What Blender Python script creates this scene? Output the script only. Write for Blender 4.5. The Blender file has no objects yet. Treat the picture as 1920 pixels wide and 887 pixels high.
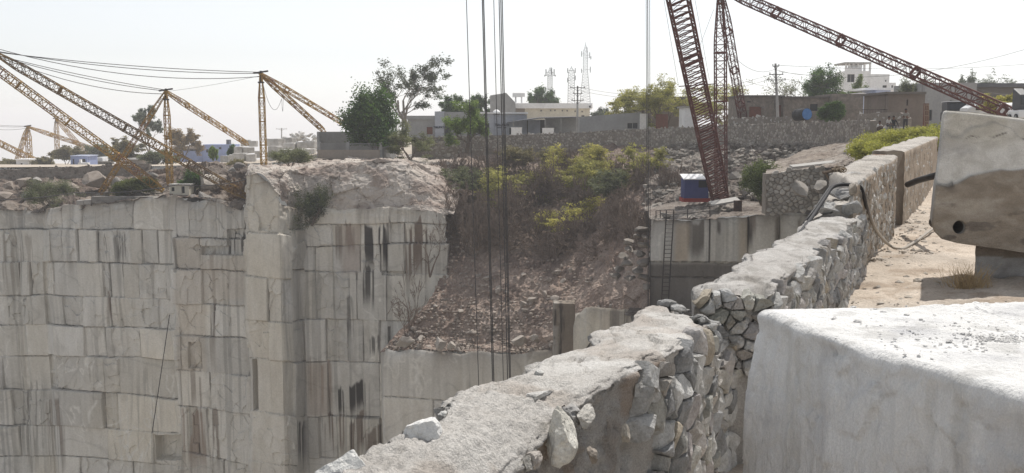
import bpy, bmesh, math, random
import numpy as np
from mathutils import Vector, Matrix

R = math.radians
SC = bpy.context.scene
COL = SC.collection

# ------------------------------------------------------------------ camera
F, CX, CY, HY, EYE = 1900.0, 960.0, 443.5, 240.0, 2.6
PITCH = math.atan((CY - HY) / F)
cam_d = bpy.data.cameras.new('camera')
cam = bpy.data.objects.new('camera', cam_d)
COL.objects.link(cam)
cam.location = (0, 0, EYE)
cam.rotation_euler = (math.pi / 2 - PITCH, 0, 0)
cam_d.sensor_width = 36.0
cam_d.lens = 36.0 * F / 1920.0
cam_d.clip_start = 0.1
cam_d.clip_end = 6000
SC.camera = cam

# ------------------------------------------------------------------ light
SUN_AZ, SUN_EL = R(30), R(60)          # azimuth clockwise from +Y (towards +X)
world = bpy.data.worlds.new('World')
SC.world = world
world.use_nodes = True
wn = world.node_tree
wn.nodes.clear()
sky = wn.nodes.new('ShaderNodeTexSky')
sky.sky_type = 'NISHITA'
sky.sun_disc = False
sky.sun_elevation = SUN_EL
sky.sun_rotation = SUN_AZ
sky.altitude = 300
sky.air_density = 1.0
sky.dust_density = 0.7
sky.ozone_density = 1.0
hs = wn.nodes.new('ShaderNodeHueSaturation')
hs.inputs['Saturation'].default_value = 0.22
bg = wn.nodes.new('ShaderNodeBackground')
bg.inputs['Strength'].default_value = 0.102
wo = wn.nodes.new('ShaderNodeOutputWorld')
wn.links.new(sky.outputs[0], hs.inputs['Color'])
wn.links.new(hs.outputs[0], bg.inputs[0])
wn.links.new(bg.outputs[0], wo.inputs[0])

sun_d = bpy.data.lights.new('sun', 'SUN')
sun_d.energy = 2.9
sun_d.angle = R(0.6)
sun_d.color = (1.0, 0.95, 0.88)
sun = bpy.data.objects.new('sun', sun_d)
COL.objects.link(sun)
sv = Vector((math.sin(SUN_AZ) * math.cos(SUN_EL), math.cos(SUN_AZ) * math.cos(SUN_EL), math.sin(SUN_EL)))
sun.rotation_euler = sv.to_track_quat('Z', 'Y').to_euler()

SC.view_settings.view_transform = 'Standard'
SC.view_settings.look = 'None'
SC.view_settings.exposure = 0.52
SC.view_settings.gamma = 1.0
SC.view_settings.use_curve_mapping = False
SC.render.engine = 'CYCLES'
SC.cycles.max_bounces = 6
SC.cycles.diffuse_bounces = 3
SC.cycles.transparent_max_bounces = 6
SC.cycles.volume_bounces = 1

# ------------------------------------------------------------------ helpers
CP, SP = math.cos(PITCH), math.sin(PITCH)


def at(px, py, Y):
    """World point seen at photo pixel (px,py) lying Y metres ahead."""
    xr = (px - CX) / F
    yr = -(py - CY) / F
    dy = CP + SP * yr
    dz = -SP + CP * yr
    k = Y / dy
    return Vector((xr * k, Y, EYE + dz * k))


def gz(px, py, z):
    """World point at photo pixel lying at height z."""
    xr = (px - CX) / F
    yr = -(py - CY) / F
    dy = CP + SP * yr
    dz = -SP + CP * yr
    k = (z - EYE) / dz
    return Vector((xr * k, dy * k, z))


def proj(P):
    P = np.asarray(P, float)
    zz = P[..., 2] - EYE
    dep = P[..., 1] * CP - zz * SP
    up = P[..., 1] * SP + zz * CP
    return CX + F * P[..., 0] / dep, CY - F * up / dep


def _hash(ix, iy, iz, seed):
    h = (ix.astype(np.int64) * 374761393 + iy.astype(np.int64) * 668265263 + iz.astype(np.int64) * 2147483647 + seed * 1274126177) & 0xFFFFFFFF
    h = ((h ^ (h >> 13)) * 1274126177) & 0xFFFFFFFF
    h = ((h ^ (h >> 16)) * 2246822519) & 0xFFFFFFFF
    h = h ^ (h >> 15)
    return (h & 0xFFFFFF) / float(0xFFFFFF) * 2 - 1


def vnoise(P, seed=0):
    P = np.asarray(P, float)
    I = np.floor(P)
    f = P - I
    u = f * f * f * (f * (f * 6 - 15) + 10)
    I = I.astype(np.int64)
    x, y, z = I[..., 0], I[..., 1], I[..., 2]
    ux, uy, uz = u[..., 0], u[..., 1], u[..., 2]
    def L(a, b, t): return a + (b - a) * t
    c = [[[_hash(x + i, y + j, z + k, seed) for k in (0, 1)] for j in (0, 1)] for i in (0, 1)]
    a = L(L(c[0][0][0], c[1][0][0], ux), L(c[0][1][0], c[1][1][0], ux), uy)
    b = L(L(c[0][0][1], c[1][0][1], ux), L(c[0][1][1], c[1][1][1], ux), uy)
    return L(a, b, uz)


def fbm(P, octv=4, seed=0, gain=0.5):
    P = np.asarray(P, float)
    s = np.zeros(P.shape[:-1])
    a, t = 1.0, 0.0
    for o in range(octv):
        s += a * vnoise(P * (2.03 ** o) + o * 17.3, seed + o)
        t += a
        a *= gain
    return s / t


def facet(P, sc, seed=0, tilt=0.6, jump=0.35):
    """faceted offset: every point takes the tilted plane of its nearest random seed (broken-rock look)."""
    P = np.asarray(P, float) * sc
    sh = P.shape[:-1]
    P = P.reshape(-1, 3)
    I = np.floor(P).astype(np.int64)
    best = np.full(len(P), 1e9)
    val = np.zeros(len(P))
    for dx in (-1, 0, 1):
        for dy in (-1, 0, 1):
            for dz in (-1, 0, 1):
                J = I + (dx, dy, dz)
                h = [_hash(J[:, 0], J[:, 1], J[:, 2], seed + k) for k in range(7)]
                C = J + 0.5 + 0.45 * np.stack(h[:3], 1)
                d = P - C
                q = (d ** 2).sum(1)
                m = q < best
                best = np.where(m, q, best)
                val = np.where(m, tilt * (d * np.stack(h[3:6], 1)).sum(1) + jump * h[6], val)
    return val.reshape(sh)


def sst(a, b, x):
    t = np.clip((np.asarray(x, float) - a) / (b - a + 1e-12), 0, 1)
    return t * t * (3 - 2 * t)


def link(o, parent=None):
    COL.objects.link(o)
    if parent is not None:
        o.parent = parent
    return o


def tag(o, label=None, cat=None, group=None, kind=None):
    if label: o['label'] = label
    if cat: o['category'] = cat
    if group: o['group'] = group
    if kind: o['kind'] = kind
    return o


def empty(name, loc=(0, 0, 0), rz=0.0):
    o = bpy.data.objects.new(name, None)
    o.empty_display_size = 0.2
    o.location = loc
    o.rotation_euler = (0, 0, rz)
    return link(o)


def copy_tree(o, parent=None):
    c = o.copy()
    COL.objects.link(c)
    if parent is not None:
        c.parent = parent
    for ch in list(o.children):
        copy_tree(ch, c)
    return c


def np_mesh(name, V, faces, mat=None, parent=None, col=None, smooth=False):
    """faces: (n,k) int array or list of tuples. col: (nv,3|4) per-vertex colour."""
    me = bpy.data.meshes.new(name)
    V = np.asarray(V, np.float32)
    if isinstance(faces, np.ndarray):
        n, k = faces.shape
        me.vertices.add(len(V))
        me.vertices.foreach_set('co', V.ravel())
        me.loops.add(n * k)
        me.loops.foreach_set('vertex_index', faces.astype(np.int32).ravel())
        me.polygons.add(n)
        me.polygons.foreach_set('loop_start', np.arange(0, n * k, k, dtype=np.int32))
        me.polygons.foreach_set('loop_total', np.full(n, k, np.int32))
        me.update(calc_edges=True)
    else:
        me.from_pydata([tuple(v) for v in V], [], faces)
        me.update()
    me.polygons.foreach_set('use_smooth', np.full(len(me.polygons), bool(smooth)))
    if col is not None:
        col = np.asarray(col, np.float32)
        if col.shape[1] == 3:
            col = np.concatenate([col, np.ones((len(col), 1), np.float32)], 1)
        ca = me.color_attributes.new('Col', 'FLOAT_COLOR', 'POINT')
        ca.data.foreach_set('color', col.ravel())
    if mat is not None:
        me.materials.append(mat)
    o = bpy.data.objects.new(name, me)
    return link(o, parent)


def grid_faces(nv, nu, off=0):
    i = np.arange(nv - 1)[:, None] * nu + np.arange(nu - 1)[None, :]
    i = i.ravel() + off
    return np.stack([i, i + 1, i + nu + 1, i + nu], 1)


def cr(ctrl, n):
    """Catmull-Rom along axis 0 to n samples."""
    c = np.asarray(ctrl, float)
    m = len(c)
    if m == 2:
        t = np.linspace(0, 1, n).reshape((-1,) + (1,) * (c.ndim - 1))
        return c[0] * (1 - t) + c[1] * t
    e = np.concatenate([[2 * c[0] - c[1]], c, [2 * c[-1] - c[-2]]], 0)
    x = np.linspace(0, m - 1 - 1e-9, n)
    i = np.floor(x).astype(int)
    t = (x - i).reshape((-1,) + (1,) * (c.ndim - 1))
    p0, p1, p2, p3 = e[i], e[i + 1], e[i + 2], e[i + 3]
    return 0.5 * (2 * p1 + (p2 - p0) * t + (2 * p0 - 5 * p1 + 4 * p2 - p3) * t ** 2 + (3 * p1 - p0 - 3 * p2 + p3) * t ** 3)


def patch(ctrl, nu, nv):
    g = cr(np.asarray(ctrl, float), nv)
    return np.swapaxes(cr(np.swapaxes(g, 0, 1), nu), 0, 1)


def gnormals(G):
    du = np.gradient(G, axis=1)
    dv = np.gradient(G, axis=0)
    n = np.cross(du, dv)
    return n / (np.linalg.norm(n, axis=2, keepdims=True) + 1e-9)


def grid_obj(name, G, mat, col=None, parent=None, smooth=True):
    nv, nu, _ = G.shape
    return np_mesh(name, G.reshape(-1, 3), grid_faces(nv, nu), mat, parent,
                   None if col is None else col.reshape(nv * nu, -1), smooth)


class MB:
    """Collects solids into one mesh."""
    def __init__(self):
        self.v, self.f, self.c = [], [], []
        self.n = 0

    def add(self, V, Fc, col=None):
        V = np.asarray(V, float)
        self.v.append(V)
        self.f += [tuple(int(i) + self.n for i in f) for f in Fc]
        if col is not None:
            col = np.asarray(col, float)
            if col.ndim == 1:
                col = np.tile(col, (len(V), 1))
            self.c.append(col)
        self.n += len(V)

    def box(self, c, s, rz=0.0, M=None, col=None):
        x, y, z = s[0] / 2, s[1] / 2, s[2] / 2
        V = np.array([(-x, -y, -z), (x, -y, -z), (x, y, -z), (-x, y, -z), (-x, -y, z), (x, -y, z), (x, y, z), (-x, y, z)])
        if M is not None:
            V = V @ np.array(M).T
        if rz:
            a, b = math.cos(rz), math.sin(rz)
            V = V @ np.array([[a, b, 0], [-b, a, 0], [0, 0, 1]])
        self.add(V + np.array(c), [(0, 3, 2, 1), (4, 5, 6, 7), (0, 1, 5, 4), (1, 2, 6, 5), (2, 3, 7, 6), (3, 0, 4, 7)], col)

    def bar(self, a, b, r, n=4, r2=None, col=None, cap=True):
        a, b = np.array(a, float), np.array(b, float)
        d = b - a
        L = np.linalg.norm(d)
        if L < 1e-6: return
        d /= L
        u = np.cross(d, (0, 0, 1.0) if abs(d[2]) < 0.95 else (0, 1.0, 0))
        u /= np.linalg.norm(u)
        w = np.cross(d, u)
        t = np.arange(n) * 2 * math.pi / n + math.pi / 4
        ring = np.cos(t)[:, None] * u + np.sin(t)[:, None] * w
        r2 = r if r2 is None else r2
        V = np.concatenate([a + ring * r, b + ring * r2])
        Fc = [(i, (i + 1) % n, n + (i + 1) % n, n + i) for i in range(n)]
        if cap:
            Fc += [tuple(range(n - 1, -1, -1)), tuple(range(n, 2 * n))]
        self.add(V, Fc, col)

    def tube(self, pts, rad, n=6, col=None):
        pts = np.asarray(pts, float)
        m = len(pts)
        rad = np.broadcast_to(np.asarray(rad, float), (m,))
        T = np.gradient(pts, axis=0)
        T /= np.linalg.norm(T, axis=1, keepdims=True) + 1e-9
        ref = np.array((0.31, 0.17, 0.93)) if abs(T[:, 2]).mean() < 0.85 else np.array((0.1, 0.97, 0.05))
        U = np.cross(T, ref)
        U /= np.linalg.norm(U, axis=1, keepdims=True) + 1e-9
        W = np.cross(T, U)
        t = np.arange(n) * 2 * math.pi / n
        V = pts[:, None] + rad[:, None, None] * (np.cos(t)[None, :, None] * U[:, None] + np.sin(t)[None, :, None] * W[:, None])
        Fc = []
        for i in range(m - 1):
            for j in range(n):
                k = (j + 1) % n
                Fc.append((i * n + j, i * n + k, (i + 1) * n + k, (i + 1) * n + j))
        Fc += [tuple(range(n - 1, -1, -1)), tuple((m - 1) * n + j for j in range(n))]
        self.add(V.reshape(-1, 3), Fc, col)

    def prism(self, poly, axis0, axis1, depthv, origin=(0, 0, 0), col=None):
        """poly (u,v) extruded along depthv."""
        o = np.array(origin, float)
        a0, a1, d = np.array(axis0, float), np.array(axis1, float), np.array(depthv, float)
        P = np.array([o + u * a0 + v * a1 for u, v in poly])
        n = len(P)
        V = np.concatenate([P, P + d])
        Fc = [tuple(range(n)), tuple(range(2 * n - 1, n - 1, -1))]
        Fc += [(i, n + i, n + (i + 1) % n, (i + 1) % n) for i in range(n)]
        self.add(V, Fc, col)

    def build(self, name, mat, parent=None, smooth=False, loc=None):
        V = np.concatenate(self.v) if self.v else np.zeros((0, 3))
        if loc is not None:
            V = V - np.array(loc)
        ks = set(len(f) for f in self.f)
        fa = np.array(self.f) if len(ks) == 1 else self.f
        o = np_mesh(name, V, fa, mat, parent, np.concatenate(self.c) if self.c else None, smooth)
        if loc is not None and parent is None:
            o.location = loc
        return o


_ico = {}


def ico(sub):
    if sub not in _ico:
        bm = bmesh.new()
        bmesh.ops.create_icosphere(bm, subdivisions=sub, radius=1.0)
        bm.verts.ensure_lookup_table()
        _ico[sub] = (np.array([v.co[:] for v in bm.verts]), np.array([[v.index for v in f.verts] for f in bm.faces]))
        bm.free()
    return _ico[sub]


def rock(seed, sub=3, cuts=9, rough=0.05, depth=(0.34, 0.74)):
    """Unit boulder: sphere cut by random planes, then roughened."""
    rng = np.random.default_rng(seed)
    V, Fc = ico(sub)
    V = V.copy()
    for k in range(cuts + 4):
        n = rng.normal(size=3)
        n /= np.linalg.norm(n)
        d = rng.uniform(*depth)
        V -= np.maximum(0, V @ n - d)[:, None] * n
    V += (rough * 0.5 * fbm(V * 5 + seed * 3.1, 3, seed) + rough * 1.1 * facet(V + seed * 1.7, 2.4, seed))[:, None] * V / (np.linalg.norm(V, axis=1, keepdims=True) + 1e-6)
    return V, Fc


def add_rock(mb, c, s, seed, rz=0.0, sub=2, cuts=9, rough=0.05, col=None):
    V, Fc = rock(seed, sub, cuts, rough)
    V = V * np.array(s)
    a, b = math.cos(rz), math.sin(rz)
    V = V @ np.array([[a, b, 0], [-b, a, 0], [0, 0, 1]]) + np.array(c)
    mb.add(V, Fc, col)


# ------------------------------------------------------------------ materials
def _n(nt, t, **kw):
    n = nt.nodes.new(t)
    for k, v in kw.items():
        if k in n.inputs: n.inputs[k].default_value = v
        else: setattr(n, k, v)
    return n


def mat(name, c1, c2=None, scale=2.0, stretch=(1, 1, 1), detail=6, dist=0.0, lo=0.35, hi=0.65, c3=None, s3=0.4, lo3=0.55, hi3=0.7,
        bump=0.3, bscale=12.0, bdist=0.05, rough=0.9, attr=False, fine=0.25, fscale=30.0, metal=0.0, trans=0.0, spec=0.3, coords='Object'):
    m = bpy.data.materials.new(name)
    m.use_nodes = True
    nt = m.node_tree
    L = nt.links.new
    b = nt.nodes['Principled BSDF']
    b.inputs['Roughness'].default_value = rough
    b.inputs['Metallic'].default_value = metal
    b.inputs['Specular IOR Level'].default_value = spec
    tc = _n(nt, 'ShaderNodeTexCoord')
    mp = _n(nt, 'ShaderNodeMapping')
    mp.inputs['Scale'].default_value = stretch
    L(tc.outputs[coords], mp.inputs[0])
    n1 = _n(nt, 'ShaderNodeTexNoise', Scale=scale, Detail=detail, Roughness=0.6, Distortion=dist)
    L(mp.outputs[0], n1.inputs['Vector'])
    rp = _n(nt, 'ShaderNodeMapRange')
    rp.inputs['From Min'].default_value = lo
    rp.inputs['From Max'].default_value = hi
    L(n1.outputs['Fac'], rp.inputs[0])
    mx = _n(nt, 'ShaderNodeMix', data_type='RGBA')
    mx.inputs[6].default_value = (*c1, 1)
    mx.inputs[7].default_value = (*(c2 or c1), 1)
    L(rp.outputs[0], mx.inputs[0])
    out = mx.outputs[2]
    if c3 is not None:
        n3 = _n(nt, 'ShaderNodeTexNoise', Scale=s3, Detail=5, Roughness=0.65)
        L(tc.outputs[coords], n3.inputs['Vector'])
        r3 = _n(nt, 'ShaderNodeMapRange')
        r3.inputs['From Min'].default_value = lo3
        r3.inputs['From Max'].default_value = hi3
        L(n3.outputs['Fac'], r3.inputs[0])
        m3 = _n(nt, 'ShaderNodeMix', data_type='RGBA')
        L(r3.outputs[0], m3.inputs[0])
        L(out, m3.inputs[6])
        m3.inputs[7].default_value = (*c3, 1)
        out = m3.outputs[2]
    if attr:
        ca = _n(nt, 'ShaderNodeVertexColor', layer_name='Col')
        ma = _n(nt, 'ShaderNodeMix', data_type='RGBA', blend_type='MULTIPLY')
        ma.inputs[0].default_value = 1.0
        L(out, ma.inputs[6])
        L(ca.outputs[0], ma.inputs[7])
        out = ma.outputs[2]
    if fine > 0:
        nf = _n(nt, 'ShaderNodeTexNoise', Scale=fscale, Detail=4, Roughness=0.7)
        L(tc.outputs[coords], nf.inputs['Vector'])
        rf = _n(nt, 'ShaderNodeMapRange')
        rf.inputs['From Min'].default_value = 0.25
        rf.inputs['From Max'].default_value = 0.75
        rf.inputs['To Min'].default_value = 1 - fine
        rf.inputs['To Max'].default_value = 1 + fine
        L(nf.outputs['Fac'], rf.inputs[0])
        mf = _n(nt, 'ShaderNodeVectorMath', operation='SCALE')
        L(out, mf.inputs[0])
        L(rf.outputs[0], mf.inputs['Scale'])
        out = mf.outputs[0]
    L(out, b.inputs['Base Color'])
    if bump > 0:
        nb = _n(nt, 'ShaderNodeTexNoise', Scale=bscale, Detail=6, Roughness=0.65)
        L(mp.outputs[0] if stretch != (1, 1, 1) else tc.outputs[coords], nb.inputs['Vector'])
        bp = _n(nt, 'ShaderNodeBump', Strength=bump, Distance=bdist)
        L(nb.outputs['Fac'], bp.inputs['Height'])
        L(bp.outputs[0], b.inputs['Normal'])
    if trans > 0:
        t = _n(nt, 'ShaderNodeBsdfTranslucent')
        L(out, t.inputs[0])
        ms = _n(nt, 'ShaderNodeMixShader')
        ms.inputs[0].default_value = trans
        L(b.outputs[0], ms.inputs[1])
        L(t.outputs[0], ms.inputs[2])
        L(ms.outputs[0], nt.nodes['Material Output'].inputs[0])
    return m


W1 = (1, 1, 1)
M = {}
M['quarry'] = mat('quarry_marble', (1, 1, 1), (0.86, 0.85, 0.83), scale=1.1, stretch=(1, 1, 0.25), attr=True, bump=0.55, bscale=2.5, bdist=0.12, fine=0.14, fscale=6, rough=0.85)
M['slab_rock'] = mat('slab_marble', (1.04, 1.04, 1.04), (0.80, 0.79, 0.77), scale=3.5, stretch=(1, 1, 1.6), dist=0.6, attr=True, bump=0.8, bscale=26, bdist=0.03, fine=0.2, fscale=55, rough=0.8)
M['soil'] = mat('red_soil', (1, 1, 1), (0.72, 0.68, 0.66), scale=0.6, attr=True, bump=0.8, bscale=2.2, bdist=0.25, fine=0.35, fscale=5)
M['ground'] = mat('dusty_ground', (0.50, 0.44, 0.37), (0.38, 0.325, 0.265), scale=0.15, c3=(0.42, 0.38, 0.32), s3=0.05, bump=0.5, bscale=3, bdist=0.1, fine=0.2, fscale=4)
M['path'] = mat('dusty_path', (0.57, 0.515, 0.45), (0.43, 0.38, 0.325), scale=1.1, c3=(0.64, 0.59, 0.53), s3=0.5, bump=0.9, bscale=7, bdist=0.06, fine=0.3, fscale=28, attr=True)
M['mortar'] = mat('wall_mortar', (0.50, 0.485, 0.46), (0.41, 0.39, 0.365), scale=2.5, c3=(0.55, 0.54, 0.52), s3=1.3, bump=1.0, bscale=55, bdist=0.022, fine=0.34, fscale=75, attr=True)
M['stone'] = mat('rubble_stone', (1.05, 1.05, 1.05), (0.68, 0.67, 0.65), scale=5, attr=True, bump=1.0, bscale=20, bdist=0.045, fine=0.26, fscale=45)
M['stone_far'] = mat('rubble_stone_far', (1, 1, 1), (0.8, 0.78, 0.75), scale=1.5, attr=True, bump=0.3, bscale=6, bdist=0.05, fine=0.2, fscale=9)
M['mortar_far'] = mat('rubble_mortar_far', (0.20, 0.175, 0.15), (0.27, 0.24, 0.21), scale=0.8, bump=0.4, bscale=5, fine=0.25, fscale=8)
M['white_marble'] = mat('white_marble', (0.84, 0.84, 0.83), (0.75, 0.745, 0.73), scale=1.6, stretch=(1, 1, 0.35), c3=(0.57, 0.57, 0.58), s3=1.9, lo3=0.54, hi3=0.74, attr=True, bump=0.85, bscale=38, bdist=0.035, fine=0.15, fscale=90, rough=0.75)
M['rust_red'] = mat('red_oxide_steel', (0.095, 0.030, 0.025), (0.14, 0.05, 0.038), scale=3, bump=0.1, fine=0.25, fscale=9, rough=0.7)
M['yellow'] = mat('weathered_yellow_steel', (0.40, 0.235, 0.04), (0.24, 0.14, 0.04), scale=0.7, c3=(0.22, 0.10, 0.05), s3=0.5, lo3=0.54, hi3=0.62, bump=0.1, fine=0.2, fscale=5, rough=0.7)
M['dark_steel'] = mat('oily_dark_steel', (0.035, 0.033, 0.033), (0.075, 0.06, 0.05), scale=2, bump=0.1, fine=0.2, rough=0.6)
M['black'] = mat('black_rubber', (0.018, 0.018, 0.02), (0.035, 0.034, 0.034), scale=4, bump=0.1, fine=0.15, rough=0.55)
M['cable'] = mat('greasy_wire_rope', (0.05, 0.047, 0.046), (0.075, 0.07, 0.068), scale=3, bump=0.0, fine=0.1, rough=0.6)
# ================================================================== TERRAIN
def lerp3(a, b, t):
    t = np.asarray(t)[..., None]
    return np.asarray(a) * (1 - t) + np.asarray(b) * t


def plumb(P):
    """photo column of the point when slid vertically to a reference level (undoes the lean of verticals)."""
    Q = np.array(P, float)
    Q[..., 2] = -8.0
    return proj(Q)[0]


def quarry_face(name, plan, rim, zbot, sections, stains=(), ds=0.095, seed=1, base=(0.64, 0.622, 0.582), rough_top=0.0, wet=(), offs=0.26, tone_zones=()):
    """Sawn bench face: a dense height field along a plan polyline, split into blocks by courses and joints."""
    pts = np.array([at(px, 430, d)[:2] for px, d in plan])
    seg = np.linalg.norm(np.diff(pts, axis=0), axis=1)
    S = np.concatenate([[0], np.cumsum(seg)])
    n = int(S[-1] / ds) + 1
    s = np.linspace(0, S[-1], n)
    XY = np.stack([np.interp(s, S, pts[:, 0]), np.interp(s, S, pts[:, 1])], 1)
    tang = np.gradient(XY, axis=0)
    tang /= np.linalg.norm(tang, axis=1, keepdims=True)
    nor = np.stack([tang[:, 1], -tang[:, 0]], 1)
    P0 = np.concatenate([XY, np.full((n, 1), -8.0)], 1)
    pxs = proj(P0)[0]
    rp, ry = zip(*rim)
    ytop = np.interp(pxs, rp, ry)
    ztop = np.array([at(a, b, c)[2] for a, b, c in zip(pxs, ytop, XY[:, 1])])
    ztop = ztop + 0.35 * fbm(np.stack([s * 0.5, s * 0, s * 0], 1), 4, seed)
    m = int((ztop.max() - zbot) / ds) + 1
    t = np.linspace(0, 1, m)
    Z = ztop[None, :] + (zbot - ztop[None, :]) * t[:, None]
    G = np.zeros((m, n, 3))
    G[..., 0] = XY[None, :, 0]
    G[..., 1] = XY[None, :, 1]
    G[..., 2] = Z
    PX = np.broadcast_to(pxs[None, :], (m, n))
    PY = proj(G)[1]
    SS = np.broadcast_to(s[None, :], (m, n))
    wob = 3.0 * fbm(np.stack([SS * 0.25, Z * 0.25, SS * 0], -1), 3, seed + 5)
    off = np.zeros((m, n))
    tone = np.ones((m, n))
    warm = np.zeros((m, n))
    gro = np.zeros((m, n))
    brk = np.zeros((m, n))
    rng = np.random.default_rng(seed)
    for (xa, xb, courses) in sections:
        insec = (PX >= xa) & (PX < xb)
        for ci, (yl, yr, joints) in enumerate(courses):
            # course from this line down to the next
            u = np.clip((PX - xa) / max(1, xb - xa), 0, 1)
            y0 = yl + (yr - yl) * u
            if ci + 1 < len(courses):
                y1 = courses[ci + 1][0] + (courses[ci + 1][1] - courses[ci + 1][0]) * u
            else:
                y1 = y0 + 2000
            inc = insec & (PY + wob >= y0) & (PY + wob < y1)
            ym = 0.5 * (yl + (courses[ci + 1][0] if ci + 1 < len(courses) else yl + 60))
            js = []
            for j in joints:
                p = at(j, ym, np.interp(j, [p_[0] for p_ in plan], [p_[1] for p_ in plan]))
                js.append(float(plumb(np.array(p))))
            js = np.array(sorted(js)) if js else np.zeros(0)
            idx = np.searchsorted(js, PX + 0.35 * wob) if len(js) else np.zeros((m, n), int)
            ro = rng.uniform(-offs, offs, len(js) + 1)
            rt = rng.uniform(0.83, 1.10, len(js) + 1)
            rw = rng.uniform(0, 1, len(js) + 1)
            jd = rng.uniform(0.2, 1.0, len(js) + 1)
            eb = np.concatenate([[PX[insec].min() if insec.any() else xa], js, [PX[insec].max() if insec.any() else xb]])
            lu = (PX - eb[idx]) / np.maximum(eb[idx + 1] - eb[idx], 2) - 0.5
            lw_ = (PY - y0) / np.maximum(y1 - y0, 5) - 0.5
            t1, t2 = rng.uniform(-0.30, 0.30, len(js) + 1), rng.uniform(-0.30, 0.22, len(js) + 1)
            br = (rng.random(len(js) + 1) < 0.35) * rng.uniform(0.5, 1.0, len(js) + 1)
            k_ = offs / 0.26
            off = np.where(inc, ro[idx] + k_ * (t1[idx] * np.clip(lu, -1, 1) + t2[idx] * np.clip(lw_, -1, 1)), off)
            brk = np.where(inc, k_ * br[idx], brk)
            tone = np.where(inc, rt[idx], tone)
            warm = np.where(inc, rw[idx], warm)
            hw = 1.5
            lw = 0.62 + 1.1 * fbm(np.stack([SS * 0.15 + ci * 9, Z * 0, SS * 0], -1), 2, seed + 11)
            g = np.clip(1 - np.abs(PY + wob - y0) / hw, 0, 1) * np.clip(lw, 0, 1)
            gro = np.where(insec, np.maximum(gro, g), gro)
            for k, j in enumerate(js):
                g = np.clip(1 - np.abs(PX + 0.35 * wob - j) / hw, 0, 1) * jd[k]
                gro = np.where(inc, np.maximum(gro, g), gro)
    nz = 0.10 * fbm(np.stack([SS * 0.5, Z * 0.3, SS * 0], -1), 5, seed + 2) + 0.22 * fbm(np.stack([SS * 0.12, Z * 0.12, SS * 0], -1), 3, seed + 3)
    D = off + nz - 0.30 * gro + brk * 0.30 * facet(np.stack([SS, Z * 0.8, SS * 0], -1), 0.8, seed + 70, 0.7, 0.3)
    topd = ztop[None, :] - Z
    D -= 0.35 * np.exp(-topd / 0.35)
    if rough_top > 0:
        k = np.exp(-topd / rough_top)
        D += k * 0.6 * fbm(np.stack([SS * 0.4, Z * 0.6, SS * 0], -1), 4, seed + 8)
    for (xa, xb, ya, yb, dd) in wet:
        D += dd * ((PX > xa) & (PX < xb) & (PY > ya) & (PY < yb))
    G[..., 0] += D * nor[None, :, 0]
    G[..., 1] += D * nor[None, :, 1]
    # ---- stone colour and painted side shade: block tone, veins, drip stains, soil washed from the rim
    c = lerp3(base, (base[0] * 1.16, base[1] * 1.10, base[2] * 0.98), np.clip(0.5 * warm + 0.9 * fbm(np.stack([SS * 0.08, Z * 0.07, SS * 0], -1), 3, seed + 21), 0, 1))
    c = c * tone[..., None]
    w = fbm(np.stack([SS * 0.2, Z * 0.2, SS * 0], -1), 3, seed + 31) * 0.6
    v = np.abs(fbm(np.stack([SS * 0.33 + w, Z * 0.16 + w * 0.7, SS * 0 + 3], -1), 4, seed + 32))
    patchy = sst(-0.05, 0.3, fbm(np.stack([SS * 0.1, Z * 0.1, SS * 0], -1), 3, seed + 33))
    c = lerp3(c, (0.80, 0.78, 0.73), 0.85 * np.clip(1 - v / 0.04, 0, 1) * patchy)
    c = lerp3(c, c * 0.72, np.clip(1 - np.abs(fbm(np.stack([SS * 0.2 - w, Z * 0.3 + w, SS * 0 + 7], -1), 3, seed + 35)) / 0.05, 0, 1) * 0.6)
    st = fbm(np.stack([SS * 3.1, Z * 0.05, SS * 0], -1), 4, seed + 41)
    s2 = fbm(np.stack([SS * 0.35, Z * 0.06, SS * 0], -1), 3, seed + 42)
    c = c * (1 - 0.27 * sst(0.04, 0.2, st) * sst(-0.15, 0.25, s2))[..., None]
    c = lerp3(c, (0.70, 0.68, 0.63), 0.5 * sst(0.12, 0.3, -st) * sst(-0.1, 0.3, -s2))
    st2 = fbm(np.stack([SS * 3.4 + 40, Z * 0.045, SS * 0], -1), 3, seed + 45)
    for (xa, xb, ya, yb, a, ccol, dens) in stains:
        ragged = (PY - ya) + 26 * fbm(np.stack([SS * 1.6, SS * 0, SS * 0 + ya], -1), 3, seed + 46)
        mk = sst(xa - 3, xa + 3, PX) * (1 - sst(xb - 3, xb + 3, PX)) * sst(-2, 5, ragged) * (1 - sst((yb - ya) * 0.55, (yb - ya) * 1.05, ragged))
        lin = sst(0.16 - dens * 0.5, 0.22 - dens * 0.42, st2)
        c = lerp3(c, ccol, np.clip(a * mk * lin, 0, 1))
    for (xa, xb, ya, yb, a, ccol) in tone_zones:
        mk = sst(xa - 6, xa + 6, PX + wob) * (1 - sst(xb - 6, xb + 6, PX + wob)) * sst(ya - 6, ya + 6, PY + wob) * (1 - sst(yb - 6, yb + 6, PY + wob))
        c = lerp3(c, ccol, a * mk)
    soil = np.exp(-topd / 0.9) * (0.5 + 0.8 * fbm(np.stack([SS * 0.6, Z * 0.2, SS * 0], -1), 3, seed + 51))
    c = lerp3(c, (0.24, 0.19, 0.15), np.clip(soil, 0, 0.7))
    c = lerp3(c, (0.05, 0.045, 0.04), np.clip(gro * gro * 0.85, 0, 0.66))
    o = grid_obj(name, G, M['quarry'], np.clip(c, 0.01, 0.9), smooth=False)
    tag(o, kind='structure')
    return o


DK = (0.045, 0.040, 0.036)
BR = (0.17, 0.125, 0.095)
RU = (0.27, 0.19, 0.14)
WH = (0.60, 0.58, 0.54)

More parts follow.
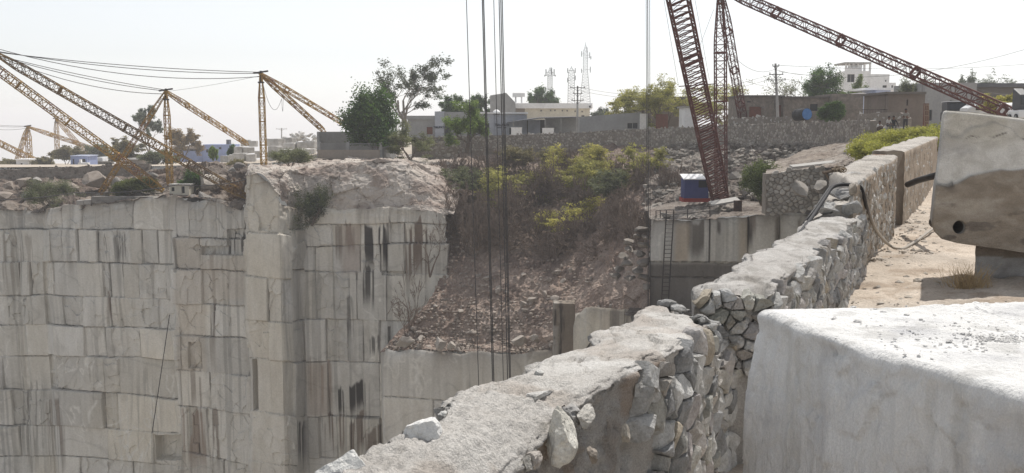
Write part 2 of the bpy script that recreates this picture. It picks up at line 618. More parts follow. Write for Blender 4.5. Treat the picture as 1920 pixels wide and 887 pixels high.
left_secs = [
    (-400, 78, [(300, 300, []), (432, 430, [-60, 8, 30]), (492, 491, [-120, -20, 40, 58]), (555, 553, [-80, 15, 62]), (612, 610, [-30, 36]), (672, 668, [5, 40]), (735, 731, [-60, 24, 52]), (800, 797, [40]), (860, 855, [10, 60])]),
    (78, 322, [(300, 300, [112, 150, 248]), (430, 432, [95, 119, 146, 166, 183, 198, 221, 247, 267, 297]), (491, 495, [99, 147, 195, 207, 232, 261, 285, 311]), (553, 562, [118, 157, 201, 208, 250, 297]), (610, 618, [159, 199, 211, 263]), (666, 675, [196, 223]), (728, 749, [193, 220]), (797, 812, [200, 290]), (855, 872, [150, 250])]),
    (322, 460, [(300, 300, [352, 404]), (446, 449, [374]), (503, 508, [378, 430]), (570, 573, [395, 402]), (630, 634, [340, 376]), (693, 705, [341, 395]), (760, 775, [352, 372, 392]), (845, 872, [420])]),
    (460, 545, [(300, 300, []), (437, 440, []), (517, 524, [503]), (600, 606, [505]), (670, 678, [464, 508]), (770, 781, []), (862, 872, [])]),
    (545, 568, [(300, 300, []), (430, 428, []), (507, 505, []), (603, 598, []), (681, 675, []), (782, 778, [])]),
    (568, 860, [(300, 300, [650, 760]), (387, 390, [731]), (419, 420, [623, 676, 726, 731, 759, 800]), (462, 455, [590, 623, 676, 714, 726, 759]), (509, 514, [592, 626, 656, 670, 722, 726]), (597, 604, [611, 634, 653, 681, 713]), (678, 684, [616, 681, 713]), (780, 786, [598, 632, 660, 680, 713]), (860, 864, [640])]),
]
left_plan = [(-420, 119), (-250, 116), (36, 114.5), (41, 113), (82, 112.6), (90, 110.6), (200, 109.4), (318, 108.6), (323, 107.6), (400, 107.2), (459, 106.7), (462.5, 103.4), (524, 102.5), (550, 104.6), (566, 106.6), (700, 106.2), (836, 105.2), (842, 113)]
left_rim = [(-420, 388), (0, 388), (60, 396), (110, 390), (150, 380), (250, 376), (322, 366), (342, 378), (400, 373), (425, 376), (457, 390), (461, 332), (466, 318), (480, 322), (523, 362), (535, 380), (556, 392), (600, 388), (660, 391), (760, 388), (838, 400)]
quarry_face('quarry_face', left_plan, left_rim, -46.0, left_secs, seed=3, rough_top=1.6,
            wet=[(278, 326, 815, 862, -1.3), (346, 372, 642, 690, -0.5), (464, 473, 674, 770, -0.9), (376, 430, 462, 478, -0.6), (424, 458, 430, 478, -0.45), (716, 760, 508, 516, -0.4), (324, 329, 440, 510, -0.4), (726, 731, 612, 690, -0.5)],
            stains=[(676, 730, 421, 515, 1.0, DK, 0.62), (640, 676, 420, 480, 0.8, BR, 0.35), (676, 712, 505, 590, 0.9, DK, 0.45), (735, 758, 420, 470, 0.9, DK, 0.3),
                    (760, 800, 421, 540, 0.95, BR, 0.75), (622, 640, 420, 500, 0.7, BR, 0.4), (620, 680, 722, 786, 1.0, DK, 0.55), (600, 680, 782, 870, 0.85, BR, 0.5),
                    (575, 616, 680, 780, 0.6, RU, 0.6), (680, 714, 800, 887, 0.8, BR, 0.6), (545, 566, 800, 887, 1.0, DK, 0.5), (640, 660, 560, 660, 0.6, DK, 0.05),
                    (330, 378, 765, 887, 0.7, RU, 0.45), (378, 400, 760, 887, 0.7, BR, 0.3), (340, 370, 690, 780, 0.6, BR, 0.2), (20, 80, 720, 887, 0.55, DK, 0.12), (70, 100, 740, 887, 0.6, BR, 0.2),
                    (196, 212, 553, 612, 0.8, BR, 0.4), (180, 240, 430, 492, 0.6, DK, 0.1), (0, 60, 440, 560, 0.45, BR, 0.3), (428, 458, 430, 480, 0.8, DK, 0.2), (690, 714, 640, 680, 0.8, DK, 0.25), (376, 400, 470, 720, 0.5, BR, 0.25)],
            tone_zones=[(325, 380, 445, 700, 0.45, (0.54, 0.47, 0.39)), (380, 460, 480, 560, 0.4, (0.54, 0.47, 0.39)), (462, 528, 318, 887, 0.6, (0.66, 0.615, 0.53)), (0, 80, 430, 887, 0.25, (0.48, 0.45, 0.38)),
                       (569, 612, 680, 778, 0.5, (0.36, 0.28, 0.22)), (545, 568, 400, 887, 0.35, (0.27, 0.265, 0.26)), (640, 676, 420, 512, 0.5, (0.36, 0.28, 0.235))])  # the grey zone paints shade onto the pillar's right side

# recesses and ledges in the left face: dark gash behind a split block
bench_secs = [(690, 1100, [(600, 600, []), (742, 770, [812, 893])])]
quarry_face('bench_face', [(713, 106.0), (717, 95.2), (760, 94.8), (900, 94.2), (1090, 93.0), (1140, 97)],
            [(713, 652), (730, 655), (780, 661), (830, 664), (900, 662), (960, 664), (1010, 660), (1060, 656), (1140, 656)], -46.0, bench_secs, seed=17, offs=0.05,
            stains=[(880, 890, 660, 760, 0.5, DK, 0.05)], tone_zones=[(832, 838, 662, 790, 0.8, (0.55, 0.53, 0.49))])

mid_secs = [(1000, 1700, [(500, 500, [1128, 1145, 1170]), (760, 760, [])])]
quarry_face('middle_bench_face', [(1073, 92), (1077, 84.2), (1128, 84.0), (1240, 82.6), (1290, 78.4), (1500, 76.8), (1660, 76)], [(1073, 592), (1082, 590), (1090, 588), (1098, 580), (1110, 579), (1160, 583), (1240, 584), (1290, 589), (1660, 589)], -46.0, mid_secs, seed=23, ds=0.11,
            stains=[(1146, 1180, 583, 700, 0.5, DK, 0.3)], tone_zones=[(1128, 1144, 580, 700, 0.5, (0.40, 0.34, 0.28)), (1145, 1230, 580, 700, 0.4, (0.26, 0.24, 0.22))], offs=0.05)

right_secs = [(1180, 1560, [(300, 300, [1332, 1405, 1463]), (489, 498, []), (520, 524, [1290, 1350])])]
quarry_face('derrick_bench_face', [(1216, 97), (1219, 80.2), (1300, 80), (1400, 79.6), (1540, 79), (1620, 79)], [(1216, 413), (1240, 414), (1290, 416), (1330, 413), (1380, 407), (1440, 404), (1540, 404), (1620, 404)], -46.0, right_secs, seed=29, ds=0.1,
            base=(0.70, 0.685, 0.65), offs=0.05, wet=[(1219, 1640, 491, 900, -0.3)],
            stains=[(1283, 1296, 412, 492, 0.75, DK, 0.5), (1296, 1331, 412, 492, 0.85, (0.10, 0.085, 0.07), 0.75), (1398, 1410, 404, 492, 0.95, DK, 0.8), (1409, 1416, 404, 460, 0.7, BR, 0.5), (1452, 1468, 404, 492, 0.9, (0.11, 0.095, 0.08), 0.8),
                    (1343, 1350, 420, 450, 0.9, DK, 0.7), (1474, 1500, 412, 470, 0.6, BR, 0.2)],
            tone_zones=[(1264, 1291, 416, 490, 0.75, (0.52, 0.42, 0.31)), (1384, 1400, 405, 490, 0.6, (0.50, 0.40, 0.28)), (1200, 1640, 494, 900, 0.88, (0.125, 0.108, 0.098)), (1256, 1264, 416, 490, 0.5, (0.40, 0.38, 0.36))])


def soil_col(G, seed, a=(0.28, 0.205, 0.165), b=(0.42, 0.345, 0.295), dark=(0.17, 0.128, 0.108), s=0.12):
    t = np.clip(0.5 + 1.1 * fbm(G * s, 4, seed), 0, 1)
    c = lerp3(a, b, t)
    k = sst(0.05, 0.35, fbm(G * s * 2.3 + 30, 4, seed + 3))
    return lerp3(c, dark, 0.7 * k)


def terrain(name, rows, nu, nv, mt, seed, amp=0.4, sc=0.3, amp2=0.12, sc2=1.6, colf=None, px=True, smooth=False, fac=0.0):
    C = np.array([[at(*p) if px else p for p in r] for r in rows], float)
    G = patch(C, nu, nv)
    N = gnormals(G)
    sgn = np.sign(N[..., 2].mean())
    N *= sgn
    if fac: G = G + N * (fac * facet(G, 0.42, seed + 2) + 0.45 * fac * facet(G, 1.05, seed + 3))[..., None]
    rid = 1 - np.abs(fbm(G * sc * 2.2 + 50, 5, seed + 6, 0.6)) * 2.5
    G = G + N * (amp * fbm(G * sc, 5, seed) + amp2 * fbm(G * sc2, 5, seed + 4, 0.6) + 0.35 * amp * (rid - 0.5))[..., None]
    if sgn < 0:
        G = G[:, ::-1]
    col = colf(G, seed) if colf else None
    return tag(grid_obj(name, G, mt, col, smooth=smooth), kind='structure')


def talus_col(G, seed):
    c = soil_col(G, seed)
    up_ = sst(0.52, 0.30, np.linspace(0, 1, G.shape[0]))[:, None] * np.clip(0.8 + 0.8 * fbm(G * 0.2, 3, seed + 20), 0, 1)
    return lerp3(c, (0.15, 0.115, 0.095), 0.5 * up_)


# natural rock above the right part of the quarry face
def rockcol(G, seed):
    t = np.clip(0.5 + 1.2 * fbm(G * 0.25, 4, seed), 0, 1)
    c = lerp3((0.40, 0.34, 0.30), (0.54, 0.49, 0.44), t)
    k = sst(0.0, 0.3, fbm(G * np.array([0.5, 0.5, 1.0]) + 11, 4, seed + 2))
    c = lerp3(c, (0.27, 0.20, 0.165), 0.6 * k)
    cr_ = np.clip(1 - np.abs(fbm(G * 0.35 + 5, 4, seed + 9)) / 0.03, 0, 1)
    return lerp3(c, (0.10, 0.085, 0.075), 0.75 * cr_)


terrain('weathered_rock', [
    [(460, 330, 103.2), (490, 330, 103), (523, 364, 102.6), (556, 396, 106.2), (640, 394, 106.6), (730, 394, 106.4), (800, 396, 105.8), (850, 405, 106)],
    [(463, 322, 103.6), (496, 324, 103.6), (528, 348, 103.6), (562, 366, 106.6), (650, 366, 107.0), (730, 364, 107.2), (800, 376, 106.8), (856, 388, 108)],
    [(466, 316, 104.2), (500, 317, 104.2), (535, 328, 104.6), (570, 338, 107.2), (650, 334, 107.8), (730, 328, 108.2), (802, 345, 108.4), (862, 365, 111)],
    [(468, 314, 105), (503, 315, 105.2), (540, 318, 106), (582, 316, 108.2), (658, 308, 108.8), (732, 304, 109.6), (804, 322, 111.5), (868, 340, 116)],
    [(469, 313.5, 107), (505, 314, 107), (545, 315, 108), (588, 311, 110), (662, 304, 110.4), (735, 301, 112), (802, 308, 117), (872, 312, 122)],
    [(470, 313, 118), (510, 312, 118), (550, 308, 118), (600, 304, 118), (670, 300, 119), (740, 298, 131), (800, 294, 131), (880, 291, 131)]],
    260, 150, M['quarry'], 41, amp=0.35, sc=0.28, amp2=0.12, sc2=1.6, colf=rockcol, fac=0.40)

# talus of soil and rubble in the middle
TAL = [
    [(745, 298, 125), (850, 290, 127.8), (1000, 279, 128.2), (1120, 273, 126), (1240, 268, 121.8)],
    [(790, 345, 116), (880, 345, 118.5), (1000, 335, 120), (1120, 330, 117), (1240, 330, 107)],
    [(838, 415, 109), (890, 420, 111), (1000, 410, 112), (1120, 400, 108), (1228, 400, 97)],
    [(826, 500, 105.5), (890, 500, 105), (1000, 490, 105), (1120, 480, 101), (1224, 480, 88)],
    [(800, 570, 101), (885, 575, 100.2), (1000, 570, 99.5), (1110, 560, 95), (1232, 560, 82.5)],
    [(745, 628, 98.5), (850, 640, 97.6), (960, 645, 96.8), (1070, 640, 92.6), (1240, 585, 81)],
    [(712, 657, 95.6), (840, 663, 95.2), (960, 664, 94.6), (1085, 668, 92.4), (1260, 640, 78)]]
terrain('talus_slope', TAL, 260, 260, M['soil'], 51, amp=0.8, sc=0.16, amp2=0.20, sc2=1.7, colf=talus_col, fac=0.30)
TALG = patch(np.array([[at(*p) for p in r] for r in TAL], float), 60, 80)


def greyslope(G, seed):
    t = np.clip(0.5 + 1.2 * fbm(G * 0.3, 4, seed), 0, 1)
    c = lerp3((0.17, 0.14, 0.12), (0.27, 0.24, 0.21), t)
    k = sst(0.02, 0.3, fbm(G * np.array([0.4, 0.4, 1.3]) + 5, 4, seed + 3))
    c = lerp3(c, (0.36, 0.335, 0.30), 0.7 * k)
    cr_ = np.clip(1 - np.abs(fbm(G * np.array([0.25, 0.25, 0.9]) + 9, 4, seed + 7)) / 0.05, 0, 1)
    return lerp3(c, (0.06, 0.05, 0.045), 0.8 * cr_)


RS = [
    [(1205, 392, 96), (1300, 378, 92.5), (1400, 374, 91), (1450, 378, 90), (1560, 372, 86)],
    [(1215, 340, 106), (1310, 340, 100), (1410, 335, 97), (1490, 320, 93), (1590, 300, 88)],
    [(1225, 300, 115), (1330, 298, 109), (1430, 293, 101), (1520, 284, 95), (1610, 278, 87)],
    [(1235, 268, 122), (1340, 264, 115.5), (1450, 262, 105), (1550, 260, 95.5), (1650, 258, 84)]]
terrain('rocky_slope', RS, 200, 130, M['soil'], 61, amp=0.6, sc=0.3, amp2=0.22, sc2=1.4, colf=greyslope, fac=0.75)
RSG = patch(np.array([[at(*p) for p in r] for r in RS], float), 60, 40)

terrain('derrick_bench', [
    [(1219, 412, 80.3), (1300, 413, 80.1), (1400, 406, 79.8), (1500, 404, 79.3), (1620, 404, 79)],
    [(1215, 398, 86), (1300, 392, 86), (1400, 388, 85.5), (1500, 388, 85), (1620, 388, 84)],
    [(1205, 388, 97), (1300, 374, 94), (1400, 370, 93), (1500, 368, 92), (1620, 360, 92)]], 90, 40, M['soil'], 71, amp=0.25, sc=0.5, amp2=0.22, sc2=1.8, colf=greyslope)
terrain('lower_bench_floor', [
    [(1170, 590, 79), (1300, 590, 78), (1500, 590, 77)],
    [(1180, 578, 83), (1300, 577, 83), (1500, 576, 83)]], 60, 14, M['soil'], 73, amp=0.15, amp2=0.12, colf=greyslope)

# ledge and bank on the left, behind the rim
LB = [
    [(-420, 390, 118.9), (0, 390, 114.6), (60, 397, 113.2), (110, 391, 110.6), (200, 379, 109.5), (322, 369, 108.4), (400, 376, 107.2), (464, 392, 106.6)],
    [(-420, 366, 123), (0, 366, 120), (60, 366, 119), (110, 364, 118), (200, 362, 117), (322, 359, 115), (400, 362, 113), (464, 366, 112)],
    [(-420, 345, 125), (0, 345, 123.5), (60, 344, 123), (110, 342, 122.5), (200, 338, 122), (322, 326, 120), (400, 316, 117), (464, 322, 115)],
    [(-420, 340, 128), (0, 340, 128), (60, 339, 128), (110, 337, 128), (200, 330, 127), (322, 318, 125.5), (400, 304, 122.5), (464, 304, 121)]]
terrain('ledge_bank', LB, 220, 70, M['soil'], 81, fac=0.55, amp=0.4, sc=0.3, amp2=0.18, sc2=1.4, colf=lambda G, s: soil_col(G, s, (0.19, 0.145, 0.118), (0.28, 0.245, 0.21), (0.10, 0.078, 0.066), 0.2))

# far ground out to the horizon
fg = []
PXC = [-700, -300, 200, 460, 600, 745, 1000, 1200, 1400, 1640, 1800, 2500]
D0 = [128, 128, 126, 121, 117, 130, 129.5, 124.5, 110.5, 86, 60, 44]
Z0 = [-2.5, -2.5, -2.1, -1.6, -0.9, -0.9, 0.6, 0.9, 1.2, 1.75, 1.7, 1.6]
Z1 = [-2.6, -2.6, -2.3, -1.9, -0.6, 0.2, 1.3, 1.6, 1.9, 2.1, 2.1, 2.1]
Z2 = [-6.2, -6.2, -5.8, -4.0, -1.2] + Z1[5:]
Z1 = [-2.9, -2.9, -2.6, -2.0, -0.6] + Z1[5:]
HYS = [306, 306, 305, 300, 284, 262]
for q, dd in enumerate((None, 12, 40, 90, 220, 600, 2600)):
    row = []
    for k, (p, d0) in enumerate(zip(PXC, D0)):
        Y = d0 + (dd or 0)
        if q == 0: z = Z0[k]
        elif q == 1: z = Z1[k]
        elif k < 6: z = min(Z1[k], EYE - (HYS[k] - HY) / F * Y) - 0.3
        else: z = Z1[k] if q < 5 else Z1[k] * 0.5 + 0.9
        row.append(((p - CX) / F * Y, Y, z))
    fg.append(row)
terrain('ground', fg, 160, 120, M['ground'], 91, amp=0.10, sc=0.05, amp2=0.05, sc2=0.4, px=False, smooth=True)

# near ground right of the parapet wall, rising to the road
NR = lambda Y: 1.61 + 0.47 * (Y - 8.3)          # right face of the near wall
FR = lambda Y: 5.75 + 0.467 * (Y - 17.0)        # right face of the far wall
def pathcol(G, seed):
    t = np.clip(0.5 + 1.3 * fbm(G * 0.5, 4, seed), 0, 1)
    c = lerp3((1.05, 1.0, 0.95), (0.82, 0.80, 0.78), t)
    k = sst(0.18, 0.4, fbm(G * 1.7 + 9, 4, seed + 1))
    return lerp3(c, (0.62, 0.54, 0.47), 0.7 * k)
rows = []
for Y, z in ((-8, -0.75), (2, -0.75), (6, -0.7), (9, -0.6), (12, -0.25), (15, 0.0), (20, 0.0), (26, 0.0), (34, 0.05), (42, 0.3), (52, 1.0), (64, 1.75)):
    xl = (NR(Y) if Y < 17 else FR(Y)) - 0.35
    rows.append([(xl + w, Y, z + 0.02 * w * (w < 12)) for w in (0, 1.0, 2.2, 4, 7, 12, 22, 40)])
terrain('path', rows, 240, 420, M['path'], 95, amp=0.10, sc=0.5, amp2=0.05, sc2=2.6, colf=pathcol, px=False, smooth=True)
GP = patch(np.array(rows), 60, 120)

# terrace left of the far wall, and the rise up to the road
terrain('terrace', [
    [(1436, 330, 67), (1500, 318, 66.5), (1570, 312, 66), (1640, 318, 50), (1720, 300, 46)],
    [(1440, 318, 74), (1510, 306, 72), (1580, 298, 70), (1650, 285, 62), (1740, 272, 57)],
    [(1470, 298, 86), (1540, 288, 82), (1600, 276, 76), (1680, 258, 72), (1770, 256, 66)],
    [(1560, 268, 92), (1610, 262, 86), (1650, 252, 80), (1700, 248, 79), (1790, 246, 72)]], 110, 70, M['soil'], 97, amp=0.3, sc=0.4, amp2=0.15, sc2=1.5,
    colf=lambda G, s: soil_col(G, s, (0.27, 0.225, 0.185), (0.36, 0.325, 0.285), (0.17, 0.14, 0.12), 0.3))

# rock face dropping into the pit under the parapet wall and the pit floor
n, m = 170, 60
Y = np.linspace(-12, 70, n)
xl = np.where(Y < 17, NR(Y), FR(Y)) - 0.85
Zc = np.linspace(0.55, -44, m)
G = np.zeros((m, n, 3))
G[..., 0] = xl[None] - 0.03 * (0.55 - Zc)[:, None]
G[..., 1] = Y[None]
G[..., 2] = Zc[:, None]
G[..., 0] += 0.5 * fbm(G * 0.25, 4, 7)
G[0, :, 0] = xl + 0.3
G[-1, :, 0] = xl - 1.5
tag(grid_obj('pit_side_face', G, M['quarry'], np.tile(np.array((0.40, 0.385, 0.355)), (m, n, 1)), smooth=False), kind='structure')
mb = MB()
mb.add([(-90, -15, -43.0), (45, -15, -43.0), (45, 118, -43.0), (-90, 118, -43.0)], [(0, 1, 2, 3)])
tag(mb.build('pit_floor', M['ground']), kind='structure')

# thin dusty air
hm = bpy.data.materials.new('dusty_air')
hm.use_nodes = True
hm.node_tree.nodes.clear()
pv = hm.node_tree.nodes.new('ShaderNodeVolumePrincipled')
pv.inputs['Color'].default_value = (0.93, 0.95, 1.0, 1)
pv.inputs['Density'].default_value = 0.00055
pv.inputs['Anisotropy'].default_value = 0.3
ho = hm.node_tree.nodes.new('ShaderNodeOutputMaterial')
hm.node_tree.links.new(pv.outputs[0], ho.inputs['Volume'])
mb = MB()
mb.box((0, 1400, -45.0), (4200, 3100, 174))
tag(mb.build('haze', hm), kind='stuff')
# ================================================================== PARAPET WALL (near, middle and far stretches)


def stone_field(mb, frame, a0, a1, b0f, b1f, size, depth, gap, rng, sub, colf, keep=None, tilt=0.25, rough=0.06, asp=1.0, base=0.0, jit=0.42):
    """Rubble masonry: Voronoi cells, each a separate bulging stone. frame(a,b,h)->xyz."""
    sites = []
    nb = 0
    b_lo = min(b0f(a) for a in np.linspace(a0, a1, 30))
    b_hi = max(b1f(a) for a in np.linspace(a0, a1, 30))
    nr = int((b_hi - b_lo) / size) + 2
    ncol = int((a1 - a0) / (size * asp)) + 2
    for r in range(-1, nr + 1):
        for c_ in range(-1, ncol + 1):
            a = a0 + (c_ + 0.5 * (r % 2) + rng.uniform(-jit, jit)) * size * asp
            b = b_lo + (r + 0.5 + rng.uniform(-jit, jit)) * size
            sites.append((a, b))
    S = np.array(sites)
    V0, F0 = ico(sub)
    for i, (a, b) in enumerate(S):
        if a < a0 or a > a1 or b < b0f(a) or b > b1f(a): continue
        if keep is not None and not keep(a, b): continue
        dvec = S - S[i]
        dist = np.hypot(dvec[:, 0], dvec[:, 1])
        nbk = np.argsort(dist)[1:10]
        V = V0 * np.array([size * asp * 1.05, size * 1.05, depth])
        for k in nbk:
            if dist[k] < 1e-4: continue
            nrm = np.array([dvec[k, 0] / dist[k], dvec[k, 1] / dist[k], rng.uniform(0.0, 0.14)])
            l = np.linalg.norm(nrm)
            nrm /= l
            V = V - np.maximum(0, V @ nrm - (dist[k] / 2 - gap) / l)[:, None] * nrm
        for q in range(6):
            nf = np.array([rng.normal() * tilt * 1.5, rng.normal() * tilt, 1.0])
            nf /= np.linalg.norm(nf)
            V = V - np.maximum(0, V @ nf - depth * rng.uniform(0.45, 0.85))[:, None] * nf
        V = V + (rough * size * (0.5 * fbm(V / size * 5 + i * 1.7, 3, i % 50) + 1.1 * facet(V / size + i * 1.3, 2.2, i % 50)))[:, None] * np.array([0.3, 0.3, 1.0])
        V[:, 0] += a
        V[:, 1] += b
        V[:, 2] += base
        Wd = frame(V[:, 0], V[:, 1], V[:, 2])
        cc = colf(rng)
        mb.add(Wd, F0, cc)


def stone_grey(rng):
    t = rng.uniform(0.85, 1.2)
    c = np.array((0.42, 0.415, 0.405)) * t * np.array((1 + rng.uniform(-0.02, 0.06), 1.0, 1 - rng.uniform(-0.02, 0.07)))
    r = rng.random()
    if r < 0.035: c = np.array((0.46, 0.41, 0.335)) * t
    elif r < 0.30: c = np.array((0.55, 0.55, 0.54))
    elif r < 0.42: c = np.array((0.30, 0.305, 0.31)) * t
    return c


def stone_white(rng):
    t = rng.uniform(0.75, 1.1)
    return np.array((0.62, 0.61, 0.585)) * t if rng.random() < 0.55 else np.array((0.42, 0.38, 0.33)) * t


WDIR = np.array((0.4257, 0.9049, 0.0))
WNOR = np.array((0.9049, -0.4257, 0.0))


def wall_core(name, Ys, rightf, leftf, topf, botf, mt, seed, parent, nface=34, ntop=40, rnd=0.06, amp_top=0.03, sc_top=6.0, amp_face=0.02, inset=0.03, colf=None, layered=False, plates=None):
    """Closed cross-section swept along the wall: left face, uneven top, right face."""
    n = len(Ys)
    prof = []
    for i in range(10): prof.append((0, i / 9.0, 'L'))
    for i in range(ntop): prof.append(((i + 0.5) / ntop, 1, 'T'))
    for i in range(nface): prof.append((1, 1 - i / (nface - 1.0), 'R'))
    m = len(prof)
    G = np.zeros((n, m, 3))
    rr, ll, bb = rightf(Ys), leftf(Ys), botf(Ys)
    for j, (v, h, k) in enumerate(prof):
        x = ll + (rr - ll) * v
        tz = topf(Ys, np.full(n, v))
        e = min(v, 1 - v)
        ro = rnd * max(0.0, 1 - e / 0.13) ** 2
        if k == 'T':
            z = tz - ro
        else:
            z = bb + (tz - rnd - bb) * h
            if k == 'R': x = x - inset * (1 if h < 0.97 else 0.3)
        G[:, j, 0], G[:, j, 1], G[:, j, 2] = x, Ys, z
    P = G * sc_top
    nz = fbm(P, 5, seed, 0.62) + 0.5 * fbm(G * 1.6, 3, seed + 8)
    nz = nz + 0.5 * np.maximum(0, fbm(G * 26, 3, seed + 9))
    if layered:
        nz2 = fbm(np.stack([G[..., 0] * 5, G[..., 1] * 1.7, G[..., 2] * 3], -1), 4, seed + 3)
        nz = nz * 0.5 + np.round(nz2 * 5) / 5 * 0.6 + 0.9 * facet(G * np.array([1, 0.55, 1]), 3.4, seed + 5, 0.5, 0.3)
    if plates:
        far_ = sst(plates - 0.3, plates + 0.5, G[..., 1] + 0.4 * fbm(G * 1.5, 3, seed + 30))
        fl = facet(G * np.array([1, 0.7, 1]), 4.2, seed + 31, 0.45, 0.55)
        crk = np.clip(1 - np.abs(fbm(G * np.array([3.2, 1.8, 2]), 4, seed + 33)) / 0.03, 0, 1)
        nz = nz * (1 - 0.55 * far_) + far_ * (0.9 * fl - 1.4 * crk) + (1 - far_) * 0.9 * fbm(G * 30, 2, seed + 34)
    for j, (v, h, k) in enumerate(prof):
        if k == 'T':
            G[:, j, 2] += amp_top * nz[:, j] * 1.6
            e = min(v, 1 - v)
            if e < 0.1: G[:, j, 0] += amp_top * 1.6 * nz[:, (j * 7) % m] * (1 if v > 0.5 else -1)
        else:
            G[:, j, 0] += (amp_face if k == 'R' else 0.05) * nz[:, j] * 1.8
    col = colf(G, prof) if colf else np.ones((n, m, 3))
    Fq = [grid_faces(n, m)]
    Vv = [G.reshape(-1, 3)]
    cc = [col.reshape(-1, 3)]
    base_i = n * m
    for r_, sg in ((0, -1), (n - 1, 1)):
        ring = np.arange(m) + r_ * m
        c0 = G[r_].mean(0)
        Vv.append(np.array([c0, c0 + (0, 0.004 * sg, 0.002)]))
        cc.append(np.tile(col[r_].mean(0), (2, 1)))
        q = np.stack([ring, np.roll(ring, -1), np.full(m, base_i), np.full(m, base_i + 1)], 1)
        Fq.append(q if sg < 0 else q[:, ::-1])
        base_i += 2
    o = np_mesh(name, np.concatenate(Vv), np.concatenate(Fq), mt, parent, np.concatenate(cc), True)
    return o, G




# ---- near stretch: mortar cap, rubble face, rough render at the camera end
near = empty('parapet_wall', (0.8, 7, 0))
tag(near, 'near low rubble wall with wide dusty mortar top running to the bottom edge of the view', 'wall')
near.location = (0, 0, 0)
Ys = np.concatenate([np.arange(1.5, 6, 0.022), np.arange(6, 10.0, 0.03)])
def n_right(Y): return NR(Y) + 0.05 * np.sin(Y * 1.9) - 0.10 * (1 - sst(5.6, 6.4, Y))
def n_left(Y): return NR(Y) - 0.74 + 0.05 * np.sin(Y * 2.7 + 1) + 0.08 * np.sin(Y * 6.1)
def n_top(Y, v):
    z = 1.0 + 0.03 * np.sin(Y * 1.3)
    z = z - 0.10 * (1 - sst(5.4, 6.5, Y)) * sst(0.35, 1.0, v) - 0.14 * (1 - sst(4.6, 6.3, Y)) * sst(0.6, 1.0, v)
    z = z - 0.35 * sst(8.35, 8.75, Y - 0.95 * (1 - v) + 0.08 * np.sin(v * 17))
    return z
def n_bot(Y): return np.full_like(Y, -0.85)
def mcol(G, prof):
    c = np.ones(G.shape)
    d = sst(0.1, 0.4, fbm(G * 3.0, 4, 3))
    c = lerp3(c, (0.86, 0.82, 0.79), d)
    face = np.array([k == 'R' for v, h, k in prof])
    brown = sst(-0.1, 0.25, fbm(G * 2.2 + 4, 4, 9)) * face[None, :]
    c = lerp3(c, (0.78, 0.66, 0.57), 0.85 * brown)
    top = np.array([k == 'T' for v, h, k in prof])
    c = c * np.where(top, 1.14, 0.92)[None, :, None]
    crk = np.clip(1 - np.abs(fbm(G * np.array([3.2, 1.8, 2]), 4, 38)) / 0.03, 0, 1) * top[None, :] * sst(6, 6.6, G[..., 1])
    c = lerp3(c, (0.5, 0.49, 0.48), 0.7 * crk)
    pit = sst(0.22, 0.4, fbm(G * 11 + 2, 4, 15)) * top[None, :]
    return lerp3(c, (0.72, 0.71, 0.70), 0.5 * pit)
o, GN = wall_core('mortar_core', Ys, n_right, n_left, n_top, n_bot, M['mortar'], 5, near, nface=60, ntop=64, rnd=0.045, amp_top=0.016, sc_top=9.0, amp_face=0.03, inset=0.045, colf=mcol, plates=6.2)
rng = np.random.default_rng(12)
mb = MB()
f_near = lambda a, b, h: np.stack([NR(a) + 0.05 * np.sin(a * 1.9) + WNOR[0] * h, a + WNOR[1] * h, b], -1)
stone_field(mb, f_near, 6.5, 9.95, lambda a: -0.85, lambda a: 0.92 - 0.33 * float(sst(8.35, 8.8, a)), 0.165, 0.13, 0.003, rng, 3, stone_grey,
            keep=lambda a, b: a > 6.8 + 0.12 * math.sin(b * 9) or (b > 0.72 and a > 6.6), asp=1.4, rough=0.07, tilt=0.3, jit=0.6)
o = mb.build('rubble_facing', M['stone'], near)
mb = MB()
for (px, py, Y, s, sd, cc) in [(1049, 815, 5.62, (0.11, 0.14, 0.18), 61, (0.85, 0.83, 0.76)), (1095, 782, 5.85, (0.06, 0.17, 0.11), 62, (0.55, 0.53, 0.49)), (1075, 780, 5.9, (0.13, 0.14, 0.09), 63, (0.45, 0.44, 0.43)),
                               (1228, 735, 6.9, (0.08, 0.13, 0.11), 64, (0.66, 0.65, 0.63)), (1195, 728, 6.7, (0.08, 0.12, 0.06), 65, (0.6, 0.59, 0.56)), (1000, 868, 5.35, (0.07, 0.1, 0.06), 66, (0.5, 0.46, 0.42)), (990, 875, 5.3, (0.05, 0.06, 0.06), 67, (0.5, 0.48, 0.44)),
                               (1175, 812, 6.3, (0.03, 0.10, 0.10), 68, (0.56, 0.52, 0.46)), (1110, 850, 5.85, (0.05, 0.08, 0.07), 69, (0.47, 0.42, 0.37))]:
    p = at(px, py, Y)
    add_rock(mb, p, s, sd, rz=-0.44, sub=4, cuts=10, rough=0.10, col=np.array(cc))
mb.build('set_stone', M['stone'], near)

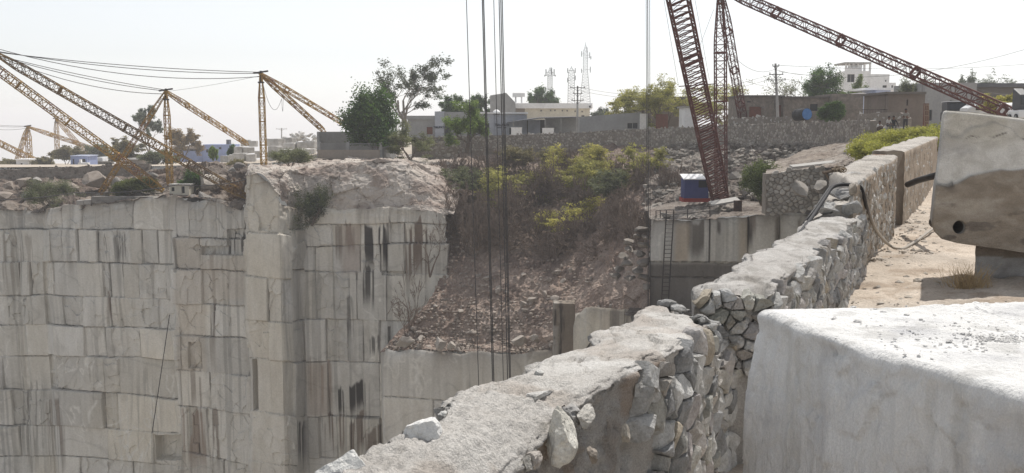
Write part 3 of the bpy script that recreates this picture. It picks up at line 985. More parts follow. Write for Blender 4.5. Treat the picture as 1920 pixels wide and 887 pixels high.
# ---- middle stretch: stone slab top
midw = empty('parapet_wall', (0, 0, 0))
tag(midw, 'middle stretch of rubble wall with flat layered stone top between the broken gap and the taller wall', 'wall')
Ys = np.arange(9.34, 17.3, 0.03)
MR = lambda Y: 2.18 + 0.453 * (Y - 8.8)
m_right = lambda Y: MR(Y) + 0.04 * np.sin(Y * 2.3)
m_left = lambda Y: MR(Y) - 0.72 + 0.05 * np.sin(Y * 3.1) + 0.03 * np.sin(Y * 9)
def m_top(Y, v):
    return 1.12 + 0.02 * np.sin(Y * 1.7) - 0.16 * (1 - sst(9.3, 9.7, Y + 0.1 * v + 0.15 * np.sin(v * 14)))
def m2col(G, prof):
    c = np.ones(G.shape) * np.array((1.02, 1.02, 1.03))
    d = sst(0.05, 0.35, fbm(G * np.array([5, 1.7, 3]), 4, 23))
    c = lerp3(c, (0.78, 0.77, 0.76), d)
    cr_ = np.clip(1 - np.abs(fbm(G * np.array([3.0, 1.2, 2.0]) + 6, 4, 29)) / 0.035, 0, 1)
    return lerp3(c, (0.45, 0.44, 0.43), 0.7 * cr_)
o, GM = wall_core('slab_top_core', Ys, m_right, m_left, m_top, lambda Y: np.full_like(Y, -0.8), M['mortar'], 25, midw, nface=24, ntop=46, rnd=0.03, amp_top=0.026, sc_top=7.0, amp_face=0.02, inset=0.04, colf=m2col, layered=True)
mb = MB()
f_mid = lambda a, b, h: np.stack([MR(a) + 0.04 * np.sin(a * 2.3) + WNOR[0] * h, a + WNOR[1] * h, b], -1)
stone_field(mb, f_mid, 9.3, 17.1, lambda a: -0.7, lambda a: 1.05 - 0.12 * (1 - float(sst(9.3, 9.7, a))), 0.15, 0.11, 0.003, rng, 3, stone_grey, asp=1.5, rough=0.10, tilt=0.3, jit=0.6)
f_end = lambda a, b, h: np.stack([a, 9.36 - h + 0 * a, b], -1)
stone_field(mb, f_end, float(MR(9.3)) - 0.70, float(MR(9.3)) + 0.02, lambda a: 0.3, lambda a: 1.03, 0.10, 0.18, 0.003, rng, 3, stone_grey, asp=1.7, rough=0.16, tilt=0.5, jit=0.75)
mb.build('rubble_facing', M['stone'], midw)

# ---- far stretch: taller, stones flush in brown mortar, brown pier recess, then the wall goes on
farw = empty('boundary_wall', (0, 0, 0))
tag(farw, 'taller rubble wall with pale stones flush in brown mortar, running beside the sunlit dusty path', 'wall')
f_right = lambda Y: FR(Y) + 0.03 * np.sin(Y * 1.1)
f_left = lambda Y: FR(Y) - 0.80 + 0.05 * np.sin(Y * 2.1)
def f_top(Y, v):
    z = 1.66 + 0.032 * (Y - 17) + 0.02 * np.sin(Y * 2.1)
    st = Y - (17.0 + 2.4 * (1 - v))
    z = z - 0.34 * (1 - sst(-0.1, 0.15, st)) - 0.28 * (1 - sst(-1.1, -0.9, st)) * (1 - v)
    return z
def f3col(G, prof):
    c = np.ones(G.shape)
    face = np.array([k == 'R' for v, h, k in prof])
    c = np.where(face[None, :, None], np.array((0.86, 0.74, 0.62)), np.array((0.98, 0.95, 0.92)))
    d = sst(0.05, 0.4, fbm(G * 2.0, 4, 33))
    return lerp3(c, c * 0.72, d)
Ys = np.arange(16.9, 24.6, 0.05)
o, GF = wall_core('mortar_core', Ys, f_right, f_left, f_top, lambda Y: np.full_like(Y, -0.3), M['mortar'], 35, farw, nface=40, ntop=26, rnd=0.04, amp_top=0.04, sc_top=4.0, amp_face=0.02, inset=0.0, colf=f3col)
mb = MB()
f_far = lambda a, b, h: np.stack([FR(a) + 0.03 * np.sin(a * 1.1) + WNOR[0] * h, a + WNOR[1] * h, b], -1)
stone_field(mb, f_far, 17.0, 24.45, lambda a: -0.1, lambda a: 1.60 + 0.032 * (a - 17), 0.16, 0.075, 0.022, rng, 2, stone_white, asp=1.5, rough=0.06, base=-0.012, keep=lambda a, b: rng.random() < 0.82)
mb.build('rubble_facing', M['stone'], farw)
Ys = np.arange(24.5, 26.7, 0.1)
wall_core('brown_pier', Ys, lambda Y: FR(Y) - 0.42, f_left, lambda Y, v: f_top(Y, v) - 0.03, lambda Y: np.full_like(Y, -0.3),
          mat('shaded_brown_plaster', (0.22, 0.155, 0.115), (0.16, 0.115, 0.09), scale=2, bump=0.5, fine=0.25), 37, farw, nface=20, ntop=14, amp_top=0.03, amp_face=0.02)  # brown plaster, darkened in its colour for the shade of the recess
farw2 = empty('boundary_wall', (0, 0, 0))
tag(farw2, 'smoother mortared stretch of boundary wall past the brown pier, half hidden by the hanging grey block', 'wall')
Ys = np.arange(26.6, 44, 0.12)
wall_core('mortar_core', Ys, lambda Y: FR(Y) + 0.05, f_left, lambda Y, v: 2.0 + 0.012 * (Y - 26) + 0 * v, lambda Y: np.full_like(Y, -0.3), M['mortar'], 39, farw2, nface=24, ntop=14, rnd=0.04, amp_top=0.03, amp_face=0.03, inset=0, colf=f3col)
mb = MB()
f_far2 = lambda a, b, h: np.stack([FR(a) + 0.05 + WNOR[0] * h, a + WNOR[1] * h, b], -1)
stone_field(mb, f_far2, 26.9, 40, lambda a: 0.0, lambda a: 1.9, 0.2, 0.07, 0.03, rng, 1, stone_white, asp=1.7, base=-0.02, keep=lambda a, b: rng.random() < 0.5)
mb.build('rubble_facing', M['stone'], farw2)

# big loose stones stepping up at the start of the taller wall, and the rubble in the gap
def loose(name, px, py, Y, s, sd, label, cat='stone', group=None, rz=0.3, col=(0.62, 0.61, 0.59), sub=4, rough=0.08, cuts=10, m_='stone'):
    mb = MB()
    add_rock(mb, (0, 0, 0), s, sd, rz=rz, sub=sub, cuts=cuts, rough=rough, col=np.array(col))
    o = mb.build(name, M[m_])
    o.location = at(px, py, Y)
    tag(o, label, cat, group)
    return o

loose('marble_chunk', 782, 812, 5.15, (0.135, 0.12, 0.11), 101, 'broken white marble chunk with a dark hole on the near wall top', rz=0.5, col=(0.95, 0.95, 0.94), cuts=5, m_='white_marble')
loose('marble_chunk', 655, 882, 4.75, (0.17, 0.13, 0.105), 102, 'rounded pale marble chunk at the lowest outer corner of the near wall top', rz=0.2, col=(0.95, 0.95, 0.93), cuts=5, m_='white_marble')
loose('flat_stone', 1003, 742, 5.95, (0.15, 0.09, 0.035), 103, 'flat white stone lying on the mortar top just above a dark gap', rz=0.35, col=(0.68, 0.67, 0.65), cuts=8)
loose('pebble_stone', 1013, 699, 6.35, (0.045, 0.045, 0.03), 104, 'small white stone sitting on the crest of the near mortar top', col=(0.72, 0.72, 0.70))
loose('pebble_stone', 832, 775, 5.5, (0.035, 0.05, 0.02), 105, 'little pale chip on the outer edge behind the holed marble chunk', col=(0.7, 0.7, 0.68))
loose('edge_stone', 1556, 390, 17.0, (0.30, 0.3, 0.22), 106, 'pale wedge stone set on the wall top below the rope post', rz=0.1, col=(0.60, 0.60, 0.59), cuts=7)
loose('edge_stone', 1588, 362, 17.6, (0.34, 0.35, 0.14), 107, 'layered grey slab stone under the bend of the black hose', rz=0.4, col=(0.46, 0.455, 0.45), cuts=8)
loose('edge_stone', 1590, 392, 16.9, (0.16, 0.25, 0.2), 108, 'grey stone filling the corner where the wall steps up to the taller stretch', rz=0.8, col=(0.44, 0.44, 0.43))
loose('edge_stone', 1592, 337, 19.3, (0.3, 0.3, 0.2), 109, 'triangular pale stone leaning at the head of the taller wall', rz=0.2, col=(0.55, 0.54, 0.53), cuts=6)
gap_r = np.random.default_rng(77)
for i in range(64):
    v_ = gap_r.uniform(0.12, 0.97)
    Yg = 8.5 + 0.95 * (1 - v_) + gap_r.uniform(-0.15, 0.42)
    sz = gap_r.uniform(0.03, 0.095)
    q_ = Yg - 0.95 * (1 - v_)
    zt = 0.98 - 0.35 * float(sst(8.35, 8.75, q_)) + 0.30 * float(sst(8.7, 8.95, q_)) * gap_r.uniform(0.1, 0.9)
    t = gap_r.uniform(0.75, 1.15)
    mb = MB()
    add_rock(mb, (0, 0, 0), (sz * gap_r.uniform(0.9, 1.5), sz * gap_r.uniform(0.8, 1.2), sz * gap_r.uniform(0.5, 0.8)), 200 + i, rz=gap_r.uniform(0, 3), sub=3, cuts=11, rough=0.08, col=np.array((0.43, 0.43, 0.425)) * t)
    o = mb.build('rubble_stone', M['stone'])
    o.location = (float(NR(Yg)) - 0.74 + 0.74 * v_, Yg, zt + sz * 0.25)
    tag(o, 'grey broken stone in the loose rubble filling the gap between the two lower wall stretches', 'stone', 'loose rubble in the wall gap')


# ================================================================== BIG MARBLE BLOCKS
def cube_grid(nx, ny, nz):
    """surface grid of the cube [-1,1]^3 with welded-ish faces (each side its own grid)."""
    Vs, Fs, off = [], [], 0
    for ax, sg in ((0, 1), (0, -1), (1, 1), (1, -1), (2, 1), (2, -1)):
        o = [k for k in (0, 1, 2) if k != ax]
        nn = (nx, ny, nz)
        a, b = np.meshgrid(np.linspace(-1, 1, nn[o[0]]), np.linspace(-1, 1, nn[o[1]]))
        P = np.zeros(a.shape + (3,))
        P[..., ax] = sg
        P[..., o[0]] = a
        P[..., o[1]] = b
        flip = (sg > 0) == (ax == 1)
        f = grid_faces(nn[o[1]], nn[o[0]], off)
        if flip: f = f[:, ::-1]
        Vs.append(P.reshape(-1, 3))
        Fs.append(f)
        off += a.size
    return np.concatenate(Vs), np.concatenate(Fs)


def rounded(V, half, r):
    q = V * half
    inner = np.clip(q, -(half - r), half - r)
    d = q - inner
    return inner + r * d / np.maximum(np.linalg.norm(d, axis=1, keepdims=True), 1e-9)


V, Fc = cube_grid(190, 230, 110)
half = np.array((1.2, 2.0, 1.05))
Pn = rounded(V, half, 0.075)
u = (Pn[:, 0] / half[0] + 1) / 2
v = (Pn[:, 1] / half[1] + 1) / 2
A, B, C_, D_ = np.array((2.80, 2.7)), np.array((5.2, 2.6)), np.array((4.0, 6.95)), np.array((1.60, 6.68))
XY = (A * ((1 - u) * (1 - v))[:, None] + B * (u * (1 - v))[:, None] + C_ * (u * v)[:, None] + D_ * ((1 - u) * v)[:, None])
Pw = np.concatenate([XY, (Pn[:, 2] + 0.35)[:, None]], 1)
top = sst(0.9, 1.04, Pn[:, 2])
side = 1 - top
big = fbm(Pw * 0.9, 4, 311)
Pw[:, 2] += top * (0.035 * big + 0.016 * fbm(Pw * np.array([4, 4, 4]), 4, 312) + 0.010 * np.maximum(0, fbm(Pw * 14, 3, 313)))
cr_ = sst(0.0, 0.3, fbm(Pw * np.array([1.4, 1.4, 0]) + 3.0, 3, 314)) * top * sst(2.6, 3.2, Pw[:, 0])
Pw[:, 2] += 0.035 * cr_ * np.maximum(0, fbm(Pw * 20, 3, 315))
edge = np.exp(-((Pn[:, 2] - 1.0) / 0.18) ** 2) * side
sideN = np.array((-0.955, -0.29))
dis = (0.05 * fbm(Pw * np.array([1.3, 1.3, 0.5]), 4, 316) + 0.022 * fbm(Pw * np.array([5, 5, 1.2]), 4, 317) + 0.008 * fbm(Pw * np.array([18, 18, 7]), 3, 318)) * side
dis += 0.06 * edge * fbm(Pw * 3.2, 4, 319) + side * 0.05 * facet(Pw * np.array([1, 1, 0.5]), 1.7, 320, 0.5, 0.2) + side * 0.02 * facet(Pw, 6.0, 324, 0.6, 0.3) + 0.06 * edge * np.minimum(0, facet(Pw, 5.5, 321, 0.5, 0.5)) + side * 0.02 * fbm(np.stack([Pw[:, 0] * 9, Pw[:, 1] * 9, Pw[:, 2] * 0.8], -1), 3, 322)
Pw[:, :2] += dis[:, None] * sideN
Pw[:, 0] -= 0.06 * (1.4 - Pw[:, 2]) * (v > 0.8) * np.clip((v - 0.8) * 5, 0, 1)
cw = np.ones((len(Pw), 3))
flt = fbm(Pw * np.array([5, 5, 0.7]), 4, 331) * side
cw = lerp3(cw, (0.86, 0.85, 0.83), sst(0.05, 0.35, flt))
cw = lerp3(cw, (0.78, 0.775, 0.785), 0.8 * sst(0.12, 0.4, fbm(Pw * np.array([2.2, 2.2, 1.0]) + 6, 4, 332)) * side)
cw = lerp3(cw, (0.78, 0.775, 0.765), 0.8 * sst(0.15, 0.3, fbm(Pw * 6 + 2, 4, 333)) * top)
rb = np_mesh('marble_block', Pw, Fc, M['white_marble'], None, cw, True)
tag(rb, 'big white raw marble block with powdery crumbs on top, filling the lower right corner', 'stone block')
# crumbs of powder on the block, counted ones as their own stones
cr_r = np.random.default_rng(5)
for i, (px, py, s) in enumerate([(1598, 577, .035), (1655, 585, .045), (1563, 597, .04), (1610, 602, .04), (1700, 574, .02), (1727, 599, .022), (1700, 590, .035), (1752, 590, .02), (1735, 609, .025), (1788, 611, .028), (1703, 619, .03), (1817, 603, .018), (1720, 637, .03), (1782, 640, .04), (1834, 631, .04),
                                 (1862, 633, .035), (1845, 645, .03), (1880, 640, .03), (1660, 610, .015), (1634, 597, .02), (1905, 655, .03), (1872, 617, .02), (1830, 655, .035), (1640, 579, .02), (1895, 628, .02), (1757, 634, .02), (1625, 611, .015), (1810, 650, .025)]):
    p = gz(px, py, 1.405)
    mb = MB()
    add_rock(mb, (0, 0, 0), np.array((s * cr_r.uniform(0.8, 1.6), s * cr_r.uniform(0.6, 1.0), s * cr_r.uniform(0.4, 0.65))) * 0.62, 400 + i, rz=cr_r.uniform(-0.5, 0.5), sub=3, cuts=8, rough=0.25, col=np.array((1.0, 0.99, 0.98)) * cr_r.uniform(0.8, 1.0))
    o = mb.build('marble_crumb', M['white_marble'])
    o.location = p
    tag(o, 'small crumb of white marble lying on top of the big raw block', 'crumb', 'marble crumbs on the raw block')

pw = np.random.default_rng(8)
mb = MB()
for i in range(520):
    a, r_ = pw.uniform(0, 6.28), abs(pw.normal()) * 0.5
    q = gz(1840, 640, 1.40)
    x, y = q[0] + math.cos(a) * r_ * 0.75 + 0.15, q[1] + math.sin(a) * r_ * 0.55
    if i > 430: x, y = pw.uniform(2.1, 3.6), pw.uniform(4.8, 6.6)
    s = pw.uniform(0.003, 0.012)
    V_, F_ = ico(1)
    mb.add(V_ * np.array((s, s, s * 0.6)) + pw.normal(size=V_.shape) * s * 0.15 + (x, y, 1.405), F_, np.array((1.0, 0.99, 0.98)) * pw.uniform(0.8, 1.05))
tag(mb.build('marble_powder', M['white_marble']), 'powdery marble grit lying on the raw white block', kind='stuff')

# the slab-like block hanging over the path, with a drill hole
SD = 16.3
out_px = [(1774, 207), (1800, 208), (1840, 212), (1880, 217), (1920, 222), (1990, 229), (2070, 238), (2110, 250), (2118, 330), (2112, 420), (2085, 478), (2030, 482), (1970, 480), (1920, 474), (1880, 468), (1836, 462), (1795, 456), (1765, 448), (1752, 434), (1747, 418), (1752, 360), (1755, 342), (1761, 295), (1765, 255), (1768, 226), (1769, 212)]
OP = np.array([at(x, y, SD) for x, y in out_px])[:, [0, 2]]
hc = np.array(at(1797, 426, SD))[[0, 2]]
hr = 0.105
ang = np.linspace(0, 2 * math.pi, 281)[:-1]
def ray_poly(c, th):
    d = np.array((math.cos(th), math.sin(th)))
    best = 1e9
    for i in range(len(OP)):
        p, q = OP[i], OP[(i + 1) % len(OP)]
        e = q - p
        den = d[0] * e[1] - d[1] * e[0]
        if abs(den) < 1e-9: continue
        t = ((p - c)[0] * e[1] - (p - c)[1] * e[0]) / den
        s_ = ((p - c)[0] * d[1] - (p - c)[1] * d[0]) / den
        if t > 0 and -1e-6 <= s_ <= 1 + 1e-6: best = min(best, t)
    return best
# denser angles to the right where the outline is far
th = np.unique(np.concatenate([ang, np.linspace(-0.35, 0.75, 260)]) % (2 * math.pi))
ro = np.array([ray_poly(hc, t) for t in th])
nt_ = len(th)
rings = []
dx = np.stack([np.cos(th), np.sin(th)], 1)
TH = 1.35
for t in np.concatenate([[0.0, 0.008], np.linspace(0.03, 0.985, 110), [0.995, 1.0]]):
    r_ = hr + (ro - hr) * t
    P2 = hc + dx * r_[:, None]
    back = 0.05 * max(0, (t - 0.97) / 0.03) ** 2 + (0.02 if t == 0 else 0)
    rings.append(np.concatenate([P2[:, :1], np.full((nt_, 1), SD + back), P2[:, 1:]], 1))
front = np.array(rings)
XZ = front[..., [0, 2]]
q3 = np.stack([XZ[..., 0], XZ[..., 1], XZ[..., 0] * 0], -1)
pyf = proj(front)[1]
pxf = proj(front)[0]
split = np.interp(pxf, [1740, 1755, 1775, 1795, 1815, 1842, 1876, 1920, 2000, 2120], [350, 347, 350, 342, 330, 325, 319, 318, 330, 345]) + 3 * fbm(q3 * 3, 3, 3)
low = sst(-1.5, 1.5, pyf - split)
front[..., 1] -= 0.05 * low + (0.03 * fbm(q3 * 1.2, 3, 4) + low * 0.035 * fbm(q3 * np.array([2.5, 5, 1]), 5, 5) + 0.006 * fbm(q3 * 9, 3, 6))
sides = []
for k, dd in enumerate((0.05, 0.2, 0.5, 0.8, 1.1, TH)):
    P = front[-1].copy()
    P[:, 1] = SD + dd
    P[:, 0] += 0.40 * dd
    if k: P[:, [0, 2]] += (0.05 * fbm(np.stack([P[:, 0] * 2, P[:, 1] * 2, P[:, 2] * 2], -1), 3, 9))[:, None] * dx
    sides.append(P)
cen = np.array([[OP[:, 0].mean() + 0.4 * TH, SD + TH, OP[:, 1].mean()]])
tube = []
for dd in (0.0, 0.05, 0.3, 0.9):
    P2 = hc + dx * hr * 0.98
    tube.append(np.concatenate([P2[:, :1], np.full((nt_, 1), SD + 0.02 + dd), P2[:, 1:]], 1))
allr = np.concatenate([np.array(tube)[::-1], front, np.array(sides)], 0)
nr_ = allr.shape[0]
Vv = allr.reshape(-1, 3)
idx = np.arange(nr_ * nt_).reshape(nr_, nt_)
Fq = np.stack([idx[:-1], np.roll(idx[:-1], -1, 1), np.roll(idx[1:], -1, 1), idx[1:]], -1).reshape(-1, 4)
up = np.array((0.68, 0.67, 0.64))
c = np.tile(np.array((0.42, 0.40, 0.375)), (nr_, nt_, 1))
nf0 = len(tube)
qq = q3
wv = fbm(qq * 0.9, 3, 12)
cu = lerp3(up, (0.53, 0.52, 0.505), sst(0.0, 0.4, fbm(qq * np.array([1.0, 2.2, 1]) + 3, 4, 13)))
cu = lerp3(cu, (0.56, 0.53, 0.46), 0.7 * sst(0.05, 0.3, fbm(qq * 1.1 + 8, 3, 14)) * sst(290, 250, pyf))
cu = lerp3(cu, (0.33, 0.33, 0.33), 0.6 * np.clip(1 - np.abs(fbm(qq * 0.6 + wv[..., None] * 0.7 + 20, 3, 15)) / 0.05, 0, 1))
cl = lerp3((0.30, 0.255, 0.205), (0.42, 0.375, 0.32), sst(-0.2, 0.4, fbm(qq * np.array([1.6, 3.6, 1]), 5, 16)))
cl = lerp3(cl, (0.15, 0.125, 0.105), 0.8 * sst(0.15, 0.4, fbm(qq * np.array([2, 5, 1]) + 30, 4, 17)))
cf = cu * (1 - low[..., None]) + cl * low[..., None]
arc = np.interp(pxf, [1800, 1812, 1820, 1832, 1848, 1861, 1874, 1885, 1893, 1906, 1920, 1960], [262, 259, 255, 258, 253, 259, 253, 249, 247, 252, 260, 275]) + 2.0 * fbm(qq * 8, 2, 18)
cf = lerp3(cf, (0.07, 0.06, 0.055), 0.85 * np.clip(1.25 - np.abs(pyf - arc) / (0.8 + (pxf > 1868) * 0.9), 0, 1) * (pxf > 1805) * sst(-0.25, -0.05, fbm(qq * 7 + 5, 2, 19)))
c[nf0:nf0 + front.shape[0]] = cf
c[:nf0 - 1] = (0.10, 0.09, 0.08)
slab = empty('marble_block', (0, 0, 0))
tag(slab, 'grey marble block with round drill hole and brown lower half, jutting over the path', 'stone block')
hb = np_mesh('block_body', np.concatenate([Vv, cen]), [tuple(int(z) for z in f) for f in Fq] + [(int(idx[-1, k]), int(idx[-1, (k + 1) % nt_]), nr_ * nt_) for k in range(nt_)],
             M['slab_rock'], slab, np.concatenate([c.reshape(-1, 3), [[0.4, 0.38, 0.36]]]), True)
# block it rests on
V, Fc = cube_grid(40, 40, 40)
P = rounded(V, np.array((0.95, 0.6, 0.62)), 0.05)
P += 0.03 * fbm(P * 3, 4, 51)[:, None]
P[:, 0] += 0.47 * (P[:, 1] + 0.6)
pc = at(1835, 520, 16.45)
cc = np.tile(np.array((0.36, 0.355, 0.35)), (len(P), 1))
cc = lerp3(cc, (0.20, 0.19, 0.185), sst(0.0, 0.4, fbm(P * 2.0 + 4, 4, 52)))
cc = np.where((P[:, 2] > 0.36)[:, None], np.array((0.22, 0.185, 0.15)), cc)  # brown band over the upper part
sb = np_mesh('support_block', P, Fc, M['slab_rock'], None, cc, True)
sb.location = (pc[0] + 0.95, 16.45 + 0.75, 0.12)
tag(sb, 'grey stained support block under the drilled marble block, with a brown band along its top', 'stone block')
# ================================================================== DERRICKS
def lattice(mb, p0, p1, w0, wm, w1, taper=0.12, nb=20, chord=0.07, brace=0.035, h0=None, hm=None, h1=None, ref=(0, 1, 0), style='x', taper1=None):
    p0, p1 = np.array(p0, float), np.array(p1, float)
    ax = p1 - p0
    L = np.linalg.norm(ax)
    ax /= L
    s = np.cross(ax, np.array(ref, float))
    s /= np.linalg.norm(s)
    t = np.cross(s, ax)
    taper1 = taper if taper1 is None else taper1
    hm = wm if hm is None else hm
    h0 = w0 if h0 is None else h0
    h1 = w1 if h1 is None else h1
    def dims(u):
        if u < taper:
            k = u / taper
            return w0 + (wm - w0) * k, h0 + (hm - h0) * k
        if u > 1 - taper1:
            k = (1 - u) / taper1
            return w1 + (wm - w1) * k, h1 + (hm - h1) * k
        return wm, hm
    us = np.linspace(0, 1, nb + 1)
    C = []
    for u in us:
        w, h = dims(u)
        c = p0 + ax * L * u
        C.append([c + s * a * w / 2 + t * b * h / 2 for a, b in ((-1, -1), (1, -1), (1, 1), (-1, 1))])
    for i in range(nb):
        for k in range(4):
            mb.bar(C[i][k], C[i + 1][k], chord, cap=False)
            k2 = (k + 1) % 4
            if style == 'rung' and k in (0, 2):
                mb.bar(C[i][k], C[i][k2], brace * 1.6, cap=False)
                mb.bar(C[i][k], C[i + 1][k2], brace * 0.7, n=3, cap=False)
            else:
                if i % 2: mb.bar(C[i][k], C[i + 1][k2], brace, n=3, cap=False)
                else: mb.bar(C[i][k2], C[i + 1][k], brace, n=3, cap=False)
                mb.bar(C[i][k], C[i][k2], brace, n=3, cap=False)
    for i in range(0, nb + 1, max(4, nb // 4)):
        c = np.mean(C[i], 0)
        for k in range(4):
            k2 = (k + 1) % 4
            mb.bar(C[i][k], C[i][k2], chord * 1.5, cap=True)


def sag(a, b, s, n=16):
    a, b = np.array(a, float), np.array(b, float)
    t = np.linspace(0, 1, n)[:, None]
    P = a + (b - a) * t
    P[:, 2] -= (4 * s * t * (1 - t))[:, 0]
    return P


def derrick(label, base, apex, mast_w, mt, legs, boom=None, boom_w=1.0, lift_r=0.035, nb=22, chord=0.06, brace=0.03, base_obj=True, boom_mat=None, hoist=None, cap=True, group='derrick cranes on the quarry rim'):
    t = empty('derrick_crane', tuple(base))
    tag(t, label, 'derrick crane', group)
    b0 = np.array(base, float)
    def P(v): return np.array(v, float) - b0
    mb = MB()
    lattice(mb, P(base), P(apex), mast_w * 0.8, mast_w, mast_w * 0.3, 0.06, nb, chord, brace, taper1=0.25)
    mb.build('mast', mt, t)
    if cap:
        mb = MB()
        a = P(apex)
        mb.bar(a - (0, 0, 0.9), a + (0, 0, 0.35), mast_w * 0.22, n=8)
        mb.bar(a + (-0.8, 0.1, 0.10), a + (0.8, -0.1, 0.32), mast_w * 0.17, n=6)
        mb.bar(a - (0, 0, 0.95), a - (0, 0, 0.8), mast_w * 0.62, n=10)
        mb.build('mast_cap', M['dark_steel'], t)
    for q in legs:
        mb = MB()
        lattice(mb, P(apex), P(q[0]), 0.25, q[1], 0.35, 0.18, q[2], chord * 0.9, brace * 0.9, taper1=0.06)
        mb.build('stay_leg', mt, t)
    if boom:
        mb = MB()
        lattice(mb, P(boom[0]), P(boom[1]), boom_w * 0.4, boom_w, boom_w * 0.35, 0.05, boom[2], chord * 1.25, brace * 1.3, taper1=0.10)
        mb.build('boom', boom_mat or mt, t)
        mb = MB()
        for dz, dx_ in ((0, 0), (0.22, 0.1), (0.75, 0.25)):
            mb.tube(sag(P(apex) + (0, 0, 0.2 - dz * 0.6), P(boom[1]) + (dx_, 0, dz * 0.5), 0.35 + dz * 1.2), lift_r, n=4)
        mb.build('lift_rope', M['cable'], t)
    if hoist is not None:
        mb = MB()
        for dx_ in (0, 0.55):
            mb.bar(P(boom[1]) + (dx_, 0, 0), P(hoist) + (dx_, 0, 0), lift_r * 0.8, n=4)
        mb.build('hoist_rope', M['cable'], t)
    return t


derrick('weathered yellow derrick crane whose mast rises beside the small white hut on the left ledge', at(319, 348, 114.5), at(311, 172, 114.5), 0.55, M['yellow'],
        [(at(187, 364, 112.5), 0.48, 22), (at(464, 270, 138), 0.48, 22)], (at(305, 357, 113), at(-63, 88, 106), 36), 0.8, hoist=at(-63, 420, 106), nb=16)
M['yellow_dark'] = mat('grimy_yellow_steel', (0.12, 0.078, 0.040), (0.28, 0.17, 0.05), scale=0.25, lo=0.45, hi=0.6, c3=(0.09, 0.05, 0.03), s3=0.4, bump=0.1, fine=0.2, fscale=5)
derrick('yellow derrick crane on top of the pale pillar, its long dark boom crossing another', at(495, 316, 109), at(489, 139, 109), 0.55, M['yellow'],
        [(at(608, 246, 128), 0.48, 22), (at(668, 246, 140), 0.5, 22)], (at(468, 372, 109.5), at(-14, 97, 104), 44), 0.8, boom_mat=M['yellow_dark'], nb=16)
derrick('small hazy yellow derrick crane farthest left, beyond the stone wall', at(56, 312, 232), at(52, 238, 232), 0.95, M['yellow'],
        [(at(27, 316, 226), 0.7, 14), (at(215, 292, 262), 0.7, 24)], (at(100, 318, 228), at(-90, 225, 222), 24), 1.1, hoist=at(-90, 320, 222), nb=12, chord=0.09, brace=0.05)
derrick('faint yellow derrick mast in the haze, second from the left edge', at(108, 296, 262), at(105, 223, 262), 0.85, M['yellow'], [(at(170, 296, 275), 0.8, 14)], nb=12, chord=0.08, brace=0.045)
# red derrick
t = derrick('red oxide derrick crane with a heavy lattice boom beside the blue cabin', at(1352, 370, 91), at(1350, -24, 91), 0.9, M['rust_red'],
            [(at(1398, 252, 116), 0.7, 24)], None, nb=26, chord=0.07, brace=0.03, cap=True)
b0 = np.array(at(1352, 370, 91))
mb = MB()
lattice(mb, np.array(at(1350, 370, 88)) - b0, np.array(at(1213, -281, 64)) - b0, 1.3, 1.42, 0.8, 0.05, 58, 0.085, 0.04, hm=0.8, h0=0.6, h1=0.6, style='rung', taper1=0.08)
for u, wd in ((0.405, 3.0),):
    c = (np.array(at(1350, 370, 88)) * (1 - u) + np.array(at(1213, -281, 64)) * u) - b0
    mb.bar(c + (-1.35, 0, -0.1), c + (1.55, 0.0, 0.1), 0.05)
mb.build('boom', M['rust_red'], t)
mb = MB()
lattice(mb, np.array(at(1350, -22, 91)) - b0, np.array(at(1912, 222, 66)) - b0, 0.35, 0.72, 0.5, 0.10, 46, 0.075, 0.03, taper1=0.03)
mb.build('stay_leg', M['rust_red'], t)
mb = MB()
for dz in (0.0, 0.3, 0.6):
    mb.bar(np.array(at(1350, -24, 91)) - b0, np.array(at(1213, -281, 64)) - b0 + (0, 0, dz), 0.03)
mb.build('lift_rope', M['cable'], t)
mb = MB()
for k, (x0, x1) in enumerate(((1210.5, 1214), (1213.5, 1216.5), (1217.5, 1219.5))):
    mb.bar(np.array(at(x0, -281, 63.8)) - b0, np.array(at(x1, 640, 63.8)) - b0, 0.022 + 0.012 * (k == 1))
mb.build('hoist_rope', M['cable'], t)
for a, b in ((at(1240, -30, 70), at(1272, 160, 78)), (at(1298, -30, 84), at(1330, 150, 90)), (at(1338, 18, 91), at(1310, 92, 88))):
    mb = MB()
    mb.bar(np.array(a) - b0, np.array(b) - b0, 0.016, n=3)
    mb.build('guy_wire', M['cable'], t)
mb = MB()
p = np.array(at(1912, 222, 66)) - b0
mb.box(p - (0, 0, 0.9), (1.6, 1.6, 1.7))
mb.build('footing', M['mortar_far'], t)

# ropes hanging into the pit from a crane that reaches in from above
ROPES = [('thin hoist rope, first of the four hanging lines left of centre', [(875, 899)], 0.024),
         ('thick doubled hoist rope, second of the four hanging lines left of centre', [(906.5, 924.5), (909, 927)], 0.034),
         ('thin hoist rope, third of the four hanging lines left of centre', [(928.5, 944.5)], 0.022),
         ('thick triple hoist rope, rightmost of the four hanging lines left of centre', [(939.5, 952), (942.5, 955.5), (945.5, 957.5)], 0.030)]
for lab, ls, r in ROPES:
    mb = MB()
    for a, b in ls:
        mb.bar(at(a - 11, -330, 60), at(b + 3, 860, 60), r, n=5)
    tag(mb.build('hoist_rope', M['cable']), lab, 'rope', 'ropes hanging into the pit')

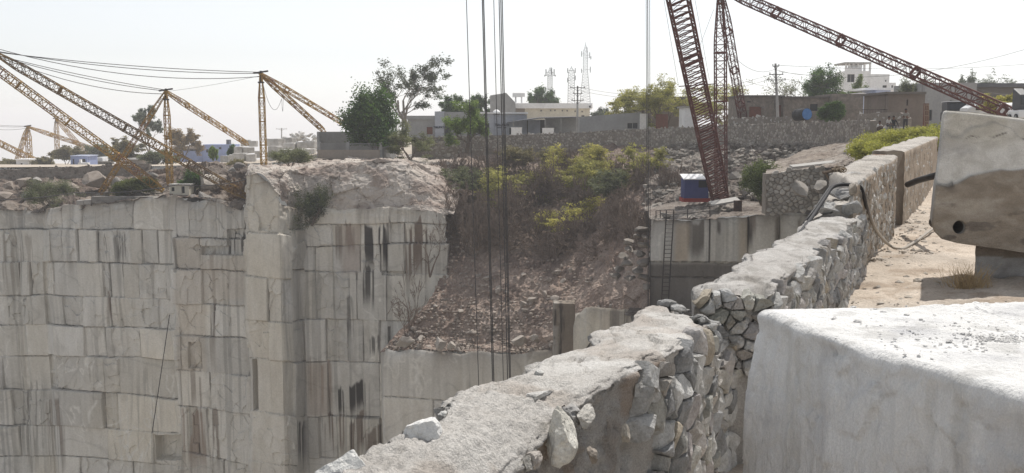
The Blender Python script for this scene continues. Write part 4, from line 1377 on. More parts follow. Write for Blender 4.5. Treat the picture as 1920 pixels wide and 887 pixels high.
# ================================================================== WALLS AND BUILDINGS
def facade(mb, x0, x1, z0, z1, Y, th, holes=(), ztop=None):
    """front wall of boxes leaving real openings. holes: (xa,xb,za,zb)"""
    xs = sorted(set([x0, x1] + [h[0] for h in holes] + [h[1] for h in holes]))
    zs_ = sorted(set([z0, z1] + [h[2] for h in holes] + [h[3] for h in holes]))
    for i in range(len(xs) - 1):
        for j in range(len(zs_) - 1):
            xc, zc = (xs[i] + xs[i + 1]) / 2, (zs_[j] + zs_[j + 1]) / 2
            if any(h[0] < xc < h[1] and h[2] < zc < h[3] for h in holes): continue
            mb.box((xc, Y + th / 2, zc), (xs[i + 1] - xs[i], th, zs_[j + 1] - zs_[j]))


def X_(px, Y): return (px - CX) / F * Y
def Zt(py, Y): return float(at(960, py, Y)[2])


def plaster(name, c, c2=None, **k):
    c2 = c2 or tuple(x * 0.82 for x in c)
    kw = dict(scale=0.6, bump=0.2, bscale=6, fine=0.12, fscale=4, c3=tuple(x * 0.62 for x in c), s3=0.35, lo3=0.56, hi3=0.78)
    kw.update(k)
    return mat(name, c, c2, **kw)


P_ = dict(grey=plaster('grey_plaster', (0.33, 0.33, 0.33)), white=plaster('old_whitewash', (0.84, 0.84, 0.84), (0.76, 0.76, 0.76)), cream=plaster('cream_plaster', (0.66, 0.62, 0.52)), blue=plaster('blue_limewash', (0.30, 0.36, 0.58)),
          pale=plaster('pale_blue_limewash', (0.50, 0.55, 0.70)), beige=plaster('beige_plaster', (0.36, 0.31, 0.265)), dark=plaster('dark_plaster', (0.16, 0.145, 0.13)), ruin=plaster('old_stone_wall', (0.25, 0.215, 0.185), (0.17, 0.15, 0.13), scale=1.8, bump=0.7, bscale=3, bdist=0.15, fine=0.3, fscale=3),
          bluegrey=plaster('bluegrey_plaster', (0.40, 0.42, 0.47)), earth=plaster('earth_wall', (0.20, 0.165, 0.14)))
M['pane'] = mat('dark_opening', (0.03, 0.032, 0.035), bump=0, fine=0, rough=0.4)
M['door'] = mat('brown_door_paint', (0.20, 0.085, 0.06), (0.15, 0.07, 0.05), scale=3, bump=0.1, fine=0.15)
M['sheet'] = mat('dark_roof_sheet', (0.10, 0.105, 0.115), (0.14, 0.14, 0.15), scale=1, bump=0.1, fine=0.15)
M['slabstone'] = mat('stone_slab', (0.42, 0.41, 0.39), (0.35, 0.34, 0.32), scale=2, bump=0.3, fine=0.2)


def building(name, label, Y, parts, cat='building', group=None):
    """parts: (part name, material key, px0, px1, ytop, ybot or z, depth, dY, holes[(px0,px1,y0,y1,kind)])"""
    root = None
    for k, pt in enumerate(parts):
        nm, mk, a, b, yt, yb, dep, dY, holes = pt
        Yf = Y + dY
        x0, x1 = X_(a, Yf), X_(b, Yf)
        # correct for pitch: X scales with camera depth
        x0, x1 = at(a, yt, Yf)[0], at(b, yt, Yf)[0]
        z1, z0 = Zt(yt, Yf), (Zt(yb, Yf) if yb > 50 else yb)
        if root is None:
            root = empty(name, ((x0 + x1) / 2, Yf, z0))
            tag(root, label, cat, group)
            o = np.array(root.location)
        hl = []
        for h in holes:
            hl.append((max(at(h[0], h[2], Yf)[0], x0 + 0.02), min(at(h[1], h[2], Yf)[0], x1 - 0.02), Zt(h[3], Yf), min(Zt(h[2], Yf), z1 - 0.02)))
        mb = MB()
        th = 0.25
        if hl:
            facade(mb, x0 - o[0], x1 - o[0], z0 - o[2], z1 - o[2], Yf - o[1], th, [(h[0] - o[0], h[1] - o[0], max(h[2] - o[2], z0 - o[2]), h[3] - o[2]) for h in hl])
            mb.box(((x0 + x1) / 2 - o[0], Yf + th + (dep - th) / 2 + 0.35 - o[1], (z0 + z1) / 2 - o[2]), (x1 - x0 - 0.01, dep - th - 0.35, z1 - z0 - 0.01))
            for sx in (x0 + 0.1, x1 - 0.1):
                mb.box((sx - o[0], Yf + th + 0.17 - o[1], (z0 + z1) / 2 - o[2]), (0.2, 0.36, z1 - z0))
            mb.box(((x0 + x1) / 2 - o[0], Yf + th + 0.17 - o[1], z1 - 0.06 - o[2]), (x1 - x0 - 0.41, 0.36, 0.1))
        else:
            mb.box(((x0 + x1) / 2 - o[0], Yf + dep / 2 - o[1], (z0 + z1) / 2 - o[2]), (x1 - x0, dep, z1 - z0))
        mb.build(nm, P_[mk] if mk in P_ else M[mk], root)
        for h, hh in zip(hl, holes):
            kind = hh[4] if len(hh) > 4 else 'window'
            mb = MB()
            w, ht = h[1] - h[0], h[3] - h[2]
            cx_, cz_ = (h[0] + h[1]) / 2 - o[0], (h[2] + h[3]) / 2 - o[2]
            if kind == 'window':
                mb.box((cx_, Yf + 0.2 - o[1], cz_), (w - 0.01, 0.05, ht - 0.01))
                wd = mb.build('window', M['pane'], root)
                f = MB()
                for sx in (-1, 0, 1): f.box((cx_ + sx * (w / 2 - 0.03), Yf + 0.15 - o[1], cz_), (0.05, 0.04, ht - 0.02))
                f.box((cx_, Yf + 0.15 - o[1], cz_ + ht / 2 - 0.03), (w - 0.12, 0.036, 0.05))
                f.build('window_frame', M['slabstone'], wd)
            elif kind == 'door':
                mb.box((cx_, Yf + 0.18 - o[1], cz_), (w - 0.01, 0.06, ht - 0.01))
                mb.build('door', M['door'], root)
            else:
                mb.box((cx_, Yf + 0.24 - o[1], cz_), (w - 0.01, 0.04, ht - 0.01))
                mb.build('opening', M['pane'], root)
    return root


def addpart(root, nm, mt, fn):
    mb = MB()
    fn(mb)
    o = np.array(root.location)
    mb.v = [v - o for v in mb.v]
    return mb.build(nm, mt, root)


def sign_text(root, txt, px, py, Y, h, mt, nm='lettering'):
    cu = bpy.data.curves.new(nm, 'FONT')
    cu.body = txt
    cu.size = h
    cu.align_x = 'CENTER'
    cu.align_y = 'CENTER'
    cu.extrude = 0.02
    cu.offset = 0.012
    ob = bpy.data.objects.new(nm, cu)
    COL.objects.link(ob)
    dg = bpy.context.evaluated_depsgraph_get()
    me = bpy.data.meshes.new_from_object(ob.evaluated_get(dg))
    bpy.data.objects.remove(ob)
    me.materials.clear()
    me.materials.append(mt)
    o = bpy.data.objects.new(nm, me)
    link(o, root)
    p = at(px, py, Y)
    o.location = p - Vector(root.location)
    o.rotation_euler = (math.pi / 2, 0, 0)
    return o


# retaining wall of rubble along the far rim
def rubble_wall(name, label, line, thick, size, seed, cat='wall', asp=1.7, sub=1, colf=None, depth=0.11, core=1.2, mt='stone_far'):
    """line: [(px, ytop, ybot, Y)] seen from the front."""
    root = empty(name, (0, 0, 0))
    tag(root, label, cat)
    T = [np.array(at(p[0], p[1], p[3])) for p in line]
    Bz = [Zt(p[2], p[3]) for p in line]
    rng = np.random.default_rng(seed)
    A = np.array([t[:2] for t in T])
    L = np.concatenate([[0], np.cumsum(np.linalg.norm(np.diff(A, axis=0), axis=1))])
    xf = lambda a: np.interp(a, L, A[:, 0])
    yf = lambda a: np.interp(a, L, A[:, 1])
    def tilt_(a):
        e = 0.5
        tx, ty = xf(a + e) - xf(a - e), yf(a + e) - yf(a - e)
        l = np.hypot(tx, ty) + 1e-9
        return ty / l, -tx / l
    ztop = lambda a: float(np.interp(a, L, [t[2] for t in T]))
    zbot = lambda a: float(np.interp(a, L, Bz))
    fr = lambda a, b, h: np.stack([xf(a) + tilt_(a)[0] * h, yf(a) + tilt_(a)[1] * h, b], -1)
    n = max(12, int(L[-1] / 0.5))
    a = np.linspace(0, L[-1], n)
    nx, ny = tilt_(a)
    zt = np.array([ztop(q) for q in a]) - 0.04 + 0.12 * fbm(np.stack([a * 0.8, a * 0, a * 0], -1), 3, seed)
    zb = np.array([zbot(q) for q in a]) - core
    sec = [(0.0, 0), (0.0, 1), (-thick, 1), (-thick, 0)]
    G = np.zeros((n, 4, 3))
    for j, (off, up_) in enumerate(sec):
        G[:, j, 0] = xf(a) + nx * off
        G[:, j, 1] = yf(a) + ny * off
        G[:, j, 2] = zt if up_ else zb
    np_mesh('mortar_core', G.reshape(-1, 3), np.concatenate([grid_faces(n, 4), [[3, 2, 1, 0], [4 * n - 4, 4 * n - 3, 4 * n - 2, 4 * n - 1]]]), M['mortar_far'], root)
    mb = MB()
    stone_field(mb, fr, 0, L[-1], lambda q: zbot(q) - min(core, 0.5), lambda q: ztop(q) + 0.05, size, depth, 0.012, rng, sub, colf or (lambda r: np.array((0.36, 0.33, 0.295)) * r.uniform(0.6, 1.25)), asp=asp, rough=0.1)
    mb.build('rubble_facing', M[mt], root)
    return root


rubble_wall('retaining_wall', 'long rubble retaining wall along the far rim above the scrub slope', [(772, 259, 276, 128), (850, 256, 279, 128), (905, 254, 275, 127.5), (1000, 251, 272, 127), (1100, 247, 268, 125.5), (1200, 242, 266, 122), (1300, 238, 266, 116), (1400, 233, 266, 108), (1500, 230, 265, 98), (1560, 228, 263, 92), (1632, 225, 262, 84)], 0.6, 0.27, 5, colf=lambda r: np.array((0.40, 0.37, 0.335)) * r.uniform(0.55, 1.25))
rubble_wall('retaining_wall', 'lower buttress of white rubble bulging under the far retaining wall near the green tree', [(790, 270, 294, 126), (830, 268, 300, 125.4), (858, 275, 294, 125.6)], 0.5, 0.4, 6, colf=lambda r: np.array((0.42, 0.395, 0.36)) * r.uniform(0.7, 1.2))
rubble_wall('boundary_wall', 'dark rubble wall along the left rim under the small blue house', [(-260, 322, 342, 127), (0, 318, 336, 126.5), (70, 316, 334, 126), (140, 313, 331, 125.5), (205, 309, 327, 125), (280, 307, 322, 124.5)], 0.6, 0.36, 7, colf=lambda r: np.array((0.27, 0.235, 0.205)) * r.uniform(0.6, 1.25))
rubble_wall('dry_stone_wall', 'stepped dry stone wall of stacked grey stones right of the green shrub', [(1437, 327, 392, 66), (1455, 324, 392, 66), (1490, 318, 388, 65.6), (1545, 312, 380, 65)], 1.0, 0.20, 8, asp=2.3, sub=2, colf=lambda r: np.array((0.40, 0.375, 0.34)) * r.uniform(0.65, 1.2), depth=0.2, core=0.35)
rubble_wall('whitewashed_wall', 'whitewashed ragged stone wall behind the seated people', [(1612, 214, 250, 86), (1640, 211, 250, 86), (1668, 210, 249, 86), (1692, 211, 249, 85.5), (1701, 222, 249, 85)], 0.5, 0.42, 9, colf=lambda r: np.array((0.56, 0.545, 0.525)) * r.uniform(0.8, 1.12), depth=0.05)
rubble_wall('whitewashed_wall', 'low whitewashed stone wall in front of the ruined stone house, behind the red mast', [(1366, 222, 240, 111), (1420, 219, 238, 108), (1490, 217, 236, 104)], 0.5, 0.4, 10, colf=lambda r: np.array((0.50, 0.48, 0.455)) * r.uniform(0.75, 1.15), depth=0.06)

# grey compound with railing under the big neem
root = building('compound_wall', 'grey plastered compound wall with beige base and railing under the big dark tree', 118.5, [
    ('base_wall', 'beige', 596, 712, 281, 312, 0.3, 0, ()),
    ('back_wall', 'grey', 594, 744, 247, 290, 0.3, 7.5, ())], cat='wall')
def ret(mb):
    a, b = np.array(at(712.5, 281, 118.55)), np.array(at(738, 277, 125))
    for k in range(8):
        p, q = a + (b - a) * k / 8, a + (b - a) * (k + 1) / 8
        mb.prism([(0, 0), (1, 0), (1, 1), (0, 1)], q - p, (0, 0, -2.0), (0.25, 0.1, 0), origin=p)
addpart(root, 'side_wall', P_['grey'], ret)
def leftw(mb):
    a, b = np.array(at(594.5, 247, 118.6)), np.array(at(594, 247, 126))
    mb.prism([(0, 0), (1, 0), (1, 1), (0, 1)], (b - a), (0, 0, -3.4), (0.25, 0, 0), origin=a)
addpart(root, 'end_wall', P_['grey'], leftw)
def posts(mb):
    for px in (598, 652.5, 714):
        p = at(px, 281, 118.65)
        mb.box((p[0], p[1], p[2] + 0.45), (0.34, 0.28, 0.95))
addpart(root, 'post', P_['grey'], posts)
def rails(mb):
    for a, b in ((600, 650), (655, 711.5)):
        for k in range(26):
            p = at(a + (b - a) * (k + 0.5) / 26, 281, 118.65)
            mb.bar((p[0], p[1], p[2]), (p[0], p[1], p[2] + 0.78), 0.028, n=4)
        p, q = at(a, 281, 118.65), at(b, 281, 118.65)
        for h in (0.1, 0.72):
            mb.bar((p[0], p[1] + 0.04, p[2] + h), (q[0], q[1] + 0.04, q[2] + h), 0.03)
addpart(root, 'railing', mat('grey_railing_paint', (0.30, 0.30, 0.30), bump=0, fine=0.1), rails)

INK = mat('sign_ink', (0.03, 0.035, 0.05), bump=0, fine=0)
b1 = building('office_building', 'grey flat roofed office with dark lettering on its pier, left of the bright green tree', 143, [
    ('wall', 'grey', 764, 815, 224, 262, 6, 0, [(800, 811, 238, 252, 'door')]),
    ('roof', 'grey', 762, 815, 217, 224.2, 6.6, -0.3, ()),
    ('pier', 'bluegrey', 815, 832, 209, 262, 3, -0.5, ()),
    ('wall', 'grey', 832, 905, 210, 262, 6, 0.2, [(834, 845, 224, 255, 'opening')])])
sign_text(b1, 'TIRUPATI', 823.3, 239, 142.42, 0.37, INK)
b2 = building('office_building', 'blue grey office with white roof edge and dark lettering, behind the hanging ropes', 140, [
    ('wall', 'bluegrey', 905, 926, 213, 258, 6, 0, [(908.5, 917.5, 231, 252, 'opening')]),
    ('sign_panel', 'bluegrey', 926, 988, 215, 258, 6, 0.2, [(955, 962, 240, 252, 'opening')]),
    ('roof', 'white', 899, 990, 210.5, 213.2, 6.6, -0.4, ())])
sign_text(b2, 'TIRUPATI', 941, 234.5, 140.1, 0.45, INK)
def small_line(mb):
    for px, w in ((934.5, 0.28), (938, 0.2), (941, 0.16), (945.5, 0.22), (948, 0.2)):
        p = at(px, 239.5, 140.15)
        mb.box((p[0], p[1], p[2]), (w, 0.04, 0.1))
addpart(b2, 'small_lettering', INK, small_line)
def dome(mb):
    p = np.array(at(931, 211, 143))
    V, Fc = ico(3)
    V = V * (0.5, 0.5, 0.42)
    mb.add(V + p, Fc)
addpart(b2, 'water_tank', P_['white'], dome)
def shed_roof(mb):
    a, b, c_ = np.array(at(951, 229, 136)), np.array(at(1012, 220.5, 136)), np.array(at(1086, 219, 136))
    for p, q in ((a, b), (b, c_)):
        mb.prism([(0, 0), (1, 0), (1, 1), (0, 1)], q - p, (0, 5.5, 0.1), (0, 0, -0.14), origin=p)
shed = empty('open_shed', tuple(at(1018, 252, 136)))
tag(shed, 'open fronted shed with a dark sloping sheet roof and white tanks under it', 'shed')
addpart(shed, 'roof', M['sheet'], shed_roof)
def shed_back(mb):
    p, q = at(953, 226, 141), at(1086, 226, 141)
    mb.box(((p[0] + q[0]) / 2, 141, (p[2] + 1.2) / 2), (q[0] - p[0], 0.2, p[2] - 1.0))
addpart(shed, 'back_wall', P_['dark'], shed_back)
def shed_panel(mb):
    p, q = at(990, 226, 140), at(1013, 226, 140)
    mb.box(((p[0] + q[0]) / 2, 140, (p[2] + 1.2) / 2), (q[0] - p[0], 0.15, p[2] - 1.0))
addpart(shed, 'grey_panel', P_['bluegrey'], shed_panel)
def shed_wall(mb):
    p, q = at(1022, 220, 139.5), at(1084, 220, 139.5)
    mb.box(((p[0] + q[0]) / 2, 139.5, (p[2] + 1.2) / 2), (q[0] - p[0], 0.15, p[2] - 1.2))
addpart(shed, 'inner_wall', P_['grey'], shed_wall)
for px in (963, 1022, 1052, 1083):
    def pole(mb):
        p = at(px, 224, 136.2)
        mb.bar((p[0], p[1], 1.0), (p[0], p[1], p[2] + 0.15), 0.06)
    addpart(shed, 'post', M['slabstone'], pole)
for k, (a, b, yt, lab) in enumerate(((958.5, 978.5, 240, 'white box shaped water tank under the left end of the open shed'), (1017, 1038, 241, 'white box shaped tank beside the middle post of the open shed'))):
    mb = MB()
    p, q = at(a, yt, 134.5), at(b, yt, 134.5)
    mb.box((0, 0, 0), (q[0] - p[0], 1.3, 1.6))
    mb.box((0, 0, 0.84), (q[0] - p[0] + 0.1, 1.4, 0.08))
    for s_ in (-0.3, 0, 0.3): mb.box((s_, -0.655, 0), (0.05, 0.03, 1.5))
    o = mb.build('water_tank', P_['white'])
    o.location = ((p[0] + q[0]) / 2, 134.5, p[2] - 0.8)
    tag(o, lab, 'tank')
wins = [(1013, 1016.5, 206, 209), (1031, 1034, 205.5, 208.5), (1039, 1042, 205.5, 208.5), (1053, 1056, 206, 209), (1062, 1065, 206, 209), (1077, 1080, 207, 210), (1090, 1093, 207.5, 210.5), (1090, 1096, 216, 224)]
b4 = building('white_house', 'long white two storey house with a parapet band and a row of tiny windows', 172, [
    ('wall', 'cream', 984, 1106, 203, 236, 9, 0, wins),
    ('parapet', 'white', 958, 1111, 193.5, 203.2, 10.6, -0.8, ()),
    ('wall', 'beige', 958, 984, 203.4, 236, 9, 0.3, ()),
    ('roof_room', 'white', 1104, 1111, 196.5, 202.8, 2, -1.2, [(1104.6, 1108, 198, 202, 'opening')])])
def tower(mb):
    pts_ = [at(919, 236, 170), at(919, 179, 170), at(949, 174, 170), at(966, 192, 170), at(968, 236, 170)]
    P = [(p[0], p[2]) for p in pts_]
    mb.prism(P, (1, 0, 0), (0, 0, 1), (0, 6, 0), origin=(0, 170, 0))
addpart(b4, 'stair_tower', P_['grey'], tower)
def rt(mb):
    a, b = at(961, 186, 173), at(984, 173, 173)
    mb.box(((a[0] + b[0]) / 2, 173, (a[2] + b[2]) / 2 + 0.1), (b[0] - a[0], 1.8, (b[2] - a[2]) * 0.55))
    for s_ in (-0.5, 0.5): mb.box(((a[0] + b[0]) / 2 + s_, 173, a[2] - 0.1), (0.25, 0.3, 1.0))
addpart(b4, 'water_tank', P_['white'], rt)
b5 = building('roadside_hut', 'long low grey rough plastered hut with one dark window beside the utility pole', 130, [
    ('wall', 'grey', 1087, 1203, 219, 256, 4, 0, [(1176, 1196.5, 230, 241, 'window')]),
    ('pilaster', 'white', 1200, 1214, 213, 256, 4.2, -0.2, ())])
def slope_top(mb):
    a, b = at(1087, 219.3, 130), at(1203, 219.3, 130)
    mb.prism([(0, 0), (b[0] - a[0], 0), (b[0] - a[0], 0.62)], (1, 0, 0), (0, 0, 1), (0, 4, 0), origin=(a[0], 130.02, a[2]))
addpart(b5, 'sloped_top', P_['grey'], slope_top)
g = building('sheet_gate', 'rust brown sheet metal gate between the low hut and the acacias', 126, [('gate_leaf', 'door', 1230, 1241, 214, 250, 0.1, 0, ()), ('gate_leaf', 'door', 1241.3, 1252.5, 214, 250, 0.1, 0.02, ()), ], cat='gate')
def gbars(mb):
    for py in (215.5, 226, 238):
        p, q = at(1230.5, py, 125.9), at(1252, py, 125.9)
        mb.bar(p, q, 0.05)
addpart(g, 'gate_rail', M['door'], gbars)
building('small_house', 'white end wall of a small house behind the red boom', 119, [('wall', 'white', 1284, 1302, 202, 250, 4, 0, ()), ('roof', 'slabstone', 1281, 1304, 199.5, 201.8, 4.6, -0.3, ())], cat='house')
building('small_house', 'low dark roofed house mostly hidden behind the yellow green acacias', 138, [('wall', 'earth', 1208, 1300, 186, 250, 6, 0, [(1262, 1270, 200, 216, 'opening')]), ('roof', 'dark', 1200, 1304, 181, 186.2, 7, -0.5, ())], cat='house')
b7 = building('ruined_house', 'long old stone house with brown doors behind the far retaining wall', 112, [
    ('wall', 'ruin', 1388, 1470, 181, 246, 6, 0, [(1405, 1428, 200, 222, 'door'), (1459, 1470, 197, 219, 'door'), (1401, 1408.0, 190, 192, 'opening')]),
    ('wall', 'ruin', 1470, 1560, 183, 246, 6, -1.0, [(1519, 1534, 195, 208, 'opening')]),
    ('wall', 'ruin', 1560, 1619, 176, 246, 6, -2.0, [(1563, 1576, 193, 222, 'opening')]),
    ('roof', 'dark', 1386, 1472, 178.4, 181.2, 6.4, -0.3, ()), ('roof', 'dark', 1470, 1562, 180.6, 183.2, 6.4, -1.3, ())])
b8 = building('white_house', 'tall white house with an open roof terrace tower above the ruined stone house', 168, [
    ('wall', 'white', 1585, 1633, 133, 226, 5, 0, [(1589, 1603, 139, 154, 'window'), (1589, 1598, 170, 180, 'window')]),
    ('terrace_front', 'white', 1585, 1611, 127, 133.2, 0.3, 0.02, ()),
    ('wall', 'white', 1633, 1668, 139, 226, 7, 1.0, [(1623.5, 1630, 158, 170, 'door'), (1655, 1663, 160, 171, 'opening'), (1659.5, 1662.5, 150, 153, 'opening')]),
    ('chimney_block', 'white', 1670, 1680, 155, 226, 3, 2.0, [(1671.5, 1675, 160, 170, 'opening')]),
    ('roof', 'slabstone', 1584, 1634, 116.5, 119.2, 5.6, -0.2, ())])
def terr(mb):
    for px in (1586.5, 1592, 1600, 1609, 1621, 1631.5):
        p = at(px, 132.8, 168.4)
        mb.box((p[0], 168.5, p[2] + 0.6), (0.28, 0.3, 1.25))
    p, q = at(1611, 125, 168.1), at(1633, 125, 168.1)
    mb.box(((p[0] + q[0]) / 2, 172.4, p[2]), (q[0] - p[0], 0.25, 1.2))
addpart(b8, 'terrace_post', P_['white'], terr)
b9 = building('blue_house', 'pale blue house with a sloping gable right of the ruined stone house', 122, [('wall', 'pale', 1621, 1650, 178, 226, 5, 0, ()), ('wall', 'pale', 1643, 1670, 168, 226, 5, 2.5, ())], cat='house')
def gab(mb):
    a, b, c_ = at(1619, 173, 121.7), at(1650, 187, 121.7), at(1650, 189.5, 121.7)
    d_ = at(1619, 175.5, 121.7)
    mb.prism([(a[0], a[2]), (b[0], b[2]), (c_[0], c_[2]), (d_[0], d_[2])], (1, 0, 0), (0, 0, 1), (0, 5.6, 0), origin=(0, 121.7, 0))
    a, b = at(1622, 166.5, 124), at(1690, 166.5, 124)
    mb.box(((a[0] + b[0]) / 2, 127, a[2]), (b[0] - a[0], 6, 0.25))
addpart(b9, 'roof', P_['white'], gab)
def rl(mb):
    for k in range(16):
        p = at(1618 + k * 2.9, 214, 87.5)
        mb.bar((p[0], 87.5, p[2]), (p[0], 87.5, p[2] + 0.38), 0.018, n=3)
    p, q = at(1616, 205.5, 87.5), at(1664, 205.5, 87.5)
    mb.bar(p, q, 0.03)
mb = MB(); rl(mb)
tag(mb.build('roadside_railing', M['dark_steel']), 'dark low railing above the whitewashed stone wall in front of the blue house', 'railing')
b11 = building('earth_shed', 'dark brown earth walled shed behind the standing person, left of the open gate', 90, [('wall', 'earth', 1666, 1735, 176, 254, 6, 0, [(1700, 1703, 187, 198, 'opening')]), ('roof', 'dark', 1663, 1737, 172, 176.2, 6.6, -0.4, ())])
b12 = building('grey_warehouse', 'large plain grey building on the right under the long red strut', 100, [
    ('wall', 'grey', 1735, 1832, 155, 254, 8, 0, [(1741, 1748, 206, 226, 'opening'), (1781, 1786, 188, 193, 'opening')]),
    ('wall', 'dark', 1832, 2060, 163, 254, 9, 2, ()),
    ('roof', 'sheet', 1832, 2070, 156, 163.2, 10, 1.5, ())])
gt = building('wooden_gate', 'open weathered brown wooden gate leaf standing by the grey warehouse', 84, [('gate_leaf', 'door', 1733, 1742, 194, 240, 0.12, 0, ())], cat='gate')
def planks(mb):
    for py in (197, 207, 217, 228, 238):
        p, q = at(1733.5, py, 83.94), at(1741.5, py, 83.94)
        mb.bar(p, q, 0.045)
    for px in (1734, 1738, 1741.5):
        mb.bar(at(px, 195, 83.97), at(px, 239, 83.97), 0.035)
addpart(gt, 'gate_frame', mat('pale_wood', (0.36, 0.27, 0.20), (0.26, 0.19, 0.14), scale=4, bump=0.2), planks)

# left town
bl = building('blue_house', 'blue house with grey verandah roof between the two yellow masts', 236, [('wall', 'blue', 380, 434, 271, 304, 7, 0, [(386, 391, 280, 286, 'opening'), (410, 415, 276, 280, 'opening')]), ('verandah', 'blue', 324, 380, 283, 304, 6, 0.5, ()), ('roof', 'beige', 322, 381, 274, 279, 7, -0.5, ()), ('verandah_back', 'beige', 326, 379, 279, 283.5, 4, 2.5, [(340, 346, 280, 283, 'opening'), (356, 362, 280, 283, 'opening')]), ('roof_tank', 'sheet', 424, 430, 262, 271, 1.5, 2, ())], cat='house')
building('blue_house', 'tiny pale blue house with white shrine beside it above the left stone wall', 205, [('wall', 'blue', 132, 163, 293, 318, 5, 0, [(136, 139, 298, 310, 'opening'), (153, 160, 298, 304, 'opening')]), ('roof', 'pale', 131, 164, 291.5, 293.2, 5.4, -0.3, ()), ('shrine', 'white', 146, 165, 305, 318, 1, -2, ()), ('shrine_spire', 'white', 148.5, 152, 299, 305.2, 0.5, -1.8, ())], cat='house')
building('small_house', 'low white house with brown wall just right of the shrine house', 222, [('wall', 'white', 180, 192, 295, 316, 5, 0, ()), ('wall', 'dark', 165, 200, 303, 318, 4, -2, ())], cat='house')
building('small_house', 'low hut with a white slab roof behind the crossing yellow booms', 190, [('wall', 'beige', 238, 268, 299, 318, 4, 0, ()), ('roof', 'white', 236, 270, 296.5, 299.2, 5, -0.5, ())], cat='house')
building('small_house', 'white low house under the left yellow mast', 200, [('wall', 'white', 30, 52, 300, 318, 4, 0, [(38, 42, 306, 312, 'opening')]), ('roof', 'white', 28, 54, 298.3, 300.2, 5, -0.5, ())], cat='house')
h = building('site_hut', 'small cream hut with two dark openings at the foot of the left yellow mast', 110.0, [('wall', 'cream', 317, 354, 347.3, 366, 1.6, 0, [(321, 327, 351.3, 358.6, 'opening'), (340, 346, 349.5, 362.5, 'opening')]), ('roof', 'slabstone', 315.5, 355.5, 345.4, 347.2, 2.0, -0.15, ())], cat='hut')
# ================================================================== POLES, WIRES, TOWERS
M['concrete'] = mat('pole_concrete', (0.42, 0.41, 0.40), (0.34, 0.33, 0.32), scale=2, bump=0.1, fine=0.15)
M['galv'] = mat('pale_galvanised_steel', (0.26, 0.27, 0.28), (0.20, 0.21, 0.22), scale=2, bump=0, fine=0.1)


def utility_pole(label, px, ytop, ybot, Y, lean=0.0, arms=((0.06, 0.9),), r=0.14):
    b, a = np.array(at(px + lean, ybot, Y)), np.array(at(px, ytop, Y))
    t = empty('utility_pole', tuple(b))
    tag(t, label, 'utility pole')
    mb = MB()
    mb.bar((0, 0, -0.5), a - b, r, n=8, r2=r * 0.65)
    mb.build('pole', M['concrete'], t)
    d = a - b
    for f, w in arms:
        mb = MB()
        c = d * (1 - f)
        mb.bar(c + (-w, -0.1, 0), c + (w, -0.1, 0), 0.055)
        mb.bar(c + (-w * 0.6, -0.1, 0), c + (0, -0.1, -0.45), 0.03)
        mb.bar(c + (w * 0.6, -0.1, 0), c + (0, -0.1, -0.45), 0.03)
        ca = mb.build('crossarm', M['dark_steel'], t)
        for s_ in (-0.9, 0, 0.9):
            k = MB()
            q = c + (w * s_, -0.1, 0)
            k.bar(q, q + (0, 0, 0.22), 0.05, n=6)
            k.build('insulator', M['slabstone'], ca)
    return t


utility_pole('pale concrete utility pole with two crossarms in front of the ruined stone house', 1454, 119, 222, 108.5, 5, ((0.05, 0.35), (0.20, 0.75), (0.30, 1.0)), 0.17)
utility_pole('grey utility pole with a short crossarm beside the open fronted shed', 1083, 161, 252, 134, -0.5, ((0.04, 1.0), (0.16, 0.6), (0.3, 0.8)), 0.16)
utility_pole('far thin utility pole behind the white rubble heap', 528, 240, 276, 260, 0, ((0.05, 1.4),), 0.2)
t = utility_pole('twin leg transformer pole behind the big dark tree', 743, 205, 262, 150, 0, ((0.1, 1.2), (0.45, 1.2)), 0.13)
mb = MB(); b_ = np.array(at(755, 262, 150)) - np.array(t.location); a_ = np.array(at(754.5, 208, 150)) - np.array(t.location)
mb.bar(b_, a_, 0.13, n=8); mb.build('pole', M['concrete'], t)


def telecom(label, px, ytop, ybot, Y, w0, w1, nb, panels, style=0):
    b, a = np.array(at(px, ybot, Y)), np.array(at(px, ytop, Y))
    t = empty('telecom_tower', tuple(b))
    tag(t, label, 'telecom tower', 'telecom towers on the skyline')
    mb = MB()
    H = a[2] - b[2]
    us = np.linspace(0, 1, nb + 1)
    prev = None
    for u in us:
        w = (w0 + (w1 - w0) * min(1, u / 0.62)) / 2 if u < 0.9 else w1 / 2 * max(0.12, (1 - u) / 0.1)
        c = [np.array((sx * w, sy * w, H * u)) for sx, sy in ((-1, -1), (1, -1), (1, 1), (-1, 1))]
        if prev is not None:
            for k in range(4):
                k2 = (k + 1) % 4
                mb.bar(prev[k], c[k], 0.055, cap=False)
                mb.bar(prev[k], c[k2], 0.03, n=3, cap=False)
                mb.bar(prev[k2], c[k], 0.03, n=3, cap=False)
                mb.bar(c[k], c[k2], 0.03, n=3, cap=False)
        prev = c
    mb.bar((0, 0, H), (0, 0, H * 1.04), 0.1)
    mb.build('lattice_mast', M['galv'], t)
    for f, dx_, hh in panels:
        k = MB()
        k.box((dx_, -0.3, H * f), (0.32, 0.2, hh * 0.85))
        k.bar((0, -0.2, H * f), (dx_, -0.3, H * f), 0.08)
        k.build('antenna_panel', M['galv'], t)
    return t


